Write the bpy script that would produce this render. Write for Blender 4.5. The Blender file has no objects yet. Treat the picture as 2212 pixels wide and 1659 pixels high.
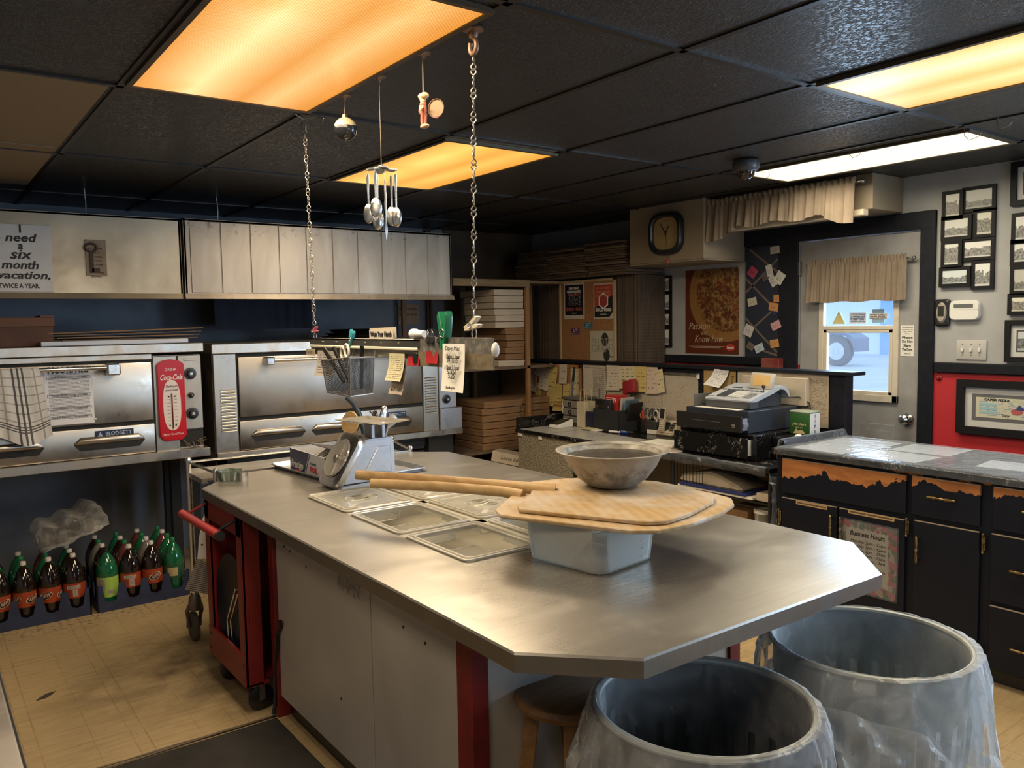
import bpy, bmesh, math, random
from mathutils import Vector, Matrix, Euler
S = bpy.context.scene
COL = S.collection
rnd = random.Random(11)
PI = math.pi
V = Vector

# ------------------------------------------------------------------ camera
# X runs along the oven line, Y runs from the camera towards the ovens, Z is up; metres
CAM = V((0, 0, 1.62))
CR = V((.8032, -.5957, -.0170)).normalized()
CF = V((.5935, .8013, -.0756)).normalized()
CU = CR.cross(CF).normalized(); CR = CF.cross(CU).normalized()
FPX = 1762.0
cam = bpy.data.cameras.new('camera'); co = bpy.data.objects.new('camera', cam); COL.objects.link(co)
cam.sensor_width = 36; cam.lens = FPX / 2212 * 36; cam.clip_start = .02
co.matrix_world = Matrix(((CR.x, CU.x, -CF.x, CAM.x), (CR.y, CU.y, -CF.y, CAM.y), (CR.z, CU.z, -CF.z, CAM.z), (0, 0, 0, 1)))
S.camera = co
def ray(u, v): return CF + CR * ((u - 1106) / FPX) - CU * ((v - 829.5) / FPX)
# where a sight line through the photograph meets a plane of the room: used to read off positions
def fz(u, v, z): r = ray(u, v); return CAM + r * ((z - CAM.z) / r.z)
def fy(u, v, y): r = ray(u, v); return CAM + r * (y / r.y)
def fx(u, v, x): r = ray(u, v); return CAM + r * (x / r.x)

# ------------------------------------------------------------------ view, world, lights
S.view_settings.view_transform = 'Standard'; S.view_settings.look = 'None'
S.view_settings.gamma = 1; S.view_settings.use_curve_mapping = False
S.view_settings.exposure = 0.1
w = bpy.data.worlds.new('sky'); S.world = w; w.use_nodes = True
nt = w.node_tree; bg = nt.nodes['Background']
bg.inputs[0].default_value = (.60, .80, 1.0, 1); bg.inputs[1].default_value = 1.5
S.cycles.use_denoising = True
S.cycles.max_bounces = 10; S.cycles.diffuse_bounces = 4; S.cycles.transparent_max_bounces = 16
S.cycles.sample_clamp_indirect = 4; S.cycles.caustics_reflective = False; S.cycles.caustics_refractive = False

def area(name, loc, size, rot, power, col, spread=PI):
    l = bpy.data.lights.new(name, 'AREA'); l.shape = 'RECTANGLE'; l.size, l.size_y = size
    l.energy = power; l.color = col; l.spread = spread
    o = bpy.data.objects.new(name, l); COL.objects.link(o); o.location = loc; o.rotation_euler = rot
    return o
CEIL = 2.44; WX = 4.84; WY = 6.2
FIX = [  # x0,x1,y0,y1 of the lens, lamp power, lamp colour
    (.655, 1.268, 1.80, 2.985, 36, (1, .82, .58)),
    (1.98, 2.59, 3.13, 4.31, 36, (1, .80, .55)),
    (2.63, 3.20, .50, 1.69, 20, (1, .85, .62)),
    (3.83, 4.27, 1.75, 2.97, 19, (1, .88, .66)),
    (-.66, -.06, .45, 1.70, 19, (1, .84, .62))]  # added fixture out of view, put in to brighten the island front
for k, (a, b, c, d, p, colr) in enumerate(FIX):
    area('lamp', ((a + b) / 2, (c + d) / 2, CEIL - .022), (b - a - .03, d - c - .03), (0, 0, 0), p, colr, math.radians(172))
# daylight: sky light entering through the room's windows and the glazed door
area('daylight', (WX - .02, .1, 1.55), (1.2, 1.7), (0, PI / 2, 0), 92, (.58, .77, 1.0))
area('daylight', (2.2, -1.88, 1.6), (2.2, 1.3), (-PI / 2, 0, 0), 74, (.72, .84, 1.0))
area('daylight', (WX + .06, 2.86, 1.35), (.75, .5), (0, PI / 2, 0), 17, (.58, .77, 1.0))

# ------------------------------------------------------------------ mesh builder
def frm(o, r, u):
    r = V(r).normalized(); u = V(u); n = r.cross(u).normalized(); u = n.cross(r)
    o = V(o)
    return Matrix(((r.x, u.x, n.x, o.x), (r.y, u.y, n.y, o.y), (r.z, u.z, n.z, o.z), (0, 0, 0, 1)))
MW = {}
class MB:
    def __init__(s):
        s.bm = bmesh.new(); s.uv = s.bm.loops.layers.uv.new('UV')
    def face(s, vs, m=0, uvs=None):
        try: f = s.bm.faces.new(vs)
        except ValueError: return None
        f.material_index = m
        if uvs:
            for l, t in zip(f.loops, uvs): l[s.uv].uv = t
        return f
    def box(s, a, b, m=0, bev=0, seg=1, M=None, taper=None):
        x0, y0, z0 = [min(p, q) for p, q in zip(a, b)]; x1, y1, z1 = [max(p, q) for p, q in zip(a, b)]
        c = [(x0, y0, z0), (x1, y0, z0), (x1, y1, z0), (x0, y1, z0), (x0, y0, z1), (x1, y0, z1), (x1, y1, z1), (x0, y1, z1)]
        if taper:
            cx, cy = (x0 + x1) / 2, (y0 + y1) / 2
            c = [(cx + (p[0] - cx) * taper, cy + (p[1] - cy) * taper, p[2]) if p[2] == z0 else p for p in c]
        vs = [s.bm.verts.new(M @ V(p) if M else p) for p in c]
        fs = []
        U = ((0, 0), (1, 0), (1, 1), (0, 1))
        for q in ((3, 2, 1, 0), (4, 5, 6, 7), (0, 1, 5, 4), (1, 2, 6, 5), (2, 3, 7, 6), (3, 0, 4, 7)):
            fs.append(s.face([vs[i] for i in q], m, U))
        if bev:
            es = list({e for f in fs for e in f.edges})
            r = bmesh.ops.bevel(s.bm, geom=es, offset=bev, segments=seg, affect='EDGES', profile=.5)
            for f in r['faces']: f.material_index = m
        return s
    def ring(s, c, a, b, r, n, sq=1):
        return [s.bm.verts.new(c + a * (r * math.cos(2 * PI * i / n)) + b * (r * sq * math.sin(2 * PI * i / n))) for i in range(n)]
    def tube(s, pts, r, n=8, m=0, closed=False, cap=True, sq=1):
        pts = [V(p) for p in pts]; N = len(pts)
        rs = r if isinstance(r, (list, tuple)) else [r] * N
        rings = []; up = None
        for i, p in enumerate(pts):
            if closed: t = pts[(i + 1) % N] - pts[i - 1]
            else: t = pts[min(i + 1, N - 1)] - pts[max(i - 1, 0)]
            t = t.normalized() if t.length > 1e-9 else V((0, 0, 1))
            if up is None: up = V((0, 0, 1)) if abs(t.z) < .9 else V((1, 0, 0))
            a = (up - t * up.dot(t))
            a = a.normalized() if a.length > 1e-6 else t.orthogonal().normalized()
            b = t.cross(a); up = a
            rings.append(s.ring(p, a, b, rs[i], n, sq))
        for i in range(N if closed else N - 1):
            A, B = rings[i], rings[(i + 1) % N]
            for k in range(n): s.face([A[k], A[(k + 1) % n], B[(k + 1) % n], B[k]], m)
        if cap and not closed:
            s.face(rings[0][::-1], m); s.face(rings[-1], m)
        return s
    def cyl(s, p, q, r, r2=None, n=16, m=0, cap=True):
        return s.tube([p, q], [r, r if r2 is None else r2], n, m, False, cap)
    def lathe(s, prof, n=24, m=0, M=None, a0=0, a1=2 * PI):
        full = abs(a1 - a0 - 2 * PI) < 1e-6; rings = []
        for r, z in prof:
            if r < 1e-6: rings.append([s.bm.verts.new(M @ V((0, 0, z)) if M else (0, 0, z))])
            else:
                rings.append([s.bm.verts.new((M @ V(p)) if M else p) for p in
                    [(r * math.cos(a0 + (a1 - a0) * i / n), r * math.sin(a0 + (a1 - a0) * i / n), z) for i in range(n if full else n + 1)]])
        for A, B in zip(rings, rings[1:]):
            L = max(len(A), len(B))
            for k in range(L if full else L - 1):
                j = (k + 1) % L
                if len(A) == 1: s.face([A[0], B[k], B[j]], m)
                elif len(B) == 1: s.face([A[k], A[j], B[0]], m)
                else: s.face([A[k], A[j], B[j], B[k]], m, ((k / L, 0), ((k + 1) / L, 0), ((k + 1) / L, 1), (k / L, 1)))
        return s
    def prism(s, poly, z0, z1, m=0, M=None, bev=0, seg=1):
        T = (lambda p: M @ V(p)) if M else (lambda p: V(p))
        a = [s.bm.verts.new(T((x, y, z0))) for x, y in poly]; b = [s.bm.verts.new(T((x, y, z1))) for x, y in poly]
        n = len(poly); fs = [s.face(a[::-1], m), s.face(b, m)]
        for i in range(n): fs.append(s.face([a[i], a[(i + 1) % n], b[(i + 1) % n], b[i]], m))
        if bev:
            es = list({e for f in fs if f for e in f.edges})
            for f in bmesh.ops.bevel(s.bm, geom=es, offset=bev, segments=seg, affect='EDGES')['faces']: f.material_index = m
        return s
    def sheet(s, o, r, u, w, h, nx=1, ny=1, f=None, m=0):
        o = V(o); r = V(r).normalized(); u = V(u).normalized(); n = r.cross(u)
        g = [[s.bm.verts.new(o + r * (w * i / nx) + u * (h * j / ny) + (n * f(i / nx, j / ny) if f else V())) for i in range(nx + 1)] for j in range(ny + 1)]
        for j in range(ny):
            for i in range(nx):
                s.face([g[j][i], g[j][i + 1], g[j + 1][i + 1], g[j + 1][i]], m,
                       ((i / nx, j / ny), ((i + 1) / nx, j / ny), ((i + 1) / nx, (j + 1) / ny), (i / nx, (j + 1) / ny)))
        return s
    def slab(s, o, r, u, w, h, t=.0015, m=0):   # a board or card with thickness; its face carries the UVs
        M = frm(o, r, u)
        return s.box((0, 0, 0), (w, h, t), m, 0, 1, M)
    def quad(s, pts, m=0): return s.face([s.bm.verts.new(p) for p in pts], m, ((0, 0), (1, 0), (1, 1), (0, 1)))
    def sph(s, c, r, n=14, m=0, sc=(1, 1, 1), M=None):
        M0 = Matrix.Translation(V(c)) @ (M if M else Matrix()) @ Matrix.Diagonal((r * sc[0], r * sc[1], r * sc[2], 1))
        k = max(6, n // 2 + 1)
        return s.lathe([(math.sin(PI * i / k), -math.cos(PI * i / k)) for i in range(k + 1)], n, m, M0)
    def text(s, t, o, r, u, size, m=0, al='CENTER', sh=0, wid=None, bold=0):
        c = bpy.data.curves.new('t', 'FONT'); c.body = t; c.size = size; c.align_x = al; c.align_y = 'CENTER'; c.shear = sh
        c.resolution_u = 2; c.extrude = .0004; c.offset = bold
        ob = bpy.data.objects.new('t', c); COL.objects.link(ob)
        dg = bpy.context.evaluated_depsgraph_get(); me = bpy.data.meshes.new_from_object(ob.evaluated_get(dg))
        if wid and len(me.vertices):
            xs = [v.co.x for v in me.vertices]; k = wid / max(1e-6, max(xs) - min(xs))
            me.transform(Matrix.Diagonal((k, 1, 1, 1)))
        me.transform(frm(o, r, u))
        n0 = len(s.bm.faces); s.bm.from_mesh(me); s.bm.faces.ensure_lookup_table()
        for f in s.bm.faces[n0:]: f.material_index = m
        bpy.data.objects.remove(ob); bpy.data.curves.remove(c); bpy.data.meshes.remove(me)
        return s
    def xf(s, M): s.bm.transform(M); return s
    def build(s, name, mats, parent=None, label=None, cat=None, group=None, kind=None, smooth=35, W=True, norm=True):
        if norm: bmesh.ops.recalc_face_normals(s.bm, faces=s.bm.faces)
        me = bpy.data.meshes.new(name); s.bm.to_mesh(me); s.bm.free()
        for m in (mats if isinstance(mats, (list, tuple)) else [mats]): me.materials.append(m)
        o = bpy.data.objects.new(name, me); COL.objects.link(o)
        if parent is None:
            if W and kind != 'structure' and len(me.vertices):
                lo = [min(v.co[i] for v in me.vertices) for i in range(3)]; hi = [max(v.co[i] for v in me.vertices) for i in range(3)]
                c = V(((lo[0] + hi[0]) / 2, (lo[1] + hi[1]) / 2, lo[2]))
                me.transform(Matrix.Translation(-c)); o.location = c
            MW[o.name] = Matrix.Translation(o.location)
        else:
            if W: me.transform(MW[parent.name].inverted())
            o.parent = parent; MW[o.name] = MW[parent.name]
        if smooth:
            me.shade_smooth(); me.set_sharp_from_angle(angle=math.radians(smooth))
        return tag(o, label, cat, group, kind)
def tag(o, label=None, cat=None, group=None, kind=None):
    if label: o['label'] = label
    if cat: o['category'] = cat
    if group: o['group'] = group
    if kind: o['kind'] = kind
    return o
def thing(name, label, cat, loc=(0, 0, 0), rz=0, group=None):
    o = bpy.data.objects.new(name, None); COL.objects.link(o); o.empty_display_size = .05
    o.location = loc; o.rotation_euler = (0, 0, rz)
    MW[o.name] = Matrix.Translation(V(loc)) @ Matrix.Rotation(rz, 4, 'Z')
    return tag(o, label, cat, group)
def dup(root, loc, rz=None, label=None, group=None):
    def cp(o, par):
        c = o.copy(); COL.objects.link(c)
        if par: c.parent = par
        for ch in [x for x in bpy.data.objects if x.parent == o and x != c]: cp(ch, c)
        return c
    r = cp(root, None); r.location = loc
    if rz is not None: r.rotation_euler = (0, 0, rz)
    MW[r.name] = Matrix.Translation(V(loc)) @ Matrix.Rotation(rz or 0, 4, 'Z')
    if label: r['label'] = label
    if group: r['group'] = group
    return r

# ------------------------------------------------------------------ materials
class NT:
    def __init__(s, name):
        s.m = bpy.data.materials.new(name); s.m.use_nodes = True; s.t = s.m.node_tree
        s.b = s.t.nodes['Principled BSDF']; s.out = s.t.nodes['Material Output']
    def n(s, ty, **k):
        x = s.t.nodes.new(ty)
        for a, v in k.items(): setattr(x, a, v)
        return x
    def put(s, sock, v):
        if hasattr(v, 'is_linked') or isinstance(v, bpy.types.NodeSocket): s.t.links.new(v, sock)
        else: sock.default_value = v
    def mt(s, op, a, b=0.0, c=None):
        x = s.n('ShaderNodeMath', operation=op); s.put(x.inputs[0], a); s.put(x.inputs[1], b)
        if c is not None: s.put(x.inputs[2], c)
        return x.outputs[0]
    def co(s, kind='Object'): return s.n('ShaderNodeTexCoord').outputs[kind]
    def mp(s, v, sc=(1, 1, 1), lo=(0, 0, 0), rot=(0, 0, 0)):
        x = s.n('ShaderNodeMapping'); s.put(x.inputs[0], v); x.inputs['Scale'].default_value = sc; x.inputs['Location'].default_value = lo; x.inputs['Rotation'].default_value = rot
        return x.outputs[0]
    def noise(s, v, sc, det=4, rough=.55, dist=0):
        x = s.n('ShaderNodeTexNoise'); s.put(x.inputs['Vector'], v); x.inputs['Scale'].default_value = sc; x.inputs['Detail'].default_value = det
        x.inputs['Roughness'].default_value = rough; x.inputs['Distortion'].default_value = dist
        return x.outputs['Fac']
    def ramp(s, f, lo, hi):
        x = s.n('ShaderNodeMapRange'); x.clamp = True; s.put(x.inputs[0], f); x.inputs[1].default_value = lo; x.inputs[2].default_value = hi
        return x.outputs[0]
    def mix(s, f, a, b):
        x = s.n('ShaderNodeMix', data_type='RGBA'); s.put(x.inputs[0], f); s.put(x.inputs[6], a if not isinstance(a, tuple) else (*a[:3], 1)); s.put(x.inputs[7], b if not isinstance(b, tuple) else (*b[:3], 1))
        return x.outputs[2]
    def sep(s, v):
        x = s.n('ShaderNodeSeparateXYZ'); s.put(x.inputs[0], v); return x.outputs
    def comb(s, a, b, c=0.0):
        x = s.n('ShaderNodeCombineXYZ'); s.put(x.inputs[0], a); s.put(x.inputs[1], b); s.put(x.inputs[2], c); return x.outputs[0]
    def bump(s, h, st, d=.002):
        x = s.n('ShaderNodeBump'); x.inputs['Strength'].default_value = st; x.inputs['Distance'].default_value = d; s.put(x.inputs['Height'], h)
        s.t.links.new(x.outputs[0], s.b.inputs['Normal'])
    def set(s, **k):
        nm = dict(c='Base Color', r='Roughness', m='Metallic', e='Emission Color', es='Emission Strength', tr='Transmission Weight', ior='IOR', a='Alpha', sp='Specular IOR Level', coat='Coat Weight')
        for a, v in k.items():
            if isinstance(v, tuple) and len(v) == 3: v = (*v, 1)
            s.put(s.b.inputs[nm[a]], v)
        return s
def mat(name, c, r=.5, m=0, c2=None, sc=8, st=(1, 1, 1), lo=.4, hi=.65, det=4, bump=0, bsc=60, bst=(1, 1, 1), es=0, e=None, tr=0, a=1, ior=1.45, rv=0, sp=.5, coord='Object', dist=0, coat=0):
    q = NT(name); q.set(c=c, r=r, m=m, sp=sp)
    if coat: q.set(coat=coat)
    if tr: q.set(tr=tr, ior=ior)
    if a < 1: q.set(a=a)
    if es: q.set(e=e or c, es=es)
    if c2 or rv:
        f = q.ramp(q.noise(q.mp(q.co(coord), st), sc, det, .55, dist), lo, hi)
        if c2: q.set(c=q.mix(f, c, c2))
        if rv: q.set(r=q.mt('MULTIPLY_ADD', f, rv, r))
    if bump: q.bump(q.noise(q.mp(q.co(coord), bst), bsc, 3), bump)
    return q.m
def clearmat(name, tint, opac, r=.12, body=(.8, .8, .8), nsc=0, fr=.8):
    # thin clear plastic: partly see-through, partly a faint body with a glossy skin
    q = NT(name); q.set(c=body, r=r, sp=.6)
    t = q.n('ShaderNodeBsdfTransparent'); t.inputs[0].default_value = (*tint, 1)
    x = q.n('ShaderNodeMixShader')
    f = opac
    if nsc: f = q.mt('MULTIPLY_ADD', q.ramp(q.noise(q.co(), nsc, 5, .6, 1.5), .4, .75), opac * 1.3, opac * .55)
    fz_ = q.n('ShaderNodeFresnel'); fz_.inputs[0].default_value = 1.4
    f = q.mt('MINIMUM', q.mt('MULTIPLY_ADD', fz_.outputs[0], fr, f), 1.0)
    q.put(x.inputs[0], f); q.t.links.new(t.outputs[0], x.inputs[1]); q.t.links.new(q.b.outputs[0], x.inputs[2]); q.t.links.new(x.outputs[0], q.out.inputs[0])
    if nsc: q.bump(q.noise(q.mp(q.co(), (1, 1, .45)), nsc * 1.4, 3, .5, 1.2), .7, .01)
    return q.m
def printmat(name, paper, ink, rows=20, cols=40, mu=.1, mv=.06, th=.46, fill=.5, r=.6, seed=0, hand=0):
    # lines of small print or handwriting on a sheet, from its UVs
    q = NT(name); u, v, _ = q.sep(q.co('UV'))
    vv = q.mt('MULTIPLY', v, float(rows))
    if hand: vv = q.mt('ADD', vv, q.mt('MULTIPLY', q.noise(q.comb(q.mt('MULTIPLY', u, cols * .5), q.mt('MULTIPLY', v, rows * 2.0), seed), 1.0, 2), hand))
    row = q.mt('FLOOR', vv); fr = q.mt('FRACT', vv)
    band = q.mt('MULTIPLY', q.mt('GREATER_THAN', fr, (1 - fill) / 2), q.mt('LESS_THAN', fr, (1 + fill) / 2))
    nz = q.mt('GREATER_THAN', q.noise(q.comb(q.mt('MULTIPLY', u, float(cols)), q.mt('MULTIPLY_ADD', row, 7.31, seed), 0.0), 1.0, 3, .6), th)
    inu = q.mt('LESS_THAN', q.mt('ABSOLUTE', q.mt('SUBTRACT', u, .5)), .5 - mu)
    inv = q.mt('LESS_THAN', q.mt('ABSOLUTE', q.mt('SUBTRACT', v, .5)), .5 - mv)
    k = q.mt('MULTIPLY', q.mt('MULTIPLY', band, nz), q.mt('MULTIPLY', inu, inv))
    q.set(c=q.mix(k, paper, ink), r=r, sp=.3)
    return q.m
def photomat(name, seed, sky=(.62, .60, .55), dark=(.10, .10, .10), base=.3, amp=.5, sc=3.0):
    # an old black-and-white view: pale sky above a broken skyline
    q = NT(name); u, v, _ = q.sep(q.co('UV'))
    sk = q.mt('MULTIPLY_ADD', q.noise(q.comb(q.mt('MULTIPLY', q.mt('FLOOR', q.mt('MULTIPLY', u, 9.0)), .37), seed, 0.0), sc, 2), amp, base - amp * .35)
    inside = q.mt('LESS_THAN', v, sk)
    tex = q.ramp(q.noise(q.comb(q.mt('MULTIPLY', u, 14.0), q.mt('MULTIPLY', v, 9.0), seed), 1.0, 4, .7), .35, .7)
    body = q.mix(tex, dark, tuple(x * .62 for x in sky))
    gnd = q.mt('LESS_THAN', v, .12)
    q.set(c=q.mix(gnd, q.mix(inside, sky, body), tuple(x * .8 for x in sky)), r=.25)
    return q.m
# ------------------------------------------------------------------ palette
def steelmat(name, c=(.62, .59, .55), r=.3, st=(1, 1, 1), c2=None, sc=3, rv=.18, streak=40, bump=.04, lo=.35, hi=.7, sk=.16):
    q = NT(name); o = q.co()
    a = q.ramp(q.noise(o, sc, 5, .6, .6), lo, hi); b = q.noise(q.mp(o, st), streak, 3, .6)
    q.set(c=q.mix(q.mt('MULTIPLY', a, .85), c, c2 or tuple(x * .72 for x in c)), m=1.0)
    q.set(r=q.mt('ADD', q.mt('MULTIPLY_ADD', a, rv, r), q.mt('MULTIPLY_ADD', b, sk, -sk / 2)))
    if bump: q.bump(b, bump, .001)
    return q.m
m_steel = steelmat('oven_steel', (.52, .475, .41), .29, (1, 1, 1), sc=3.2)
def topmat():
    q = NT('island_steel'); o = q.co()
    a = q.ramp(q.noise(q.mp(o, (.7, 1, 1)), 2.4, 2, .5, .5), .34, .68); ln = q.noise(q.mp(o, (.05, 1, 1)), 85, 3, .6); sm = q.ramp(q.noise(q.mp(o, lo=(4, 2, 0)), 5, 3, .6), .5, .8)
    c = q.mix(a, (.55, .52, .47), (.43, .405, .365)); c = q.mix(q.mt('MULTIPLY', q.ramp(ln, .4, .65), .35), c, (.36, .34, .305))
    q.set(c=c, m=.84, r=q.mt('ADD', q.mt('MULTIPLY_ADD', a, .12, .22), q.mt('MULTIPLY_ADD', ln, .10, q.mt('MULTIPLY', sm, .10))))
    return q.m
m_top = topmat()
m_hood = steelmat('hood_steel', (.72, .70, .66), .42, (1, 1, .1), (.60, .56, .50), 2.5, .14)
m_chrome = mat('chrome', (.72, .71, .68), .18, 1, rv=.15, sc=20)
m_dullmetal = mat('dull_metal', (.42, .40, .37), .42, 1, (.30, .28, .25), 18)
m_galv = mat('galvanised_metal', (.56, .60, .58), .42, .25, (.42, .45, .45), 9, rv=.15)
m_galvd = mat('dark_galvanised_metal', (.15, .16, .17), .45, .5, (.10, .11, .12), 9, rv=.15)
m_alu = mat('aluminium', (.52, .54, .58), .36, .9, (.42, .45, .5), 14, rv=.15)
m_black = mat('black_paint', (.008, .0095, .015), .5, c2=(.012, .014, .020), sc=30, bump=.05, bsc=140, sp=.22)
m_blackp = mat('black_plastic', (.014, .014, .015), .35)
m_navy = mat('dark_navy', (.012, .017, .035), .5)
m_red = mat('red_paint', (.34, .012, .012), .42, c2=(.22, .01, .01), sc=14)
m_wred = mat('red_wall_paint', (.46, .022, .03), .5)
m_white = mat('white_plastic', (.72, .71, .68), .4)
m_paper = mat('plain_paper', (.74, .72, .66), .7)
m_wall = mat('grey_wall_paint', (.375, .378, .385), .6, c2=(.335, .336, .34), sc=5, bump=.05, bsc=90)
m_bwall = mat('blue_grey_wall_paint', (.23, .25, .29), .6, c2=(.17, .19, .23), sc=3)
m_brownwall = mat('brown_panelling', (.13, .088, .05), .6, c2=(.09, .06, .035), sc=4)
m_card = mat('brown_cardboard', (.24, .135, .065), .75, c2=(.19, .105, .05), sc=6)
m_carddk = mat('weathered_cardboard', (.15, .10, .065), .8, c2=(.10, .066, .042), sc=9)
m_cardw = mat('white_cardboard', (.52, .45, .35), .7, c2=(.46, .39, .30), sc=5)
m_wood = mat('pale_wood', (.52, .345, .155), .5, c2=(.42, .25, .10), sc=5, st=(8, 1, 8), lo=.4, hi=.65)
m_wood2 = mat('stool_wood', (.30, .16, .06), .38, c2=(.20, .10, .04), sc=5, st=(1, 7, 7), lo=.38, hi=.65)
m_trimwood = mat('orange_wood', (.40, .19, .07), .5, c2=(.30, .13, .045), sc=8, st=(6, 6, 1))
m_gold = mat('brass', (.40, .30, .13), .34, 1, c2=(.12, .09, .05), sc=60)
m_ink = mat('black_ink', (.01, .01, .011), .6)
m_inkw = mat('white_ink', (.75, .73, .70), .6)
m_inkr = mat('red_ink', (.5, .03, .03), .6)
m_cream = mat('cream_paint', (.56, .48, .35), .6)
m_curtain = mat('beige_curtain', (.235, .18, .13), .85, c2=(.195, .148, .105), sc=10, bump=.15, bsc=400)
m_cork = mat('cork', (.31, .155, .065), .8, c2=(.25, .115, .045), sc=90, det=2)
m_marble = None
def marble(name):
    q = NT(name); o = q.co(); n1 = q.noise(o, 5.5, 6, .65, 2.2)
    vein = q.ramp(q.mt('ABSOLUTE', q.mt('SUBTRACT', n1, .5)), .018, .0)
    gate = q.ramp(q.noise(q.mp(o, lo=(3, 3, 3)), 7, 3), .50, .62)
    q.set(c=q.mix(q.mt('MULTIPLY', vein, gate), (.008, .008, .009), (.36, .34, .32)), r=.22)
    return q.m
m_marble = marble('black_marble_film')
m_glass = clearmat('window_glass', (.93, .97, 1), .07, .03)
m_pc = clearmat('clear_polycarbonate', (.96, .95, .92), .12, .08, (.75, .73, .66), 0, 1.0)
m_pcd = clearmat('frosted_polycarbonate', (.96, .96, .94), .15, .12, (.78, .77, .72), 0, .7)
m_liner = clearmat('clear_bin_liner', (.95, .96, .97), .19, .10, (.90, .92, .94), 9, 1.1)
m_wrap = clearmat('shrink_wrap', (.97, .97, .97), .13, .05, (.80, .79, .77), 12, 1.5)
m_film = clearmat('clear_plastic_sheet', (.95, .97, 1), .06, .07, (.55, .60, .68), 9, .8)
m_acryl = clearmat('scratched_acrylic', (.85, .84, .78), .38, .25, (.50, .46, .38), 14)

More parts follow.
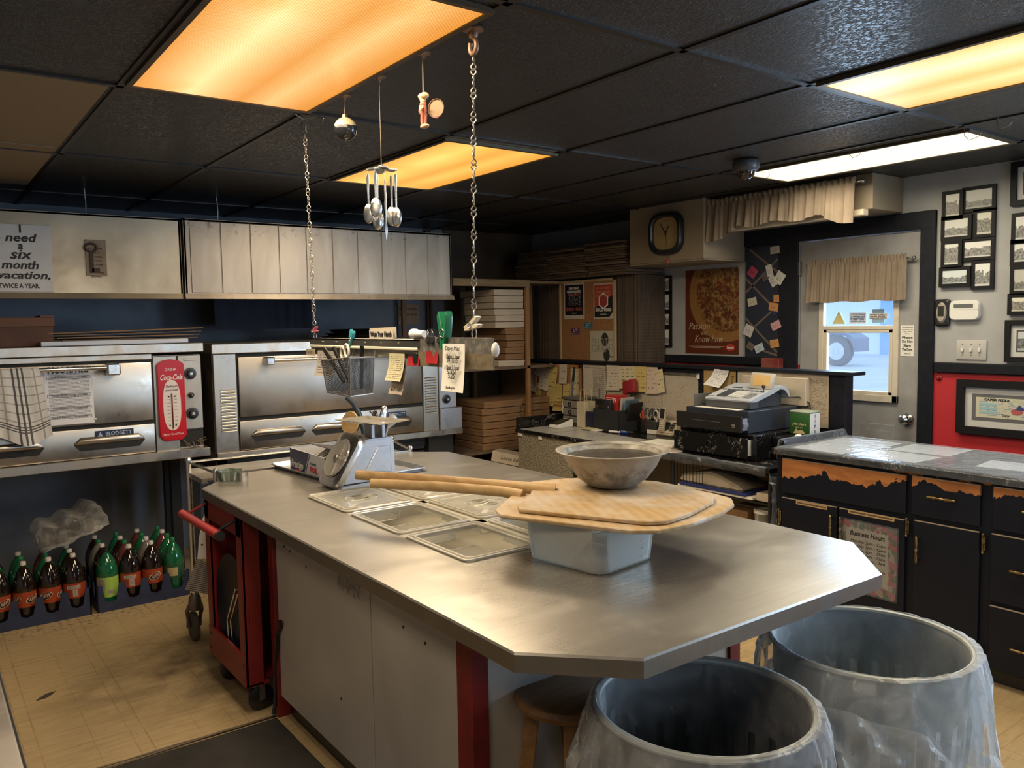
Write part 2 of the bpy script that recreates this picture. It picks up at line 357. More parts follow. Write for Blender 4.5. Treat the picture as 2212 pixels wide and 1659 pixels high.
# ------------------------------------------------------------------ the room
def room():
    q = NT('vinyl_floor'); o = q.co(); x, y, _ = q.sep(o)
    def grid(p, off, d, wd):
        a = q.mt('ABSOLUTE', q.mt('SUBTRACT', q.mt('FRACT', q.mt('ADD', q.mt('DIVIDE', p, d), off)), .5))
        return q.mt('GREATER_THAN', a, .5 - wd)
    l1 = q.mt('MAXIMUM', grid(x, .1, .36, .008), grid(y, .3, .36, .008))
    l1 = q.mt('MAXIMUM', l1, q.mt('MAXIMUM', grid(x, .24, .36, .006), grid(y, .44, .36, .006)))
    l2 = q.mt('MAXIMUM', grid(x, .60, .36, .005), grid(y, .85, .36, .005))
    lines = q.mt('MULTIPLY', q.mt('MAXIMUM', l1, q.mt('MULTIPLY', l2, .8)), q.ramp(q.noise(o, 7, 3), .3, .6))
    base = q.mix(q.ramp(q.noise(q.mp(o, (3, 16, 1)), 3, 4), .35, .7), (.50, .37, .20), (.40, .29, .15))
    c = q.mix(q.mt('MULTIPLY', lines, .55), base, (.22, .145, .07))
    dirt = q.mt('MULTIPLY', q.ramp(q.noise(o, 38, 5, .7), .52, .62), q.ramp(q.mt('ABSOLUTE', q.mt('SUBTRACT', y, 5.02)), .26, .02))
    dirt2 = q.mt('MULTIPLY', q.ramp(q.noise(o, 5, 4), .38, .62), q.ramp(q.mt('ADD', q.mt('ABSOLUTE', q.mt('SUBTRACT', x, 1.02)), q.mt('ABSOLUTE', q.mt('SUBTRACT', y, 3.95))), .85, .1))
    c = q.mix(q.mt('MULTIPLY', q.mt('MAXIMUM', dirt, dirt2), .75), c, (.06, .04, .022))
    q.set(c=c, r=.38); q.bump(q.noise(o, 30, 3), .05)
    m_floor = q.m
    MB().box((-2, -2, -.08), (WX, WY, 0)).build('floor', m_floor, kind='structure')
    q = NT('ceiling_tile'); o = q.co(); n = q.noise(q.mp(o, (1.6, .8, 1)), 85, 4, .65)
    q.set(c=q.mix(q.ramp(q.noise(o, 2.5, 3), .35, .7), (.016, .0155, .015), (.023, .021, .019)), r=.30, sp=.6)
    q.bump(q.ramp(n, .46, .64), .8, .004)
    m_tile = q.m
    m_tilec = mat('cream_ceiling_tile', (.30, .225, .13), .7, bump=.35, bsc=130)
    # ceiling slab; the tiles left of the first fixture were never painted
    b = MB().box((-2, -2, CEIL), (WX, WY, CEIL + .1))
    for (y0, y1) in ((3.04, 4.19), (4.215, 5.36)):
        b.box((-.6, y0, CEIL - .004), (.60, y1, CEIL), 1)
    b.build('ceiling', [m_tile, m_tilec], kind='structure')
    b = MB()
    for x in (-.68, -.03, .63, 1.29, 1.955, 2.61, 3.27, 3.74, 4.33):
        b.box((x - .012, -2, CEIL - .006), (x + .012, WY, CEIL + .002))
    for y in (-.9, .42, 1.735, 3.045, 4.34, 5.6):
        b.box((-2, y - .012, CEIL - .006), (WX, y + .012, CEIL + .002))
    b.build('trim_1', mat('ceiling_grid', (.012, .011, .011), .4), kind='structure')
    # walls
    b = MB().box((-2, WY, 0), (3.86, WY + .12, CEIL)); b.box((3.86, WY - .02, 0), (WX + .12, WY + .12, CEIL), 1)
    b.build('wall_back', [m_bwall, m_brownwall], kind='structure')
    MB().box((-2.12, -2, 0), (-2, WY, CEIL)).build('wall_left', m_wall, kind='structure')
    b = MB(); A, B, H = 2.455, 3.275, 2.125    # doorway in the right wall, window further towards the camera
    for (y0, y1, z0, z1, mi) in ((B, WY, 0, 1.3, 1), (B, WY, 1.3, CEIL, 0), (A, B, H, CEIL, 0), (1.0, A, 0, 1.3, 1), (1.0, A, 1.3, CEIL, 0),
                                 (-.8, 1.0, 0, .9, 1), (-.8, 1.0, 2.2, CEIL, 0), (-2, -.8, 0, 1.3, 1), (-2, -.8, 1.3, CEIL, 0)):
        b.box((WX, y0, z0), (WX + .12, y1, z1), mi)
    b.build('wall_right', [m_wall, m_wred], kind='structure')
    b = MB()
    for a in (((-2, -2.12, 0), (1.1, -2, CEIL)), ((3.3, -2.12, 0), (WX, -2, CEIL)), ((1.1, -2.12, 0), (3.3, -2, .9)), ((1.1, -2.12, 2.25), (3.3, -2, CEIL))): b.box(*a)
    b.build('wall_front', m_wall, kind='structure')
    for nm, f in (('window_1', ((WX + .05, -.8, .9), (WX + .06, 1.0, 2.2))), ('window_2', ((1.1, -2.07, .9), (3.3, -2.06, 2.25)))):
        o = tag(thing(nm, None, None, f[0]), kind='structure')
        MB().box(*f).build('glass', m_glass, o)
        g = MB(); (x0, y0, z0), (x1, y1, z1) = f
        along = 1 if nm == 'window_1' else 0
        for z in (z0, z1 - .05, (z0 + z1) / 2): g.box((x0 - .03, y0, z), (x1 + .02, y1, z + .05))
        lo, hi = (y0, y1) if along else (x0, x1)
        for p in (lo, hi - .05):
            g.box((x0 - .03, p, z0), (x1 + .02, p + .05, z1)) if along else g.box((p, y0 - .03, z0), (p + .05, y1 + .02, z1))
        g.build('window_frame', m_white, o)
    # black chair rail, door surround
    b = MB()
    for (y0, y1) in ((1.0, 2.36), (3.43, WY - .02)): b.box((WX - .025, y0, 1.285), (WX, y1, 1.345), 0, .006)
    b.build('trim_2', m_black, kind='structure')
    b = MB()
    b.box((WX - .02, 2.365, 0), (WX, A, 2.225), 0, .004); b.box((WX - .02, B, 0), (WX, 3.43, 2.225), 0, .004)
    b.box((WX - .021, 2.365, H), (WX, 3.75, 2.228), 0, .004)
    b.box((WX - .012, 3.43, 0), (WX, 3.70, H))
    b.build('trim_3', m_black, kind='structure')
    # boxed-in ducts under the ceiling
    m_chase = mat('tan_duct_paint', (.27, .215, .145), .65, c2=(.235, .185, .125), sc=3)
    b = MB().box((4.39, 3.71, 2.03), (WX, 4.42, CEIL), 0, .004); b.box((4.385, 3.705, 2.022), (WX, 4.42, 2.03))
    b.build('trim_4', m_chase, kind='structure')
    b = MB().box((4.50, 2.57, 2.235), (WX, 3.71, CEIL), 0, .003); b.box((4.455, 2.60, 2.20), (4.51, 3.71, 2.235), 1, .003)
    b.build('trim_5', [m_chase, m_cream], kind='structure')
room()

# ------------------------------------------------------------------ the glazed back door and what is outside it
def door():
    m_door = mat('grey_door_paint', (.33, .33, .335), .5, c2=(.27, .265, .26), sc=6)
    d = tag(thing('door_1', None, None, (WX + .03, 2.86, 0)), kind='structure')
    x0, x1 = WX + .012, WX + .05; b = MB()
    wy0, wy1, wz0, wz1 = 2.585, 3.125, 1.085, 1.98
    b.box((x0, 2.46, .01), (x1, wy0, 2.12)); b.box((x0, wy1, .01), (x1, 3.27, 2.12)); b.box((x0, wy0, .01), (x1, wy1, wz0)); b.box((x0, wy0, wz1), (x1, wy1, 2.12))
    for (a, c) in ((2.60, 2.82), (2.90, 3.12)):
        b.box((x0 - .006, a, .18), (x0, c, .95), 0, .004); b.box((x0 - .010, a + .03, .22), (x0 - .005, c - .03, .91), 0, .004)
    b.build('leaf', m_door, d)
    b = MB(); xf0, xf1 = WX - .004, WX + .03
    for (a, c, z0, z1) in ((wy0, wy0 + .035, wz0, wz1), (wy1 - .035, wy1, wz0, wz1), (wy0, wy1, wz0, wz0 + .045), (wy0, wy1, wz1 - .03, wz1), (wy0 + .03, wy1 - .03, 1.535, 1.56)):
        b.box((xf0, a, z0), (xf1, c, z1), 0, .003)
    for (a, c, z0, z1) in ((wy0 + .035, wy0 + .06, wz0 + .04, 1.535), (wy1 - .06, wy1 - .035, wz0 + .04, 1.535), (wy0 + .03, wy1 - .03, wz0 + .045, wz0 + .065), (wy0 + .03, wy1 - .03, 1.515, 1.535)):
        b.box((xf0 + .004, a, z0), (xf1, c, z1), 0, .002)
    b.build('window_frame', mat('window_frame_paint', (.62, .56, .46), .5, c2=(.52, .46, .37), sc=14, lo=.5, hi=.8), d)
    MB().box((WX + .026, wy0 + .03, wz0 + .03), (WX + .029, wy1 - .03, wz1 - .02)).build('pane', m_glass, d)
    k = fx(1961, 905, WX); k.x = WX
    M = frm(k, (0, -1, 0), (0, 0, 1))
    MB().lathe([(0, .075), (.018, .074), (.03, .062), (.032, .05), (.024, .036), (.013, .028), (.013, .01), (.033, .006), (.035, 0), (0, 0)], 24, 0, M).build('door_knob', m_chrome, d)
    b = MB()
    for z in (1.9, .3): b.box((WX - .01, 3.262, z), (WX + .02, 3.285, z + .09))
    b.build('hinge', m_dullmetal, d)
    # stickers and notice on the door
    def st(nm, y, z, w, h, mats, lab, cat, rz=0): return MB().slab((WX + .020, y, z), (0, -1, 0), (0, 0, 1), w, h, .001).build(nm, mats, None, lab, cat)
    p = fx(1808, 708, WX)
    m_st = mat('yellow_triangle_sticker', (.55, .47, .2), .6)
    MB().prism([(-.045, 0), (.045, 0), (0, .085)], 0, .0012, 0, frm((WX + .02, p.y, 1.572), (0, -1, 0), (0, 0, 1))).build('window_sticker', m_st, None, 'yellow triangle sticker on the upper pane of the door', 'sticker')
    o = thing('window_sticker', 'white rectangular notice sticker with small print on the door pane', 'sticker', (WX + .02, 2.86, 1.57))
    MB().slab((WX + .018, 2.918, 1.572), (0, -1, 0), (0, 0, 1), .115, .072, .0015).build('card', printmat('notice_print', (.62, .66, .72), (.08, .1, .2), 7, 16, .06, .08, .42, .6), o)
    o = thing('window_sticker', 'grey ribbon shaped sticker over a blue badge on the door pane', 'sticker', (WX + .02, 2.7, 1.57))
    b = MB().slab((WX + .019, 2.765, 1.578), (0, -1, 0), (0, 0, 1), .08, .085, .001); b.build('badge', mat('badge_blue', (.25, .36, .48), .5), o)
    MB().slab((WX + .017, 2.785, 1.60), (0, -1, 0), (0, 0, 1), .122, .035, .0015).build('ribbon', printmat('ribbon_print', (.62, .60, .58), (.15, .12, .12), 3, 18, .05, .1, .42, .6), o)
    o = thing('door_notice', 'white paper notice asking not to slam the door', 'notice', (WX, 2.53, 1.4))
    c0 = fx(1953, 752, WX); b = MB().slab((WX + .010, 2.575, 1.375), (0, -1, 0), (0, 0, 1), .082, .185, .001); b.build('paper', m_paper, o)
    b = MB()
    for i, t in enumerate(('Please', 'Do Not', 'Slam', 'The Door')): b.text(t, (WX + .0085, 2.534, 1.487 - i * .024), (0, -1, 0), (0, 0, 1), .021, wid=.064 if i != 2 else .045, bold=.0006)
    for i, t in enumerate(('Out of Respect For', 'Our Animals In The', 'Building, We Ask', 'That You')): b.text(t, (WX + .0085, 2.534, 1.547 - i * .0125), (0, -1, 0), (0, 0, 1), .0085)
    b.text('Thank You', (WX + .0085, 2.534, 1.39), (0, -1, 0), (0, 0, 1), .009)
    b.build('lettering', m_ink, o)
    # outside: ground, a pale building with a blue door, a parked car's wheel
    MB().box((WX + .14, -20, -.1), (60, 45, .1)).build('ground', mat('pale_concrete', (.52, .56, .66), .8, c2=(.44, .49, .60), sc=.8), kind='structure')
    b = MB().box((31, 4, .1), (31.4, 30, 7)); b.box((30.9, 14.5, .1), (31.1, 17.25, 4.2), 1)
    tag(b.build('neighbour_building', [mat('pale_siding', (.74, .82, .90), .7), mat('blue_siding', (.20, .44, .74), .6)]), 'pale building with blue upright panel seen through the door', 'building')
    c = thing('parked_car', 'wheel and fender of a parked car seen through the door window', 'car', (23, 15.6, .1))
    m_car = mat('hazed_car_paint', (.14, .18, .30), .4); wy = 14.2  # car and tyre colours lightened to imitate haze and glare in the glass
    arch = [(wy + .56 * math.cos(PI * i / 12), .55 + .54 * math.sin(PI * i / 12)) for i in range(13)]
    b = MB().prism([(wy - .60, .55)] + arch[::-1] + [(17.6, .5), (17.9, .6), (17.9, 1.1), (16.6, 1.15), (16.1, 1.62), (15.3, 1.6), (14.9, 1.2), (wy - .3, 1.12), (wy - .6, .95)], 0, .8, 0, Matrix(((0, 0, 1, 22.95), (1, 0, 0, 0), (0, 1, 0, 0), (0, 0, 0, 1))))
    b.build('body', m_car, c)
    for yy in (wy, 17.0):
        M = frm((22.93, yy, .56), (0, -1, 0), (0, 0, 1))
        wh = MB().lathe([(.27, 0), (.43, 0), (.46, -.03), (.46, -.22), (.27, -.24)], 32, 0, M).build('wheel', mat('hazed_tyre_rubber', (.07, .08, .13), .8), c)
        b = MB().lathe([(0, .01), (.07, .01), (.07, 0), (.27, 0), (.28, -.03)], 24, 0, M)
        for i in range(8): b.box((-.03, .08, .001), (.03, .25, .014), 0, .004, 1, M @ Matrix.Rotation(PI * i / 4, 4, 'Z'))
        b.build('hubcap', mat('hubcap_silver', (.66, .70, .78), .4), wh)
door()

# ------------------------------------------------------------------ ceiling lights
def lights():
    def lens(name, ca, cb, st, st2, pitch, seed):
        q = NT(name); o = q.co(); x, y, _ = q.sep(o)
        b1 = q.ramp(q.mt('ABSOLUTE', q.mt('ADD', x, .13)), .19, .0); b2 = q.mt('MULTIPLY', q.ramp(q.mt('ABSOLUTE', q.mt('SUBTRACT', x, .15)), .12, .0), .55)
        f = q.mt('MULTIPLY', q.mt('MAXIMUM', b1, b2), q.mt('MULTIPLY_ADD', q.noise(q.mp(o, (1, .6, 1), lo=(seed, 0, 0)), 2.2, 2), .5, .72))
        g = q.noise(q.mp(o, (1, 1, 1), lo=(seed, 3, 0)), 2.2, 2)
        px = q.mt('SINE', q.mt('MULTIPLY', x, 2 * PI / pitch)); py = q.mt('SINE', q.mt('MULTIPLY', y, 2 * PI / pitch))
        dots = q.mt('MULTIPLY_ADD', q.mt('MULTIPLY', px, py), .28, .86)
        # the tubes behind the prismatic panel show as brighter bands along its length
        q.set(c=(.5, .36, .15), e=q.mix(q.mt('MULTIPLY', f, q.ramp(g, .15, .5)), ca, cb), r=.35)
        q.set(es=q.mt('MULTIPLY', dots, q.mt('MULTIPLY_ADD', f, st2 - st, st)))
        return q.m
    M4 = [lens('amber_lens_a', (1, .36, .045), (1, .72, .33), .85, 1.35, .0125, 0), lens('amber_lens_b', (1, .42, .05), (1, .66, .16), .95, 1.3, .0125, 5),
          lens('amber_lens_c', (1, .52, .12), (1, .86, .50), .95, 1.45, .0125, 9), None]
    q = NT('bright_lens'); o = q.co(); x, y, _ = q.sep(o)
    t = q.mt('ABSOLUTE', q.mt('SINE', q.mt('MULTIPLY', q.mt('ADD', x, -.015), PI / .15)))
    q.set(c=(.6, .55, .4), e=q.mix(q.ramp(t, .05, .5), (1, .82, .42), (1, .92, .62)), es=1.5, r=.4); M4[3] = q.m; M4.append(M4[0])
    labs = ['large amber ceiling light panel above the steel island', 'amber ceiling light panel behind the hanging spoons, before the oven hoods',
            'yellow ceiling light panel cut off at the right edge', 'pale bright ceiling light panel beside the curtained duct box', 'added unseen ceiling light panel behind the viewer, brightening the island']
    m_f = mat('fixture_frame', (.11, .085, .055), .4, .6)
    for k, (x0, x1, y0, y1, p, c) in enumerate(FIX):
        t = thing('ceiling_light', labs[k], 'ceiling light', ((x0 + x1) / 2, (y0 + y1) / 2, CEIL - .02), 0, 'ceiling light panels')
        MB().box((x0, y0, CEIL - .012), (x1, y1, CEIL - .008)).build('diffuser', M4[k], t)
        b = MB(); wd = .018
        for a in ((x0 - wd, y0 - wd, x0, y1 + wd), (x1, y0 - wd, x1 + wd, y1 + wd), (x0, y0 - wd, x1, y0), (x0, y1, x1, y1 + wd)):
            b.box((a[0], a[1], CEIL - .016), (a[2], a[3], CEIL - .001))
        b.build('frame', m_f, t)
lights()
# ------------------------------------------------------------------ extraction hoods
YO = 5.1     # the front plane of ovens and hoods
RX, UZ, NY = V((1, 0, 0)), V((0, 0, 1)), V((0, -1, 0))
def hoods():
    q = NT('worn_hood_panel'); o = q.co(); x, y, z = q.sep(o)
    f = q.ramp(q.noise(q.mp(o, (2.2, 1, .6)), 2.0, 5, .6, .8), .35, .7)
    q.set(c=q.mix(f, (.62, .58, .52), (.46, .42, .36)), m=.6, r=.45)
    rust = q.mt('MULTIPLY', q.ramp(q.noise(o, 26, 5, .7), .56, .66), q.ramp(q.mt('ABSOLUTE', q.mt('SUBTRACT', z, .21)), .15, .24))
    q.set(c=q.mix(q.mt('MULTIPLY', rust, .8), q.mix(f, (.40, .35, .285), (.28, .235, .18)), (.10, .06, .03)))
    m_worn = q.m
    m_in = mat('hood_inside', (.012, .012, .014), .5)
    def hood(x0, x1, zb, zt, y, m, lab, seams=0):
        t = thing('range_hood', lab, 'hood', ((x0 + x1) / 2, y + .45, zb), 0, 'extraction hoods')
        b = MB().box((x0, y, zb + .03), (x1, y + .012, zt), 0, .002)
        b.box((x0, y, zb + .03), (x0 + .012, WY - .1, zt)); b.box((x1 - .012, y, zb + .03), (x1, WY - .1, zt)); b.box((x0, y, zt - .012), (x1, WY - .1, zt))
        b.box((x0, WY - .12, zb + .03), (x1, WY - .1, zt))
        if seams:
            n = seams
            for i in range(n): b.box((x0 + .035 + (x1 - x0 - .05) * i / n, y - .004, zb + .036), (x0 + .035 + (x1 - x0 - .05) * (i + 1) / n - .0025, y + .004, zt - .012), 0, .003)
        b.build('canopy', m, t)
        b = MB().prism([(y, zb + .032), (y - .012, zb), (y + .03, zb), (y + .03, zb + .032)], x0 - .004, x1 + (.018 if seams else .003), 0, Matrix(((0, 0, 1, 0), (1, 0, 0, 0), (0, 1, 0, 0), (0, 0, 0, 1))))
        b.build('lip', m, t)
        MB().box((x0 + .012, y + .012, zb + .18), (x1 - .012, WY - .12, zb + .2)).build('filter_bank', m_in, t)
        b = MB()
        for xx in (x0 + .15 * (x1 - x0), x0 + .78 * (x1 - x0)): b.tube([(xx, y + .25, zt), (xx + .004, y + .25, zt + .09), (xx, y + .25, CEIL)], .004, 6)
        b.build('hanger', m_dullmetal, t)
        return t
    hood(-.75, 1.352, 1.792, 2.265, YO + .02, steelmat('smooth_hood', (.43, .36, .26), .34, (1, 1, 6), sc=2.2, rv=.2), 'plain stainless range hood carrying the vacation sign, above the left oven')
    hood(1.362, 3.240, 1.792, 2.270, YO, m_worn, 'worn ribbed range hood above the right oven', 10)
    # signs on the plain hood
    yy = YO + .012
    a, c = fy(-40, 480, yy), fy(117, 631, yy)
    t = thing('wall_sign', 'white sign about needing a six month vacation on the hood', 'sign', ((a.x + c.x) / 2, yy, c.z))
    MB().box((a.x, yy, c.z), (c.x, yy + .008, a.z), 0, .002).build('board', mat('white_board', (.62, .60, .56), .5, c2=(.56, .54, .50), sc=6), t)
    b = MB(); rows = [('I', 495, .062, .02), ('need', 514, .062, .148), ('a', 531, .055, .05), ('six', 550, .074, .105), ('month', 573, .060, .172), ('vacation,', 595, .056, .245), ('TWICE A YEAR.', 618, .034, .19)]
    for s_, v_, sz, wd in rows:
        p = fy(43 if s_ != 'vacation,' else 52, v_, yy); b.text(s_, (p.x, yy - .0015, p.z), RX, UZ, sz, 0, sh=.22 if s_[0] not in 'TI' else 0, wid=wd if wd > .06 else None, bold=.0014 if s_ != 'TWICE A YEAR.' else .0005)
    for v_ in (516, 557, 592):
        p = fy(60, v_, yy); b.box((a.x, yy - .001, p.z - .001), (p.x - .12, yy, p.z + .001)); b.box((p.x + .12, yy - .001, p.z - .001), (c.x, yy, p.z + .001))
    b.build('lettering', m_ink, t)
    a, c = fy(183, 517, yy), fy(232, 596, yy)
    t = thing('wall_sign', 'small brown kitchen rules sign with a dark key picture on the hood', 'sign', ((a.x + c.x) / 2, yy, c.z))
    MB().box((a.x, yy, c.z), (c.x, yy + .008, a.z)).build('board', mat('brown_sign', (.26, .19, .12), .6, c2=(.19, .13, .08), sc=20), t)
    b = MB(); kx = a.x + .028
    b.tube([(kx + .03 * math.cos(i * PI / 8), yy - .002, a.z - .045 + .022 * math.sin(i * PI / 8)) for i in range(16)], .007, 6, 0, True)
    b.box((kx - .008, yy - .006, c.z + .015), (kx + .010, yy, a.z - .06)); b.box((kx, yy - .006, c.z + .02), (kx + .04, yy, c.z + .04))
    for i, s_ in enumerate(('KITCHEN', 'RULES', 'You make', 'the mess', 'You clean', 'it up', 'No whining', 'allowed')): b.text(s_, (c.x - .055, yy - .0012, a.z - .05 - i * .022), RX, UZ, .017)
    b.build('lettering', mat('sign_ink', (.05, .03, .02), .7), t)
hoods()

# ------------------------------------------------------------------ deck ovens
def louvres(b, x0, x1, z0, z1, n, y):
    for i in range(n):
        z = z0 + (z1 - z0) * (i + .5) / n; h = (z1 - z0) / n
        b.prism([(y, z - h * .18), (y - .009, z - h * .10), (y - .008, z + h * .05), (y, z + h * .35)], x0, x1, 0, Matrix(((0, 0, 1, 0), (1, 0, 0, 0), (0, 1, 0, 0), (0, 0, 0, 1))))
def slot(b, bd, x0, x1, z, y, h=.042):
    # a pressed-in hand grip with a hood over a dark slot
    n = 10; M = Matrix(((1, 0, 0, 0), (0, 0, -1, y), (0, 1, 0, 0), (0, 0, 0, 1)))
    bd.prism([(x0, z), (x0 + .03, z - h * .55), (x1 - .03, z - h * .55), (x1, z), (x1 - .03, z + h * .2), (x0 + .03, z + h * .2)], 0, .004, 0, M)
    P = [(x0, z), (x0 + .035, z + h * .15), (x1 - .035, z + h * .15), (x1, z)]
    ring = []
    for k in range(n + 1):
        a = PI * k / n; ring.append((math.cos(a), math.sin(a)))
    pts = [V((x0, y + .004, z + .004)), V((x0 + .034, y + .004, z + .018)), V((x1 - .034, y + .004, z + .018)), V((x1, y + .004, z + .004))]
    b.tube(pts, [.004, h * .34, h * .34, .004], 12)
def nameplate(t, x, z, y, w, m=.0):
    p = thing('x', None, None) if False else None
    o = MB().box((x - w / 2, y - .006, z - .02), (x + w / 2, y, z + .02), 0, .001).build('nameplate', mat('nameplate_blue', (.03, .04, .07), .35, .4), t)
    b = MB().text('BLODGETT', (x + w * .1, y - .0065, z), RX, UZ, .03, 0, wid=w * .68, bold=.0006)
    b.prism([(-.014, -.012), (.014, -.012), (0, .014)], 0, .001, 0, frm((x - w * .38, y - .0065, z), RX, UZ))
    b.build('lettering', m_chrome, o)
def knob(t, x, z, y, r=.03):
    o = MB().lathe([(0, .03), (r * .55, .03), (r * .62, .012), (r, .010), (r, 0), (0, 0)], 22, 0, frm((x, y, z), RX, UZ)).build('control_knob', m_blackp, t)
    MB().box((-r * .3, -r * .28, .028), (r * .3, r * .28, .034), 0, .003, 1, frm((x, y, z), RX, UZ)).build('knob_cap', m_chrome, o)
def ovens():
    m_gap = mat('oven_gap', (.008, .008, .008), .7)
    m_door = steelmat('oven_door_steel', (.46, .415, .355), .29, (1, 1, 1), (.36, .325, .28), 2.6, .2)
    m_edge = steelmat('oven_band_steel', (.62, .58, .52), .26, (8, 1, 1), (.38, .33, .26), 6, .25)
    m_leg = mat('oven_stand', (.02, .02, .02), .5)
    D = 5.98
    # right oven
    t = thing('deck_oven', 'stainless deck oven under the ribbed hood, louvred on both sides', 'oven', (2.38, 5.55, 0), 0, 'deck ovens')
    x0, x1 = 1.50, 3.255; y = YO
    b = MB().box((x0, y + .02, .84), (x1, D, 1.46), 0, .003)
    b.box((x0, y - .004, .84), (1.642, y + .02, 1.455), 0, .004); b.box((2.976, y - .004, .84), (3.104, y + .02, 1.455), 0, .004)
    b.build('body', m_steel, t)
    b = MB().box((x0 - .01, y - .022, 1.456), (x1 - .06, D, 1.518), 0, .004); b.box((x0, y - .02, .800), (3.30, D, .842), 0, .003)
    b.build('edge_band', m_edge, t)
    MB().box((1.642, y + .004, .85), (2.976, y + .021, 1.456)).build('door_gap', m_gap, t)
    d = MB().box((1.652, y - .012, 1.052), (2.966, y + .004, 1.432), 0, .008, 2).build('door', m_door, t)
    b = MB(); hz = 1.405
    b.cyl((1.85, y - .07, hz), (2.78, y - .07, hz), .011, n=12)
    for xx in (1.83, 2.79): b.box((xx - .025, y - .09, hz - .028), (xx + .03, y - .012, hz + .022), 0, .006)
    b.build('door_handle', m_chrome, d)
    p = MB().box((1.648, y - .012, .845), (2.970, y + .004, 1.030), 0, .006, 2); dk = MB()
    for xx0, xx1, z in ((1.715, 2.075, .93), (2.115, 2.475, .93), (2.515, 2.875, .93)): slot(p, dk, xx0, xx1, z, y - .012, .062)
    p.build('lower_panel', m_steel, t); dk.build('hand_slots', m_gap, t)
    nameplate(t, 2.73, .985, y - .012, .19)
    for a, c in ((1.537, 1.628), (2.992, 3.085)):
        b = MB(); louvres(b, a, c, .965, 1.235, 14, y - .004); b.build('louvre_vent', m_steel, t)
    cb = MB().box((3.108, y - .01, 1.0), (3.255, y + .03, 1.455), 0, .004); cb.box((3.108, y - .02, .842), (3.295, y + .2, 1.0), 0, .004)
    cb.build('control_panel', steelmat('control_steel', (.56, .57, .60), .36, sc=5), t)
    for z in (1.352, 1.16, 1.065): knob(t, 3.165, z, y - .01, .032 if z != 1.16 else .02)
    b = MB()
    for xx in (x0 + .03, x1 - .11):
        for yy in (y + .1, D - .15): b.box((xx, yy, 0), (xx + .06, yy + .06, .8))
    b.box((x0 + .02, y + .1, .72), (x1 - .05, D - .09, .80)); b.box((3.05, y + .06, .35), (3.26, y + .5, .8))
    for k in range(6): b.box((2.3, y + .09, .74 - k * .035), (3.03, y + .10, .76 - k * .035))
    b.build('stand', m_leg, t)
    # left oven
    t = thing('deck_oven', 'stainless deck oven on the left with towel and notice on its door', 'oven', (.5, 5.55, 0), 0, 'deck ovens')
    x0, x1 = -.55, 1.432
    b = MB().box((x0, y + .02, .89), (x1, D, 1.46), 0, .003); b.box((1.155, y - .004, .885), (1.288, y + .02, 1.455), 0, .003)
    b.build('body', m_steel, t)
    b = MB().box((x0, y - .03, 1.474), (x1 + .01, D, 1.53), 0, .004); b.box((x0, y - .028, .838), (x1 + .025, D, .890), 0, .003); b.box((x0, y - .01, 1.44), (1.15, y + .02, 1.472), 0, .003)
    b.build('edge_band', m_edge, t)
    MB().box((x0, y + .004, .89), (1.155, y + .021, 1.456)).build('door_gap', m_gap, t)
    d = MB().box((x0, y - .012, 1.082), (1.146, y + .004, 1.425), 0, .008, 2).build('door', m_door, t)
    b = MB(); hz = 1.405
    b.cyl((x0 + .1, y - .075, hz), (.93, y - .075, hz), .012, n=12)
    b.box((.895, y - .095, hz - .045), (.965, y - .012, hz + .022), 0, .008)
    b.build('door_handle', m_chrome, d)
    p = MB().box((x0, y - .012, .892), (1.148, y + .004, 1.062), 0, .006, 2); dk = MB()
    for a, c in ((.72, 1.09), (.16, .575)): slot(p, dk, a, c, .975, y - .012, .066)
    p.build('lower_panel', m_steel, t); dk.build('hand_slots', m_gap, t)
    nameplate(t, .93, 1.025, y - .012, .2)
    b = MB().box((1.294, y - .006, 1.01), (1.428, y + .02, 1.455), 0, .003); b.box((1.33, y - .012, 1.422), (1.395, y - .005, 1.436), 0, .001)
    b.build('control_panel', steelmat('control_steel_warm', (.45, .41, .35), .4, sc=5), t)
    knob(t, 1.362, 1.345, y - .006, .035); knob(t, 1.362, 1.215, y - .006, .017); knob(t, 1.365, 1.105, y - .006, .035)
    # the burnt opening under the control panel
    MB().box((1.296, y + .01, .905), (1.428, y + .02, 1.005)).build('burner_opening', m_gap, t)
    b = MB(); r = random.Random(3)
    for k in range(26):
        p = V((1.31 + r.random() * .12, y - .012 + r.random() * .02, .895 + r.random() * .025 + (.02 if k < 9 else 0)))
        e = p + V((r.uniform(-.03, .03), r.uniform(-.008, .004), r.uniform(-.004, .02)))
        b.tube([p, (p + e) / 2 + V((0, 0, .006)), e], r.uniform(.001, .004), 5)
    tag(b.build('burnt_residue', mat('burnt_residue', (.20, .15, .10), .8, c2=(.06, .04, .03), sc=40)), 'heap of burnt crumbs in the opening below the oven knobs', 'residue', kind='stuff')
    b = MB()
    for xx in (-.45, x1 - .07):
        for yy in (y + .56, D - .15): b.box((xx, yy, 0), (xx + .06, yy + .06, .84))
    b.box((x0, y + .5, .78), (x1 - .02, D - .09, .84))
    b.build('stand', m_leg, t)
ovens()

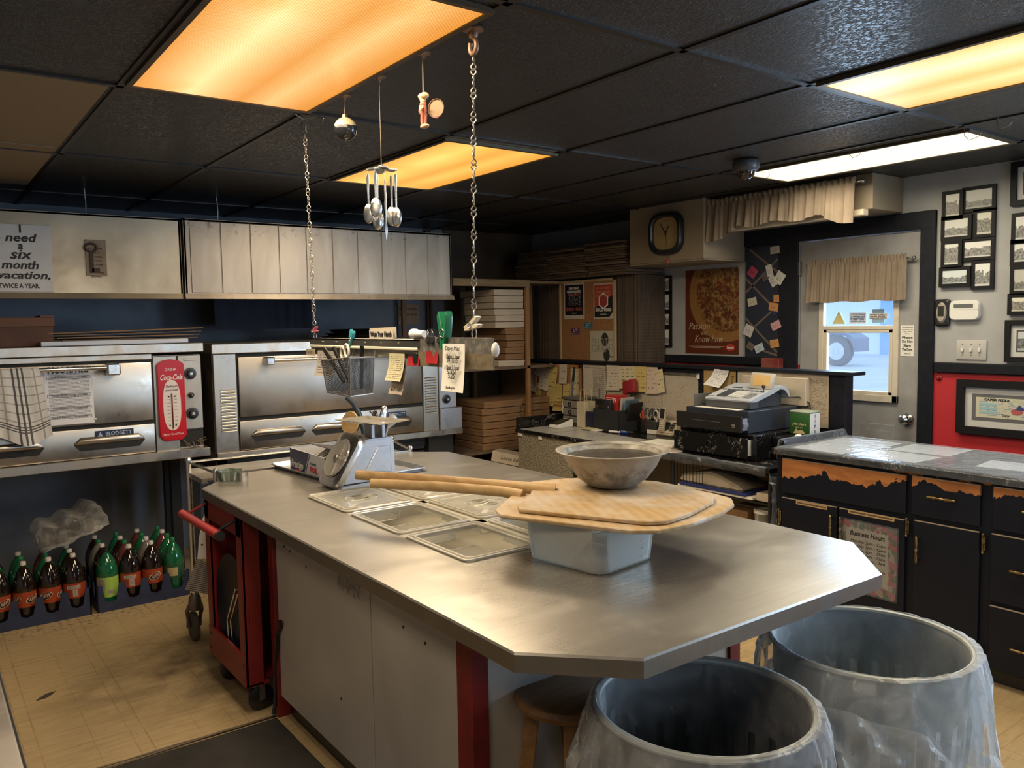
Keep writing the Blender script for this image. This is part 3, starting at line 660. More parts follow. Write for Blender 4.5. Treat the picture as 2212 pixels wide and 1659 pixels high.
# ------------------------------------------------------------------ things on and around the ovens
def oven_things():
    y = YO
    # tea towel over the left oven's handle
    q = NT('plaid_cloth'); u, v, _ = q.sep(q.co('UV'))
    def band(p, at, wd): return q.mt('LESS_THAN', q.mt('ABSOLUTE', q.mt('SUBTRACT', p, at)), wd)
    g = 0.0
    for at in (.18, .42, .90): g = q.mt('MAXIMUM', g, band(u, at, .012))
    for at in (.30, .42, .54, .66, .78, .9): g = q.mt('MAXIMUM', g, band(v, at, .008))
    k = 0.0
    for at in (.58, .66, .73): k = q.mt('MAXIMUM', k, band(u, at, .016))
    for at in (.17, .205, .24): k = q.mt('MAXIMUM', k, band(v, at, .008))
    q.set(c=q.mix(q.mt('MULTIPLY', k, .9), q.mix(q.mt('MULTIPLY', g, .7), (.64, .61, .56), (.24, .20, .18)), (.03, .028, .03)), r=.9)
    q.bump(q.noise(q.co('UV'), 160, 2), .2)
    m_tow = q.m
    t = thing('tea_towel', 'white and black plaid tea towel hanging on the left oven handle', 'towel', (.42, y - .09, 1.03))
    f = lambda u, v: .008 * math.sin(u * 13 + v * 2) * (1 - v) + .003 * math.sin(u * 31)
    b = MB(); n = 14; hz = 1.405; yb = y - .075
    b.sheet((.26, yb - .017, 1.035), (1, 0, .0), (.0, 0, 1), .305, .375, 18, 12, f)
    for v_ in b.bm.verts:
        k_ = (1.41 - v_.co.z) / .375; v_.co.x += .045 * k_ * ((v_.co.x - .26) / .3); v_.co.z += .03 * k_ * math.sin((v_.co.x - .26) * 20)
    b.build('front_fall', m_tow, t)
    b = MB(); pts = [(yb + .015 * math.sin(a), hz + .016 * math.cos(a)) for a in [(-PI / 2) + PI * i / 6 for i in range(7)]]
    pts = [(yb - .015, hz)] + [(yb - .016 * math.cos(PI * i / 6), hz + .016 * math.sin(PI * i / 6)) for i in range(7)] + [(yb + .017, hz - .12), (yb + .02, hz - .25)]
    for (ya, za), (yc, zc) in zip(pts, pts[1:]): b.quad([(.262, ya, za), (.563, ya, za), (.563, yc, zc), (.262, yc, zc)])
    b.build('back_fall', m_tow, t)
    # priorities notice
    a, c = fy(93, 793, y - .013), fy(205, 912, y - .013)
    t = thing('notice', 'white printed notice headed PRIORITIES on the left oven door', 'notice', ((a.x + c.x) / 2, y - .013, c.z))
    x0, x1, z0, z1 = a.x, c.x, 1.095, a.z
    MB().slab((x0, y - .0135, z0), RX, UZ, x1 - x0, z1 - z0, .001).build('paper', printmat('notice_body', (.74, .73, .74), (.26, .26, .28), 44, 46, .08, .1, .40, .45), t)
    b = MB().text('PRIORITIES', ((x0 + x1) / 2, y - .0155, z1 - .022), RX, UZ, .05, 0, wid=(x1 - x0) * .84, bold=.001)
    for zz in (z1 - .055, z1 - .155, z1 - .225, z1 - .275):
        for q_ in ((x0 + .012, zz - .016, x1 - .012, zz - .0145), (x0 + .012, zz - .0015, x1 - .012, zz), (x0 + .012, zz - .016, x0 + .0135, zz), (x1 - .0135, zz - .016, x1 - .012, zz)):
            b.box((q_[0], y - .0155, q_[1]), (q_[2], y - .0145, q_[3]))
        b.text('YOUR #1 PRIORITY IS THE CUSTOMER', ((x0 + x1) / 2, y - .0155, zz - .008), RX, UZ, .012, 0, wid=(x1 - x0) * .74)
    b.build('lettering', m_ink, t)
    MB().sph((x1 + .004, y - .016, z0 + .02), .006, 10).build('magnet', m_white, t)
    # enamel thermometer
    a, c = fy(342, 777, y - .02), fy(400, 944, y - .02); cx = (a.x + c.x) / 2; hw = .078; z0, z1 = .95, a.z
    t = thing('thermometer', 'red enamel cola thermometer hanging beside the left oven knobs', 'thermometer', (cx, y - .02, z0))
    M = Matrix(((1, 0, 0, cx), (0, 0, -1, y - .004), (0, 1, 0, 0), (0, 0, 0, 1)))
    def arch(hw, z0, z1, r=.03): return [(-hw + r, z0), (hw - r, z0), (hw, z0 + r), (hw, z1 - r), (hw - r, z1 - .008), (0, z1), (-hw + r, z1 - .008), (-hw, z1 - r), (-hw, z0 + r)]
    MB().prism(arch(hw, z0, z1), 0, .016, 0, M, .005, 2).build('plate', mat('red_enamel', (.46, .01, .018), .25), t)
    zc = (z0 + z1) / 2 - .03
    se = lambda t: abs(t) ** .78 * (1 if t >= 0 else -1)
    ov = [(.050 * se(math.cos(i * PI / 24)), zc + .150 * se(math.sin(i * PI / 24))) for i in range(48)]
    MB().prism(ov, .016, .0175, 0, M).build('dial_face', mat('enamel_cream', (.68, .60, .54), .3), t)
    b = MB(); yt = y - .004 - .0172; P = lambda dz: (cx, yt, z1 - dz)
    b.text('DRINK', P(.062), RX, UZ, .022); b.text('Coca-Cola', P(.108), RX, UZ, .046, 0, sh=.35, wid=.125, bold=.0008); b.text('Sign of Good Taste', (cx, yt, z0 + .04), RX, UZ, .017, 0, wid=.115)
    b.build('lettering', m_inkw, t)
    b = MB(); yt = y - .004 - .0185
    b.text('Refresh', (cx, yt, zc + .112), RX, UZ, .022, 0, sh=.3); b.text('yourself', (cx, yt, zc + .09), RX, UZ, .022, 0, sh=.3)
    for i in range(9):
        zz = zc + .055 - i * .021
        for s_ in (-1, 1): b.box((cx + s_ * .012, yt, zz), (cx + s_ * .028, yt + .001, zz + .0016))
    for zz in (zc + .052, zc - .12):
        for s_ in (-1, 1): b.sph((cx + s_ * .017, yt, zz), .0045, 8)
    b.build('scale_marks', m_ink, t)
    MB().cyl((cx, yt - .003, zc - .14), (cx, yt - .003, zc + .07), .0032, n=8).build('glass_tube', mat('red_spirit', (.12, .012, .01), .2), t)
    # on top of the left oven
    m_wb = mat('white_laminate_board', (.56, .60, .68), .45)
    a = fy(89, 746, y - .02)
    tag(MB().box((a.x, y - .012, 1.531), (1.36, y + .42, 1.556), 0, .003).build('white_board', m_wb), 'long white board lying on top of the left oven', 'board')
    z = 1.557
    labs = ['topmost', 'second', 'third', 'bottom']
    for k in range(4):
        b = MB(); wdt = .80 - .03 * k
        b.box((-wdt / 2, 0, 0), (wdt / 2, .45, .006)); b.box((-wdt / 2 - .05, .03, 0), (-wdt / 2, .2, .005)); b.box((wdt / 2, .05, 0), (wdt / 2 + .05, .3, .005))
        zz = z + .026 * (3 - k) / 1.0 * .62
        o = b.xf(Matrix.Translation((1.02 + .012 * k, y + .04 + .01 * k, zz)) @ Matrix.Rotation(math.radians(-1.2 * (3 - k) * .35), 4, 'Y') @ Matrix.Rotation(math.radians(-3 + 2 * k), 4, 'Z')).build('flattened_box', [m_card, m_carddk][k % 2])
        tag(o, 'flattened brown pizza box, %s of the loose pile on the left oven' % labs[k], 'flattened box', 'flattened boxes on the left oven')
    b = MB().box((-.05, y + .06, 1.531), (.66, y + .52, 1.685), 0, .003)
    t = thing('cardboard_carton', 'reddish brown cardboard carton standing on the left oven top', 'carton', (.3, y + .3, 1.531))
    b.build('carton_body', mat('reddish_cardboard', (.105, .05, .032), .8, c2=(.08, .038, .025), sc=6), t)
    b = MB().box((-.052, y + .052, 1.640), (.668, y + .53, 1.69), 0, .003); b.box((.60, y + .05, 1.69), (.665, y + .3, 1.70)); b.build('carton_lid', mat('reddish_lid', (.13, .062, .04), .8), t)
    # dark round pans and a lifter on the right oven
    m_pan = mat('dark_pan', (.03, .028, .026), .4, .6)
    for k, lab in enumerate(('bottom', 'middle', 'topmost')):
        M = Matrix.Translation((2.62 + .03 * k, y + .35, 1.522 + .022 * k)) @ Matrix.Rotation(math.radians(-2 + 1.5 * k), 4, 'X')
        tag(MB().lathe([(0, 0), (.20, 0), (.235, .02), (.24, .02), (.205, -.002), (0, -.004)], 36, 0, M).build('pizza_pan', m_pan), 'dark round pizza pan, %s of the stack on the right oven' % lab, 'pizza pan', 'pizza pans on the right oven')
    # dark cloth hung behind, sign, pipes
    b = MB().sheet((1.72, 5.75, 1.60), RX, UZ, .70, .372, 40, 2, lambda u, v: .012 * math.sin(u * 34) * (1 if u > .62 else .25))
    tag(b.build('dark_cloth', mat('navy_cloth', (.012, .017, .035), .8)), 'dark navy cloth hanging in the gap above the right oven', 'cloth')
    ys = WY - .004; a, c = fy(858, 660, ys), fy(904, 698, ys)
    t = thing('shutoff_sign', 'tan metal sign for the propane shut off valve on the wall', 'sign', ((a.x + c.x) / 2, ys, c.z))
    MB().box((a.x, ys - .004, c.z - .01), (c.x, ys, a.z + .015), 0, .001).build('plate', mat('tan_sign', (.36, .25, .14), .5, c2=(.29, .2, .11), sc=12), t)
    b = MB()
    for s_, v_ in (('MASTER PROPANE', 668), ('SHUT OFF VALVE', 680)): p = fy(881, v_, ys); b.text(s_, (p.x, ys - .005, p.z), RX, UZ, .032, 0, wid=(c.x - a.x) * .84, bold=.0006)
    b.build('lettering', mat('dark_red_ink', (.16, .03, .02), .6), t)
    b = MB()
    for zz in (c.z + .004,):
        for xx in (a.x + .015, c.x - .015): b.cyl((xx, ys - .006, zz), (xx, ys - .003, zz), .007, n=10)
    b.build('screw', m_dullmetal, t)
    t = thing('pipe_run', 'brown pipes with a grey junction box on the wall by the propane sign', 'pipe', (3.75, ys - .03, 1.3))
    for u_ in (925, 932):
        p = fy(u_, 690, ys - .03); MB().cyl((p.x, ys - .03, 1.1), (p.x, ys - .03, CEIL - .01), .012, n=10).build('pipe', mat('brown_pipe', (.10, .06, .04), .5), t)
    p = fy(931, 722, ys - .03); MB().box((p.x - .04, ys - .07, p.z - .06), (p.x + .04, ys - .01, p.z + .05), 0, .004).build('junction_box', mat('grey_box', (.22, .22, .22), .5), t)
oven_things()

# ------------------------------------------------------------------ soda crates and bottles
def soda():
    m_crate = mat('blue_crate_plastic', (.024, .036, .085), .45, c2=(.016, .024, .055), sc=10)
    def crate(x0, y0, ncol, rz, lab):
        t = thing('bottle_crate', lab, 'crate', (x0, y0, 0), rz, 'soda crates'); P = .122; wd = P * ncol + .02; dp = P * 4 + .02
        b = MB().box((0, .006, .0), (wd, dp, .018))
        def wall(L, M):
            poly = [(0, 0), (L, 0)]; top = [(0, .155)]
            for i in range(int(round((L - .02) / P))):
                c = .01 + P * (i + .5); top += [(c - .044, .155), (c - .038, .11), (c - .028, .062), (c, .052), (c + .028, .062), (c + .038, .11), (c + .044, .155)]
            top += [(L, .155)]
            b.prism(poly + top[::-1], 0, .007, 0, M)
        wall(wd, Matrix(((1, 0, 0, 0), (0, 0, 1, 0), (0, 1, 0, 0), (0, 0, 0, 1)))); wall(wd, Matrix(((1, 0, 0, 0), (0, 0, 1, dp - .007), (0, 1, 0, 0), (0, 0, 0, 1))))
        for xx in (0, wd - .007): wall(dp, Matrix(((0, 0, 1, xx), (1, 0, 0, 0), (0, 1, 0, 0), (0, 0, 0, 1))))
        for i in range(1, ncol): b.box((.01 + P * i - .009, .007, .018), (.01 + P * i + .009, dp - .007, .075), 0, .003)
        b.build('crate_body', m_crate, t, W=False)
    crate(-.235, 5.085, 8, 0, 'dark blue soda crate at the left edge, under the left oven')
    crate(.792, 5.075, 4, .02, 'dark blue soda crate nearer the chrome cart, under the left oven')
    prof = [(0, .008), (.034, 0), (.052, .004), (.057, .02), (.057, .165), (.0595, .175), (.0595, .195), (.055, .222), (.042, .262), (.024, .292), (.0145, .303), (.014, .318), (0, .318)]
    m_liq = {'cola': mat('dark_cola', (.012, .006, .004), .08, coat=.5), 'green': mat('green_bottle', (.008, .11, .045), .1, coat=.5), 'clear': mat('clear_bottle', (.16, .14, .12), .1, coat=.5), 'pink': mat('pink_soda', (.12, .03, .03), .1, coat=.5)}
    m_cap = {'w': mat('white_cap', (.62, .58, .55), .4), 'g': mat('green_cap', (.015, .16, .06), .4), 'k': mat('black_cap', (.01, .01, .01), .4)}
    m_rb = mat('root_beer_label', (.33, .05, .015), .45); m_lime = mat('lime_label', (.33, .52, .09), .45); m_gd = mat('green_gold_label', (.02, .09, .04), .45); m_lwhite = printmat('nutrition_panel', (.55, .50, .45), (.1, .07, .06), 14, 12, .05, .05, .4, .6)
    m_logo = mat('logo_cream', (.70, .62, .52), .5); m_lbrown = mat('logo_brown', (.03, .012, .008), .5)
    def arcpatch(b, r, a0, a1, z0, z1, m=0): b.lathe([(r, z0), (r, z1)], 8, m, None, a0, a1)
    def bottle(p, liq, cap, label=None, lab='', az=-2.2, group='soda bottles in the crates'):
        t = thing('soda_bottle', lab, 'bottle', (p[0], p[1], .019), 0, group)
        MB().lathe(prof, 20).build('bottle_body', m_liq[liq], t, W=False)
        MB().lathe([(0, .332), (.0135, .332), (.015, .329), (.015, .312), (0, .312)], 16).build('cap', m_cap[cap], t, W=False)
        if not label: return
        z0, z1 = .088, .172; r = .0585
        if label == 'lime': z0, z1 = .055, .178
        ml = {'rb': m_rb, 'rbback': m_rb, 'lime': m_lime, 'gd': m_gd}[label]
        L = MB().lathe([(r, z0), (r, z1)], 24).build('label', ml, t, W=False)
        if label == 'rb':
            b = MB()
            for a in (az, az + 1.55):
                Mx = frm((r * math.cos(a), r * math.sin(a), (z0 + z1) / 2), (-math.sin(a), math.cos(a), 0), (0, 0, 1))
                for rr, mm, dz in ((1, 0, .0), (.86, 1, .0009)):
                    el = [(.034 * rr * math.cos(i * PI / 10), .021 * rr * math.sin(i * PI / 10)) for i in range(20)]
                    vs = []
                    for ex, ey in el:
                        aa = a + ex / r; q_ = r + .0008 + dz; vs.append(b.bm.verts.new((q_ * math.cos(aa), q_ * math.sin(aa), (z0 + z1) / 2 + ey + ex * .25)))
                    b.face(vs, mm)
                n0 = len(b.bm.verts); b.bm.verts.ensure_lookup_table(); old = set(b.bm.verts)
                b.text('A&W', (0, 0, 0), RX, V((0, 1, 0)), .03, 0, sh=.25, wid=.05, bold=.001)
                for v in b.bm.verts:
                    if v not in old:
                        aa = a + v.co.x / r; h = (z0 + z1) / 2 + v.co.y + v.co.x * .25; q_ = r + .0026; v.co = (q_ * math.cos(aa), q_ * math.sin(aa), h)
            b.build('logo', [m_logo, m_lbrown], L, W=False)
        if label in ('rbback', 'lime'):
            b = MB(); r2 = r + .0006
            if label == 'rbback': arcpatch(b, r2, az - .45, az + .75, z0 + .052, z1 - .012); arcpatch(b, r2, az + .05, az + .5, z0 + .01, z0 + .048)
            else: arcpatch(b, r2, az - .95, az - .1, z0 + .045, z1 - .01); arcpatch(b, r2, az + .1, az + .6, z0 + .02, z0 + .045)
            b.build('nutrition_panel', m_lwhite, L, W=False)
        if label == 'gd':
            b = MB(); arcpatch(b, r + .0006, az - .5, az + .5, z0 + .02, z1 - .012); b.build('crest', mat('crest_cream', (.5, .38, .2), .5), L, W=False)
    H = .335
    fr = [((0, 1217), 'cola', 'w', 'rb', 'root beer bottle with white cap, at the left picture edge', -1.2), ((56, 1219), 'cola', 'w', 'rb', 'root beer bottle with white cap, second in the front row from the left', -2.55),
          ((110, 1210), 'cola', 'w', 'rb', 'root beer bottle facing out, third in the front row from the left', -2.05), ((166, 1200), 'cola', 'w', 'rbback', 'root beer bottle showing its nutrition panel, at the right end of the left crate', -1.9),
          ((232, 1196), 'green', 'k', 'lime', 'green bottle with a lime label in the crate nearer the cart', -1.9), ((281, 1179), 'cola', 'w', 'rbback', 'root beer bottle beside the lime labelled bottle', -1.9),
          ((318, 1161), 'cola', 'w', 'rb', 'root beer bottle third along the crate nearer the cart', -1.5), ((363, 1151), 'green', 'g', 'gd', 'dark green bottle with cream crest at the crate end by the cart', -1.9)]
    pos = []
    for i, (px, lq, cp, lb, la, az) in enumerate(fr):
        p = fz(px[0], px[1], .019 + H - .004)
        if i < 4: p = V((-.235 + .01 + .122 * (4.5 + i) + (0), 5.085 + .075, 0))
        else: p = V((.792 + .01 + .122 * (i - 3.5), 5.085 + .075, 0))
        pos.append(p); bottle(p, lq, cp, lb, la, az)
    sec = [('green', 'g', 'green bottle behind the left crate front row, first from the left'), ('green', 'g', 'green bottle directly behind the second front root beer'), ('green', 'g', 'green bottle directly behind the third front root beer'), ('cola', 'w', 'dark cola bottle with white cap behind the left crate end'),
           ('cola', 'w', 'dark cola bottle with white cap behind the lime labelled bottle'), ('pink', 'g', 'pink soda bottle with green cap behind the second crate front row'), ('clear', 'w', 'clear bottle in the second row of the crate by the cart'), ('green', 'g', 'green bottle in the second row at the cart end')]
    for i, (lq, cp, la) in enumerate(sec): bottle(pos[i] + V((0, .122, 0)), lq, cp, None, la)
    k = 0
    for row in (2, 3):
        for i in range(8):
            if i < 4 and row == 3: continue
            bottle(pos[i] + V((0, .122 * row, 0)), ('green', 'clear', 'cola', 'green', 'pink')[(i + row) % 5], 'gw'[(i + row) % 2], None, 'unlabelled soda bottle in the shadowy back rows of the crates', group='bottles in the dark back rows'); k += 1
    # shrink-wrapped pack lying on the bottle tops
    t = thing('bottle_pack', 'shrink wrapped pack of small bottles lying on the soda bottles', 'bottle pack', (.71, 5.4, .356))
    r = random.Random(5)
    bp = [(0, 0), (.026, .0), (.03, .01), (.03, .11), (.026, .14), (.012, .165), (.011, .185), (0, .185)]
    n = 0
    for i in range(4):
        for j in range(2):
            M = Matrix.Translation((.60 + .068 * i, 5.31 + .10 * j, .385 + .03 * j + .022 * i)) @ Matrix.Rotation(math.radians(-78), 4, 'X') @ Matrix.Rotation(.1, 4, 'Y')
            MB().lathe(bp, 14, 0, M).build('small_bottle', m_liq['cola'] if (i, j) == (2, 0) else m_liq['clear'], t)
    b = MB(); NX, NYY = 22, 14; g = []
    import mathutils
    b.box((-.185, -.16, -.04), (.185, .16, .09))
    bmesh.ops.subdivide_edges(b.bm, edges=b.bm.edges[:], cuts=13, use_grid_fill=True)
    for v in b.bm.verts:
        nz = mathutils.noise.noise_vector(v.co * 17) * .013 + mathutils.noise.noise_vector(v.co * 40) * .004
        v.co = v.co + nz; v.co.z += .018 * math.cos(v.co.x * 46) * (1 if v.co.z > .03 else .3)
        v.co.x *= 1 - .35 * max(0, v.co.z - .02); v.co.y *= 1 - .2 * abs(v.co.x / .18) ** 3
    b.xf(Matrix.Translation((.715, 5.39, .445)) @ Matrix.Rotation(math.radians(-17), 4, 'Y') @ Matrix.Rotation(.05, 4, 'Z'))
    b.build('plastic_wrap', m_wrap, t, smooth=50)
soda()
# ------------------------------------------------------------------ steel island
def rrect(hw, hd, r, n=4):
    P = []
    for cx, cy, a0 in ((hw - r, hd - r, 0), (-hw + r, hd - r, PI / 2), (-hw + r, -hd + r, PI), (hw - r, -hd + r, 1.5 * PI)):
        for i in range(n + 1):
            a = a0 + PI / 2 * i / n; P.append((cx + r * math.cos(a), cy + r * math.sin(a)))
    return P
def loft(b, levels, m=0, M=None, cap0=False, cap1=False, n=4):
    R = []
    for hw, hd, r, z in levels: R.append([b.bm.verts.new((M @ V((x, y, z))) if M else (x, y, z)) for x, y in rrect(hw, hd, r, n)])
    for A, B in zip(R, R[1:]):
        k = len(A)
        for i in range(k): b.face([A[i], A[(i + 1) % k], B[(i + 1) % k], B[i]], m)
    if cap0: b.face(R[0][::-1], m)
    if cap1: b.face(R[-1], m)
    return b
ZT = .90
PANS = [(1.315, 1.615, 2.86, 3.235, 1), (1.315, 1.615, 2.44, 2.825, 0), (1.315, 1.615, 2.02, 2.405, 0),
        (1.655, 1.955, 2.86, 3.235, 1), (1.655, 1.955, 2.44, 2.825, 1), (1.655, 1.955, 2.02, 2.405, 0)]
def island():
    t = thing('work_island', 'long stainless topped work island with clipped corners and white panels', 'island', (1.7, 2.7, 0))
    poly = [(1.026, 1.395), (1.222, 1.195), (2.165, 1.19), (2.395, 1.41), (2.415, 3.87), (2.24, 4.02), (1.26, 4.005), (1.028, 3.745)]
    hole = [(1.318, 2.023), (1.952, 2.023), (1.952, 3.232), (1.318, 3.232)]
    b = MB()
    cx, cy = 1.7, 2.7
    ins = lambda x, y, k: (x + (cx - x) * k / abs(x - cx) * .7, y + (cy - y) * k / abs(y - cy) * .7)
    vo = [b.bm.verts.new((*ins(x, y, .005), ZT)) for x, y in poly]; ve = [b.bm.verts.new((x, y, ZT - .005)) for x, y in poly]; vh = [b.bm.verts.new((x, y, ZT)) for x, y in hole]
    es = [b.bm.edges.new((L[i], L[(i + 1) % len(L)])) for L in (vo, vh) for i in range(len(L))]
    bmesh.ops.triangle_fill(b.bm, use_beauty=True, use_dissolve=False, edges=es, normal=(0, 0, 1))
    lo = [b.bm.verts.new((x, y, ZT - .045)) for x, y in poly]
    li = [b.bm.verts.new((x + (cx - x) * .02, y + (cy - y) * .01, ZT - .045)) for x, y in poly]
    for i in range(8):
        j = (i + 1) % 8
        b.face([vo[i], vo[j], ve[j], ve[i]]); b.face([ve[i], ve[j], lo[j], lo[i]], 1); b.face([lo[i], lo[j], li[j], li[i]], 1)
    vd = [b.bm.verts.new((x, y, ZT - .012)) for x, y in hole]
    for i in range(4): b.face([vh[i], vh[(i + 1) % 4], vd[(i + 1) % 4], vd[i]])
    o = b.build('worktop', [m_top, steelmat('edge_steel', (.27, .25, .225), .36, (1, 1, 1), sc=4)], t, smooth=0)
    # bars of the well and its floor
    b = MB()
    b.box((1.61, 2.02, ZT - .014), (1.66, 3.235, ZT - .001)); b.box((1.315, 2.40, ZT - .014), (1.955, 2.445, ZT - .001)); b.box((1.315, 2.82, ZT - .014), (1.955, 2.865, ZT - .001))
    b.box((1.30, 2.0, ZT - .16), (1.97, 3.25, ZT - .15)); b.box((1.30, 2.0, ZT - .16), (1.305, 3.25, ZT - .02)); b.box((1.965, 2.0, ZT - .16), (1.97, 3.25, ZT - .02)); b.box((1.3, 2.0, ZT - .16), (1.97, 2.005, ZT - .02)); b.box((1.3, 3.245, ZT - .16), (1.97, 3.25, ZT - .02))
    b.build('pan_well', mat('well_enamel', (.46, .43, .355), .4), t)
    q = NT('white_panel'); oo = q.co(); f = q.ramp(q.noise(oo, 2.2, 5, .6, .5), .35, .7)
    ch = q.mt('GREATER_THAN', q.noise(oo, 15, 5, .7), .70)
    q.set(c=q.mix(q.mt('MULTIPLY', ch, .8), q.mix(f, (.50, .47, .43), (.40, .375, .34)), (.20, .15, .10)), r=.42)
    m_pan = q.m
    for nm, (a, c) in (('side_panel', ((1.165, 2.373, .09), (1.18, 3.215, .855))), ('side_panel', ((1.166, 1.835, .09), (1.18, 2.368, .855))), ('end_panel', ((1.205, 1.765, .09), (2.22, 1.78, .855))), ('side_panel', ((2.24, 1.835, .09), (2.255, 3.215, .855))), ('end_panel', ((1.205, 3.22, .09), (2.22, 3.235, .855)))):
        MB().box(a, c, 0, .001).build(nm, m_pan, t)
    b = MB().box((1.20, 1.80, 0), (2.22, 3.2, .09)); b.build('plinth', m_blackp, t)
    for xx, yy in ((1.15, 1.755), (1.15, 3.215), (2.215, 1.755), (2.215, 3.215)): MB().box((xx, yy, 0), (xx + .055, yy + .075 if yy < 2 else yy + .055, .857), 0, .002).build('corner_post', mat('island_post_red', (.20, .014, .012), .5, c2=(.13, .01, .01), sc=12), t)
    b = MB()
    for yy, zz in ((3.12, .742), (3.06, .735), (2.90, .71), (2.15, .70), (2.02, .69), (2.08, .28), (2.62, .30)): b.cyl((1.163, yy, zz), (1.168, yy, zz), .005, n=8)
    b.build('screw_hole', m_blackp, t)
    b = MB().box((1.164, 2.44, .70), (1.1665, 2.62, .79)); b.build('glue_scar', mat('glue_scar', (.30, .25, .20), .8, c2=(.44, .41, .37), sc=45, lo=.45, hi=.55), t)
    b = MB().tube([(1.13, 3.225, .02), (1.145, 3.235, .06), (1.15, 3.23, .2), (1.15, 3.20, .36), (1.155, 3.17, .40), (1.15, 3.155, .43)], .008, 8); b.build('cable_hook', m_blackp, t)
    b = MB().box((1.60, 1.30, .79), (2.10, 1.33, .855)); b.build('edge_brace', mat('rusty_wood', (.22, .13, .07), .7, c2=(.3, .05, .03), sc=9), t)
    # food pans set in the island, some with lids
    where = ['at the far front corner', 'in the middle of the front row', 'nearest the clear tub', 'behind the peel handles', 'in the middle of the back row', 'half under the wooden peels']
    m_pedge = mat('pan_edge_highlight', (.60, .575, .50), .12, coat=.4)  # pale rings stand in for the highlights along the pan edges
    for k, (x0, x1, y0, y1, lid) in enumerate(PANS):
        cx, cy = (x0 + x1) / 2, (y0 + y1) / 2; hw, hd = (x1 - x0) / 2, (y1 - y0) / 2
        p = thing('food_pan', 'clear %s food pan set in the island, %s' % ('lidded' if lid else 'open', where[k]), 'food pan', (cx, cy, ZT - .1), 0, 'food pans set in the island')
        M = Matrix.Translation((cx, cy, ZT))
        b = loft(MB(), [(hw, hd, .02, .001), (hw, hd, .02, .006), (hw - .008, hd - .008, .02, .007), (hw - .022, hd - .022, .03, .004), (hw - .026, hd - .026, .03, -.004), (hw - .036, hd - .036, .03, -.066)], 0, M, cap1=True)
        for dd, zz, rr in ((.001, .006, .0035), (.022, .005, .0028), (.037, -.066, .0024)):
            b.tube([M @ V((x, y, zz)) for x, y in rrect(hw - dd, hd - dd, .022)], rr, 6, 1, True)
        b.build('pan_body', [m_pcd, m_pedge], p)
        if lid:
            b = loft(MB(), [(hw - .002, hd - .002, .02, .0085), (hw - .002, hd - .002, .02, .014), (hw - .02, hd - .02, .02, .0155), (hw - .026, hd - .026, .02, .010), (hw - .12, hd - .13, .02, .010), (hw - .116, hd - .126, .02, .014), (hw - .10, hd - .11, .025, .010)][:5], 0, M, cap1=False)
            loft(b, [(.078, .048, .02, .010), (.072, .042, .018, .013), (.066, .036, .018, -.006)], 0, M, cap1=True)
            b.build('lid', m_pc, p)
            b = MB().tube([M @ V(q) for q in ((-.07, 0, .012), (-.055, 0, .016), (-.02, .006, .005), (.02, -.006, .016), (.055, 0, .016), (.07, 0, .012))], .0065, 8); b.build('lid_grip', m_pc, p)
island()

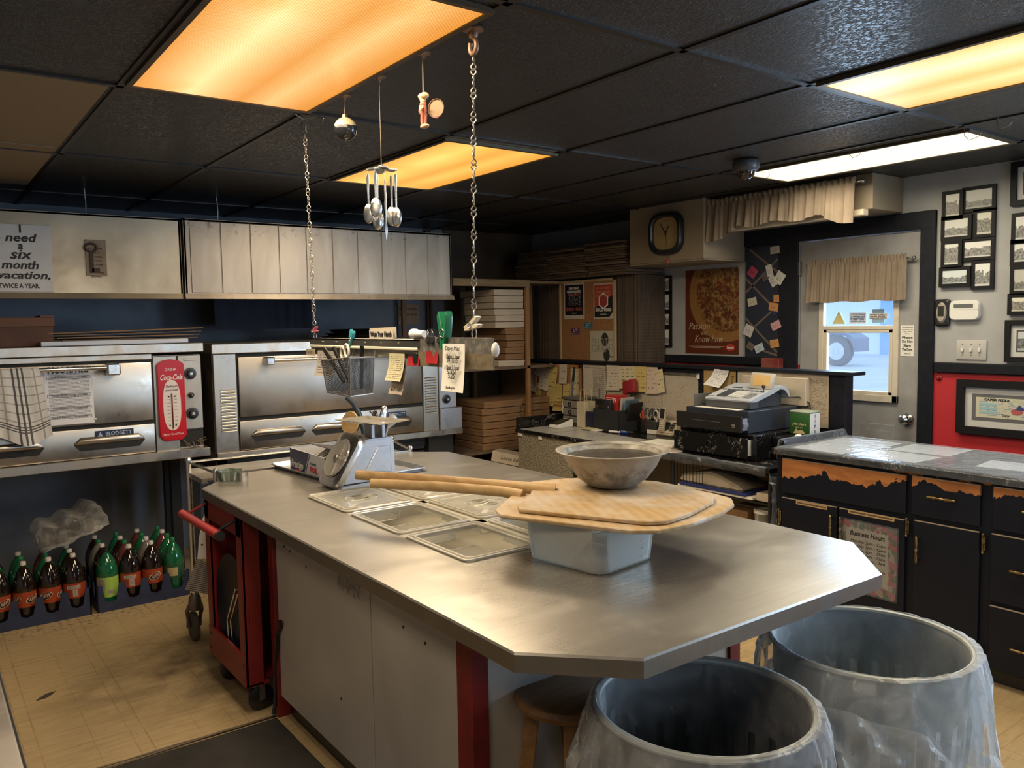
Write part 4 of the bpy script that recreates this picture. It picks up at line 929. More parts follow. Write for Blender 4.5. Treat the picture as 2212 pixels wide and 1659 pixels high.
# ------------------------------------------------------------------ on the island
def island_things():
    # shallow sheet tray with the foil box on it
    cx, cy, rz = 1.735, 3.74, math.radians(5)
    M = Matrix.Translation((cx, cy, ZT + .001)) @ Matrix.Rotation(rz, 4, 'Z')
    b = loft(MB(), [(.225, .315, .02, .004), (.225, .315, .02, 0), (.235, .325, .02, 0), (.252, .34, .03, .022), (.256, .344, .03, .022), (.256, .344, .03, .018)], 0, M, cap0=True)
    tag(b.build('sheet_tray', m_alu), 'shallow aluminium sheet tray under the foil box and scale back', 'tray')
    z = ZT + .006
    t = thing('foil_box', 'open navy and white foil sheet box standing on the tray', 'box', (1.63, 3.72, z))
    x0, x1, y0, y1, h = 1.515, 1.72, 3.50, 3.925, .105
    b = MB()
    for a, c in (((x0, y0, z), (x0 + .004, y1, z + h)), ((x1 - .004, y0, z), (x1, y1, z + h)), ((x0, y0, z), (x1, y0 + .004, z + h)), ((x0, y1 - .004, z), (x1, y1, z + h)), ((x0, y0, z), (x1, y1, z + .004))): b.box(a, c)
    b.build('box_body', mat('white_box_card', (.55, .55, .57), .5), t)
    # the printed front: navy left part with a slanted edge
    My = frm((x0 - .0005, y1, z), (0, -1, 0), (0, 0, 1))
    b = MB().prism([(0, 0), (.175, 0), (.24, .105), (0, .105)], 0, .001, 0, My); b.build('navy_print', mat('navy_print', (.022, .028, .08), .45), t)
    b = MB().prism([(.185, 0), (.192, 0), (.257, .105), (.25, .105)], 0, .001, 0, My); b.build('stripe', mat('stripe_navy', (.06, .07, .14), .5), t)
    b = MB().text('Prestige', My @ V((.09, .032, .0022)), (0, -1, 0), (0, 0, 1), .052, 0, sh=.3, wid=.15, bold=.0006); b.build('lettering', m_inkw, t)
    b = MB().text('FOIL', My @ V((.295, .03, .0012)), (0, -1, 0), (0, 0, 1), .034, 0, bold=.0012, wid=.085); b.build('red_lettering', m_inkr, t)
    b = MB().text('STANDARD', My @ V((.29, .058, .0012)), (0, -1, 0), (0, 0, 1), .014, 0, wid=.07); b.build('small_lettering', mat('navy_ink', (.03, .04, .1), .5), t)
    Ml = Matrix.Translation((x1 - .02, y1 - .18, z + h)) @ Matrix.Rotation(math.radians(-28), 4, 'Y')
    b = MB().box((-.24, .02, 0), (0, .12, .003), 0, 0, 1, Ml); b.box((-.12, -.22, 0), (.0, .12, .003), 0, 0, 1, Matrix.Translation((x1 - .004, y1 - .2, z + h)) @ Matrix.Rotation(math.radians(8), 4, 'Y'))
    lid = b.build('box_flap', mat('dark_flap', (.05, .04, .045), .5), t)
    b = MB().box((-.235, .05, .0031), (-.20, .09, .0036), 0, 0, 1, Ml); b.build('flap_mark', m_inkr, lid)
    b = MB().box((-.185, .055, .0031), (-.10, .062, .0036), 0, 0, 1, Ml).box((-.185, .075, .0031), (-.10, .082, .0036), 0, 0, 1, Ml).box((-.085, .025, .0031), (-.01, .115, .0036), 0, 0, 1, Ml); b.build('flap_lettering', m_paper, lid)
    # portion scale
    t = thing('portion_scale', 'grey metal portion scale with a round dial and flat pan', 'scale', (1.63, 3.31, ZT + .002))
    y0, y1 = 3.235, 3.415; P = lambda l: Matrix(((1, 0, 0, 0), (0, 0, 1, 0), (0, 1, 0, ZT + .002), (0, 0, 0, 1)))
    b = MB().prism([(1.465, 0), (1.79, 0), (1.79, .018), (1.745, .03), (1.475, .022), (1.462, .008)], y0 - .012, y1 + .012, 0, P(0), .004, 2)
    b.build('foot_plate', m_alu, t)
    b = MB().prism([(1.475, .028), (1.738, .028), (1.732, .205), (1.722, .215), (1.600, .215), (1.585, .205)], y0, y1, 0, P(0), .006, 2)
    b.build('housing', m_alu, t)
    b = MB().prism([(1.585, .075), (1.715, .06), (1.712, .18), (1.652, .18)], y0 - .003, y0, 0, P(0), .002)
    b.build('side_emboss', m_alu, t)
    u = V((.115, 0, .19)).normalized(); c = V((1.518, (y0 + y1) / 2 + .01, ZT + .124)); nrm = V((0, -1, 0)).cross(u)
    Md = frm(c, (0, -1, 0), u)
    if Md.col[2].x > 0: Md = frm(c, (0, 1, 0), u)
    b = loft(MB(), [(.098, .122, .045, -.018), (.104, .128, .05, .0), (.102, .126, .05, .016), (.09, .114, .045, .022)], 0, Md @ Matrix.Translation((0, 0, -.006)), cap0=True, cap1=True, n=6)
    d = b.build('dial_rim', steelmat('dial_steel', (.68, .68, .68), .24), t)
    b = MB().lathe([(0, .0225), (.082, .0225), (.088, .026), (.093, .020)], 40, 0, Md); b.build('dial_glass', mat('dial_face', (.30, .285, .25), .18, c2=(.25, .235, .20), sc=6, coat=.6), d)
    b = MB().lathe([(0, .034), (.013, .033), (.017, .029), (.018, .022)], 24, 0, Md); b.build('dial_hub', m_dullmetal, d)
    b = MB()
    for xx in (1.648, 1.70): b.box((xx - .008, 3.27, ZT + .21), (xx + .008, 3.34, ZT + .282), 0, .002)
    b.build('pan_support', m_alu, t)
    Mp = Matrix.Translation((1.665, 3.305, ZT + .284)) @ Matrix.Rotation(math.radians(3), 4, 'Y') @ Matrix.Rotation(math.radians(1.5), 4, 'X') @ Matrix.Rotation(math.radians(28), 4, 'Z')
    b = loft(MB(), [(.080, .080, .02, .0), (.088, .088, .02, .0), (.122, .122, .012, .009), (.124, .124, .012, .008), (.089, .089, .02, -.003), (.04, .04, .02, -.003)], 0, Mp, cap0=True, cap1=True)
    b.build('weighing_pan', steelmat('pan_steel', (.60, .56, .48), .24), t)
    # utensils in a jar behind the scale
    t = thing('utensil_jar', 'steel jar of kitchen tools standing behind the portion scale', 'utensil jar', (1.83, 3.63, ZT + .008))
    jx, jy, jz = 1.83, 3.63, ZT + .008
    MB().lathe([(0, 0), (.052, 0), (.055, .14), (.052, .14), (.049, .004), (0, .004)], 24, 0, Matrix.Translation((jx, jy, jz))).build('jar', m_dullmetal, t)
    def tool(nm, lab, cat, pts, rs, m, sq=1, extra=None):
        b = MB().tube(pts, rs, 10, 0, sq=sq)
        if extra: extra(b)
        return tag(b.build(nm, m), lab, cat)
    J = lambda dx, dy, dz: (jx + dx, jy + dy, jz + dz)
    tool('turner', 'black curved tool handle rising above the scale pan', 'kitchen tool', [J(-.02, .0, .01), J(-.05, .01, .20), J(-.066, .012, .27), J(-.095, .015, .33), J(-.128, .02, .362)], [.007, .013, .016, .014, .011], mat('black_handle', (.02, .026, .028), .35), .7)
    Mw = Matrix.Translation(J(-.115, .01, .235)) @ Matrix.Rotation(math.radians(-70), 4, 'Z') @ Matrix.Rotation(math.radians(80), 4, 'X')
    b = MB().lathe([(0, 0), (.055, 0), (.058, .004), (.055, .008), (0, .008)], 28, 0, Mw); tag(b.build('wooden_disc', m_wood), 'round pale wooden paddle leaning beside the black tool handle', 'kitchen tool')
    def tips(b):
        r = random.Random(2)
        for k in range(12): b.tube([J(.012, .01, .20), J(.012 + r.uniform(-.02, .02), .01 + r.uniform(-.02, .02), .25), J(.01 + r.uniform(-.035, .035), .01 + r.uniform(-.02, .02), .285)], .0022, 5)
    tool('pastry_brush', 'dark bristled brush among the tools behind the scale', 'brush', [J(0, 0, .01), J(.012, .01, .21)], [.006, .010], mat('bristle_brown', (.06, .035, .025), .7), 1, tips)
    tool('ladle', 'shiny steel spoon back rising behind the scale pan', 'spoon', [J(.02, -.01, .01), J(.045, 0, .2), J(.06, .005, .255), J(.072, .01, .295), J(.076, .01, .305)], [.005, .008, .022, .018, .006], m_chrome, .5)
    tool('ladle', 'darker steel ladle tipped outward behind the scale pan', 'ladle', [J(.03, .01, .02), J(.09, .02, .19), J(.115, .022, .225), J(.135, .024, .245), J(.142, .024, .25)], [.005, .006, .028, .024, .006], m_dullmetal, .6)
    # scalloped glass cutter at the clipped corner
    M = Matrix.Translation((1.19, 3.865, ZT + .001))
    b = MB(); n = 40
    lv = []
    for z_, k_ in ((0, .8), (.03, 1), (.045, 1.04), (.043, .97), (.03, .93), (.004, .72)):
        lv.append([b.bm.verts.new(M @ V((k_ * (.052 + .009 * math.cos(5 * 2 * PI * i / n)) * math.cos(2 * PI * i / n), k_ * (.052 + .009 * math.cos(5 * 2 * PI * i / n)) * math.sin(2 * PI * i / n), z_))) for i in range(n)])
    for A, B in zip(lv, lv[1:]):
        for i in range(n): b.face([A[i], A[(i + 1) % n], B[(i + 1) % n], B[i]])
    b.face(lv[0][::-1]); b.face(lv[-1])
    tag(b.build('scalloped_dish', mat('grey_green_glass', (.14, .18, .15), .12, coat=.5)), 'scalloped grey green glass dish at the clipped island corner', 'dish')
    tag(MB().lathe([(.02, 0), (.021, .04), (.0225, .04), (.022, 0)], 24, 0, Matrix.Translation((1.235, 3.80, ZT + .001))).build('ring_cutter', m_chrome), 'small chrome ring cutter beside the scalloped glass dish', 'cutter')
    # clear tub carrying the two peels
    M = Matrix.Translation((1.633, 1.819, ZT + .001)) @ Matrix.Rotation(math.radians(8), 4, 'Z')
    t = thing('food_tub', 'clear plastic food tub under the wooden peels', 'tub', (1.633, 1.819, ZT + .001))
    b = loft(MB(), [(.122, .142, .04, .001), (.128, .148, .04, .006), (.136, .157, .035, .125), (.142, .163, .035, .128), (.142, .163, .035, .136), (.137, .158, .035, .136), (.132, .153, .035, .124), (.124, .144, .04, .008)], 0, M, cap0=True, n=6)
    b.build('tub_body', m_pcd, t)
    b = MB(); Mf = M @ frm((.1285, .05, .0), (0, 1, 0), (0, 0, 1))
    for i, s_ in enumerate(('1Qt', '2Qt', '3Qt', '4Qt')): b.text(s_, M @ V((.06, -.1535, .022 + .026 * i)), M.to_3x3() @ V((1, 0, 0)), (0, 0, 1), .012)
    b.build('measure_marks', m_inkw, t)
    ZP = 1.0385
    q = NT('peel_wood'); o = q.co(); 
    wv = q.n('ShaderNodeTexWave'); q.put(wv.inputs[0], q.mp(o, (1, 1, 1), rot=(0, 0, math.radians(25)))); wv.inputs['Scale'].default_value = 9; wv.inputs['Distortion'].default_value = 3.2; wv.inputs['Detail'].default_value = 3; wv.inputs['Detail Scale'].default_value = 1.3
    base = q.mix(wv.outputs['Fac'], (.45, .305, .14), (.40, .255, .105))
    fl = q.ramp(q.noise(o, 5.0, 6, .7), .42, .74)
    bn = q.mt('GREATER_THAN', q.noise(q.mp(o, (1, 1, 1)), 60, 5, .75), .69)
    c = q.mix(q.mt('MULTIPLY', fl, .72), base, (.58, .57, .56)); c = q.mix(q.mt('MULTIPLY', bn, .7), c, (.09, .05, .025))
    q.set(c=c, r=.55); m_peel = q.m
    def peel(z, blade, hpts, rs, lab):
        t = thing('pizza_peel', lab, 'pizza peel', (1.75, 1.9, z), 0, 'wooden pizza peels')
        P = [fz(u, v, z + .011) for u, v in blade[0]] + [V((x, y, z)) for x, y in blade[1]]
        MB().prism([(p.x, p.y) for p in P], z, z + .0115, 0, None, .002).build('blade', m_peel, t)
        b = MB().tube([fz(u, v, z + .016 + dz) for u, v, dz in hpts], rs, 12, 0, sq=.72); b.build('handle', m_wood, t)
        return t
    peel(ZP, ([(1105, 1071), (1070, 1101), (1080, 1112), (1360, 1146), (1420, 1146), (1500, 1130), (1558, 1107), (1586, 1089), (1580, 1076), (1530, 1063)], [(2.09, 1.93), (2.02, 2.14), (1.90, 2.25), (1.77, 2.28)]),
         ((802, 1044, .0), (960, 1052, 0), (1085, 1062, 0), (1130, 1072, -.006)), [.0175, .018, .018, .022], 'lower wooden pizza peel with a wide blade, resting on the clear tub')
    peel(ZP + .013, ([(1150, 1050), (1148, 1066), (1118, 1093), (1121, 1100), (1395, 1127), (1440, 1125), (1490, 1109), (1541, 1082), (1541, 1070), (1495, 1054), (1420, 1040), (1340, 1033), (1270, 1031), (1215, 1034), (1175, 1043)], []),
         ((770, 1026, .0), (900, 1034, 0), (1060, 1047, 0), (1145, 1054, 0), (1200, 1060, -.008)), [.0175, .0185, .019, .020, .024], 'upper wooden pizza peel, floured, lying on the wider peel')
    # big mixing bowl on the peels
    q = NT('floury_bowl'); o = q.co(); x, y, z = q.sep(o)
    sm = q.mt('MULTIPLY', q.ramp(q.noise(o, 24, 5, .7), .40, .60), q.ramp(q.mt('ABSOLUTE', q.mt('SUBTRACT', z, .05)), .045, .012))
    f = q.ramp(q.noise(o, 9, 5, .7, .6), .42, .66)
    c = q.mix(f, (.37, .35, .31), (.22, .205, .18)); c = q.mix(q.mt('MULTIPLY', sm, .85), c, (.11, .10, .085))
    q.set(c=c, r=q.mt('MULTIPLY_ADD', f, -.25, .62), m=.35); m_bowl = q.m
    M = Matrix.Translation((1.885, 1.985, ZP + .0265))
    t = thing('mixing_bowl', 'large floury metal mixing bowl sitting on the peels', 'bowl', (1.885, 1.985, ZP + .0265))
    pr = [(0, 0), (.062, 0), (.085, .006), (.118, .032), (.148, .072), (.167, .112), (.190, .120), (.191, .123), (.186, .1245), (.165, .117)]
    b = MB().lathe(pr, 48, 0, M); b.build('bowl_outside', m_bowl, t, smooth=50)
    b = MB().lathe([(.166, .1165), (.160, .105), (.145, .072), (.115, .034), (.083, .009), (0, .004)], 48, 0, M); b.build('bowl_inside', mat('bowl_inside', (.42, .40, .35), .55, .3, c2=(.20, .18, .15), sc=26), t, smooth=60)
    b = MB().lathe([(.1595, .1015), (.1, .1025), (0, .103)], 40, 0, M); b.build('dark_residue', mat('dark_residue', (.022, .018, .016), .4, c2=(.05, .04, .03), sc=30, bump=.4, bsc=60), t)
island_things()

# ------------------------------------------------------------------ carts tucked against the island, stool
def carts():
    t = thing('wire_cart', 'chrome utility cart on casters between the island and the ovens', 'cart', (1.72, 4.42, 0))
    X = (1.115, 2.27); Y = (4.05, 4.275)
    for i in (0, 1):
        for j in (0, 1):
            xx, yy = X[i] + (.068 if (i, j) == (0, 0) else 0), Y[j]; dz = -.035 if j == 0 else 0
            b = MB().cyl((xx, yy, .255), (xx, yy, .952 + dz), .0145, n=14); b.lathe([(0, .966 + dz), (.012, .963 + dz), (.0165, .955 + dz), (.0165, .945 + dz)], 14, 0, Matrix.Translation((xx, yy, 0)))
            b.build('post', m_chrome, t)
            b = MB().lathe([(.017, .17), (.03, .175), (.034, .2), (.03, .235), (.018, .26)], 16, 0, Matrix.Translation((xx, yy, 0)))
            for s_ in (-1, 1): b.tube([(xx + s_ * .026, yy, .20), (xx + s_ * .036, yy + .02, .165), (xx + s_ * .03, yy + .03, .12), (xx + s_ * .026, yy + .04, .075)], [.012, .011, .009, .012], 8)
            cs = b.build('caster_fork', mat('grimy_metal', (.16, .14, .12), .5, .7), t)
            Mw = frm((xx, yy + .04, .075), (0, 1, 0), (0, 0, 1))
            b = MB().lathe([(0, -.014), (.05, -.015), (.07, -.014), (.075, -.008), (.075, .008), (.07, .014), (.05, .015), (0, .014)], 28, 0, Mw); b.build('caster_wheel', mat('grey_rubber', (.075, .065, .055), .7), cs)
    b = MB()
    b.cyl((X[0], Y[1], .940), (X[1], Y[1], .940), .0065, n=8)
    b.cyl((X[0] + .068, Y[0], .905), (X[0], Y[1], .940), .0065, n=8); b.cyl((X[1], Y[0], .905), (X[1], Y[1], .940), .0065, n=8)
    b.build('guard_rail', m_chrome, t)
    b = MB().box((X[0] + .03, Y[0] - .01, .875), (X[1], Y[1], .885)); b.box((X[0] + .068, Y[0] - .015, .86), (X[1], Y[0] - .005, .905)); b.box((X[0], Y[1] - .005, .86), (X[1], Y[1] + .005, .905)); b.box((X[0] + .0, Y[0], .86), (X[0] + .03, Y[1], .885))
    b.build('top_shelf', steelmat('cart_shelf', (.60, .57, .52), .3), t)
    MB().box((X[0] + .06, Y[0], .40), (X[1], Y[1], .412)).build('middle_shelf', m_dullmetal, t)
    MB().box((X[0] + .06, Y[0], .262), (X[1], Y[1], .275)).build('bottom_shelf', m_dullmetal, t)
    # bench brush hung on the cart post
    p = V((1.155, 4.165, 0)); pb = fy(437, 1196, 4.02); Mb = frm(pb, (.80, -.60, 0), (.06, -.045, 1)) @ Matrix.Scale(.86, 4)
    t = thing('bench_brush', 'white handled bench brush hanging by the chrome cart post', 'brush', (pb.x, pb.y, pb.z - .2))
    b = MB().prism([(-.018, .0), (-.03, -.03), (.05, -.03), (.05, .20), (.035, .24), (.012, .20), (-.004, .12), (-.012, .08), (-.016, .04)], 0, .012, 0, Mb, .003); b.build('handle', m_white, t)
    MB().lathe([(0, .0125), (.006, .0125), (.006, .0135), (0, .0135)], 12, 0, Mb @ Matrix.Translation((.006, .055, 0))).build('hang_hole', m_blackp, t)
    b = MB(); N = 16
    for k in range(N): b.prism([(-.03 - .075 * k / N, -.03 - .175 * k / N), (.05, -.03 - .175 * k / N - .03), (.05, -.03 - .175 * (k + .62) / N - .03), (-.03 - .075 * (k + .62) / N, -.03 - .175 * (k + .62) / N)], .001, .011, 0, Mb)
    b.prism([(-.03, -.03), (.05, -.06), (.05, -.235), (-.105, -.205)], .003, .009, 1, Mb)
    b.build('bristles', [mat('grey_bristle', (.30, .26, .24), .7), mat('dark_bristle', (.05, .045, .045), .8)], t)
    # red service cart parked under the island end
    t = thing('service_cart', 'red steel service cart parked under the island end', 'cart', (1.5, 3.53, 0))
    m_rc = mat('red_cart_paint', (.17, .010, .010), .45, c2=(.22, .022, .014), sc=2.2); yA, yB = 3.285, 3.72; xA = 1.045
    for yy in (yA, yB):
        b = MB().box((xA, yy, .13), (xA + .014, yy + .062, .846), 0, .003); b.box((xA, yy, .13), (xA + .075, yy + .008, .846), 0, .002); b.build('upright', m_rc, t)
    b = MB().box((xA - .003, yA, .13), (xA + .012, yB + .062, .262), 0, .003); b.box((xA, yA, .13), (1.14, yB + .06, .14)); b.build('lower_rail', m_rc, t)
    MB().box((xA, yA, .76), (xA + .012, yB + .06, .848), 0, .002).build('upper_rail', m_rc, t)
    MB().box((xA + .05, yB + .004, .14), (1.90, yB + .012, .84)).build('side_panel', mat('dark_red_inside', (.11, .01, .01), .5), t)
    MB().box((1.14, yA + .04, .135), (1.90, yB + .05, .15)).build('floor_tray', m_rc, t)
    b = MB().cyl((.965, 3.30, .785), (.965, 3.845, .775), .019, n=14); b.build('push_handle', mat('red_grip', (.42, .03, .03), .35), t)
    b = MB().cyl((.965, 3.282, .785), (.965, 3.30, .785), .0195, n=14); b.build('grip_end', m_blackp, t)
    for yy in (3.33, 3.745): MB().tube([(.965, yy + .03, .785), (1.045, yy, .83)], .006, 8).build('handle_rod', m_rc if yy > 3.5 else m_black, t)
    b = MB()
    for yy in (yA + .02, yB + .04):
        for zz in (.16, .225): b.cyl((xA - .006, yy, zz), (xA, yy, zz), .006, n=8)
    b.build('bolt', m_blackp, t)
    for xx, yy in ((1.12, 3.34), (1.12, 3.72), (1.82, 3.34), (1.82, 3.72)):
        b = MB().box((xx - .035, yy - .03, .115), (xx + .035, yy + .03, .13)); b.box((xx - .012, yy - .026, .05), (xx + .012, yy - .021, .118)); b.box((xx - .012, yy + .021, .05), (xx + .012, yy + .026, .118))
        cs = b.build('caster_bracket', m_dullmetal, t)
        MB().lathe([(0, -.014), (.045, -.014), (.055, -.008), (.055, .008), (.045, .014), (0, .014)], 22, 0, frm((xx, yy, .056), (0, 0, 1), (1, 0, 0))).build('caster_wheel', m_blackp, cs)
    # round pan and wire racks standing in the cart
    c = fx(545, 1272, 1.24); Mx = frm((1.085, 3.503, .42), (0, -1, 0), (.02, 0, 1)) @ Matrix.Scale(.83, 4)
    tag(MB().lathe([(0, 0), (.225, 0), (.262, .022), (.268, .022), (.230, -.004), (0, -.004)], 48, 0, Mx).build('round_pan', mat('black_blue_pan', (.008, .010, .02), .42, sp=.2)), 'large round black pan standing on edge in the red cart', 'pan')
    for k, (dx, s_, la) in enumerate(((1.064, 1, 'outer'), (1.072, .86, 'inner'))):
        cy, cz = 3.42 + .0, .335; w_ = .085 * s_; h_ = .175 * s_
        b = MB().tube([(dx, cy + w_ * 1.5, cz - h_), (dx, cy + w_ * 1.75, cz), (dx, cy + w_ * .2, cz + h_), (dx, cy - w_ * 1.2, cz + h_ * 1.1), (dx, cy - w_ * 1.4, cz - h_)], .004, 8)
        tag(b.build('wire_rack', m_chrome), 'bent %s wire rack standing in front of the black pan in the red cart' % la, 'rack')
    # stool
    sx, sy, sz = 1.42, 1.68, .605; t = thing('wooden_stool', 'round wooden stool under the island overhang', 'stool', (sx, sy, 0))
    MB().lathe([(0, sz), (.138, sz), (.148, sz - .006), (.153, sz - .02), (.148, sz - .034), (.138, sz - .04), (0, sz - .04)], 40, 0, Matrix.Translation((sx, sy, 0))).build('seat', m_wood2, t)
    tops = []
    for k in range(4):
        a = math.radians(45 + 90 * k + 8); d = V((math.cos(a), math.sin(a), 0)); top = V((sx, sy, sz - .04)) + d * .095; bot = V((sx, sy, 0)) + d * .165
        Mz = frm(top, (-d.y, d.x, 0), bot - top); L = (bot - top).length
        MB().box((-.019, 0, -.019), (.019, L, .019), 0, .003, 1, Mz).build('leg', m_wood2, t); tops.append((top, bot))
    for k in range(4):
        (a, b_), (c, d) = tops[k], tops[(k + 1) % 4]; f = .52 if k % 2 else .66
        MB().cyl(a + (b_ - a) * f, c + (d - c) * f, .012, n=10).build('rung', m_wood2, t)
carts()

# ------------------------------------------------------------------ galvanised bins with clear liners
def bins():
    import mathutils
    nv = mathutils.noise.noise_vector
    def bin_(cx, cy, H, R, lab, skirt, seed, a0):
        t = thing('trash_can', lab, 'trash can', (cx, cy, 0), 0, 'galvanised trash cans')
        b = MB(); N = 96; lv = []
        for z, k, rib in ((0, .80, 0), (.03, .80, 0), (.06, .815, .5), (.2, .85, 1), (H - .17, .94, 1), (H - .14, .948, .15), (H - .11, .952, 0), (H - .085, .968, 0), (H - .06, .955, 0), (H, .97, 0)):
            lv.append([b.bm.verts.new((cx + (R * k + .009 * rib * (1 if (i % 4) < 2 else -1)) * math.cos(2 * PI * i / N), cy + (R * k + .009 * rib * (1 if (i % 4) < 2 else -1)) * math.sin(2 * PI * i / N), z + .001)) for i in range(N)])
        for A, B in zip(lv, lv[1:]):
            for i in range(N): b.face([A[i], A[(i + 1) % N], B[(i + 1) % N], B[i]])
        b.face(lv[0][::-1])
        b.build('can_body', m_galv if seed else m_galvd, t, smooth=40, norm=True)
        pts = [(cx + R * .975 * math.cos(2 * PI * i / 64), cy + R * .975 * math.sin(2 * PI * i / 64), H) for i in range(64)]
        MB().tube(pts, .009, 8, 0, True).build('rim', m_galv, t)
        for s_ in (0, PI):
            a = a0 + s_
            b = MB()
            for dz in (.21, .26): 
                Mr = frm((cx + (R * .925) * math.cos(a), cy + (R * .925) * math.sin(a), H - dz), (math.sin(a), -math.cos(a), 0), (0, 0, 1)); b.lathe([(0, .006), (.008, .005), (.011, 0)], 14, 0, Mr)
            b.build('handle_rivet', m_dullmetal, t)
        # liner: inside sheet, over the rim, then a crumpled skirt outside
        b = MB(); N = 140; lv = []
        rows = [(-.34, .90), (-.22, .915), (-.10, .93), (-.03, .945), (.004, .965), (.012, .985), (.005, 1.02), (-.03, 1.05), (-.08, 1.065), (-.14, 1.08), (-.20, 1.09), (-.27, 1.10)]
        for j, (dz, k) in enumerate(rows):
            ring = []
            for i in range(N):
                a = 2 * PI * i / N; u = V((math.cos(a) * 2.2, math.sin(a) * 2.2, dz * 5 + seed)); f = nv(u * 2.1) * 1.0 + nv(u * 6.5) * .6
                rr = R * k; zz = H + dz
                if j < 4: rr += (f.x * .010) * (1 - j / 5); rr = min(rr, R * .955)
                if j >= 6:
                    out = (j - 5) / 6; s = skirt(a)
                    rr += (f.x * .034 + abs(f.z) * .02 + .010) * out + .02 * out * s; zz = H + dz * s + f.y * .02 * out * s; rr = max(rr, R * 1.0 + .008)
                else: zz += f.y * .004
                ring.append(b.bm.verts.new((cx + rr * math.cos(a), cy + rr * math.sin(a), zz)))
            lv.append(ring)
        for A, B in zip(lv, lv[1:]):
            for i in range(N): b.face([A[i], A[(i + 1) % N], B[(i + 1) % N], B[i]])
        b.build('bin_liner', m_liner, t, smooth=9)
        return t
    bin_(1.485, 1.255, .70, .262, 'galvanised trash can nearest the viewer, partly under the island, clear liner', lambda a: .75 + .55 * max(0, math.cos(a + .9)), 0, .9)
    t2 = bin_(2.145, 1.215, .70, .27, 'galvanised trash can beside the black cabinets, clear liner draped outside', lambda a: .8 + 1.1 * max(0, math.cos(a + 1.1)), 7, .35)
    # the loose liner end trailing between the cans
    b = MB(); n = 26
    o, e = V((1.76, 1.10, .645)), V((2.12, .84, .50)); d = (e - o); L = d.length; r = d.normalized(); dn = V((-.25, -.35, -.9)).normalized()
    def crump(u, v): return .018 * math.sin(u * 17 + v * 6) * (.3 + v) + .012 * nv(V((u * 7, v * 6, 1))).x
    b.sheet(o + dn * .15, r, -dn, L, .17, n, 14, crump); b.build('liner_tail', m_liner, t2, smooth=9)
bins()
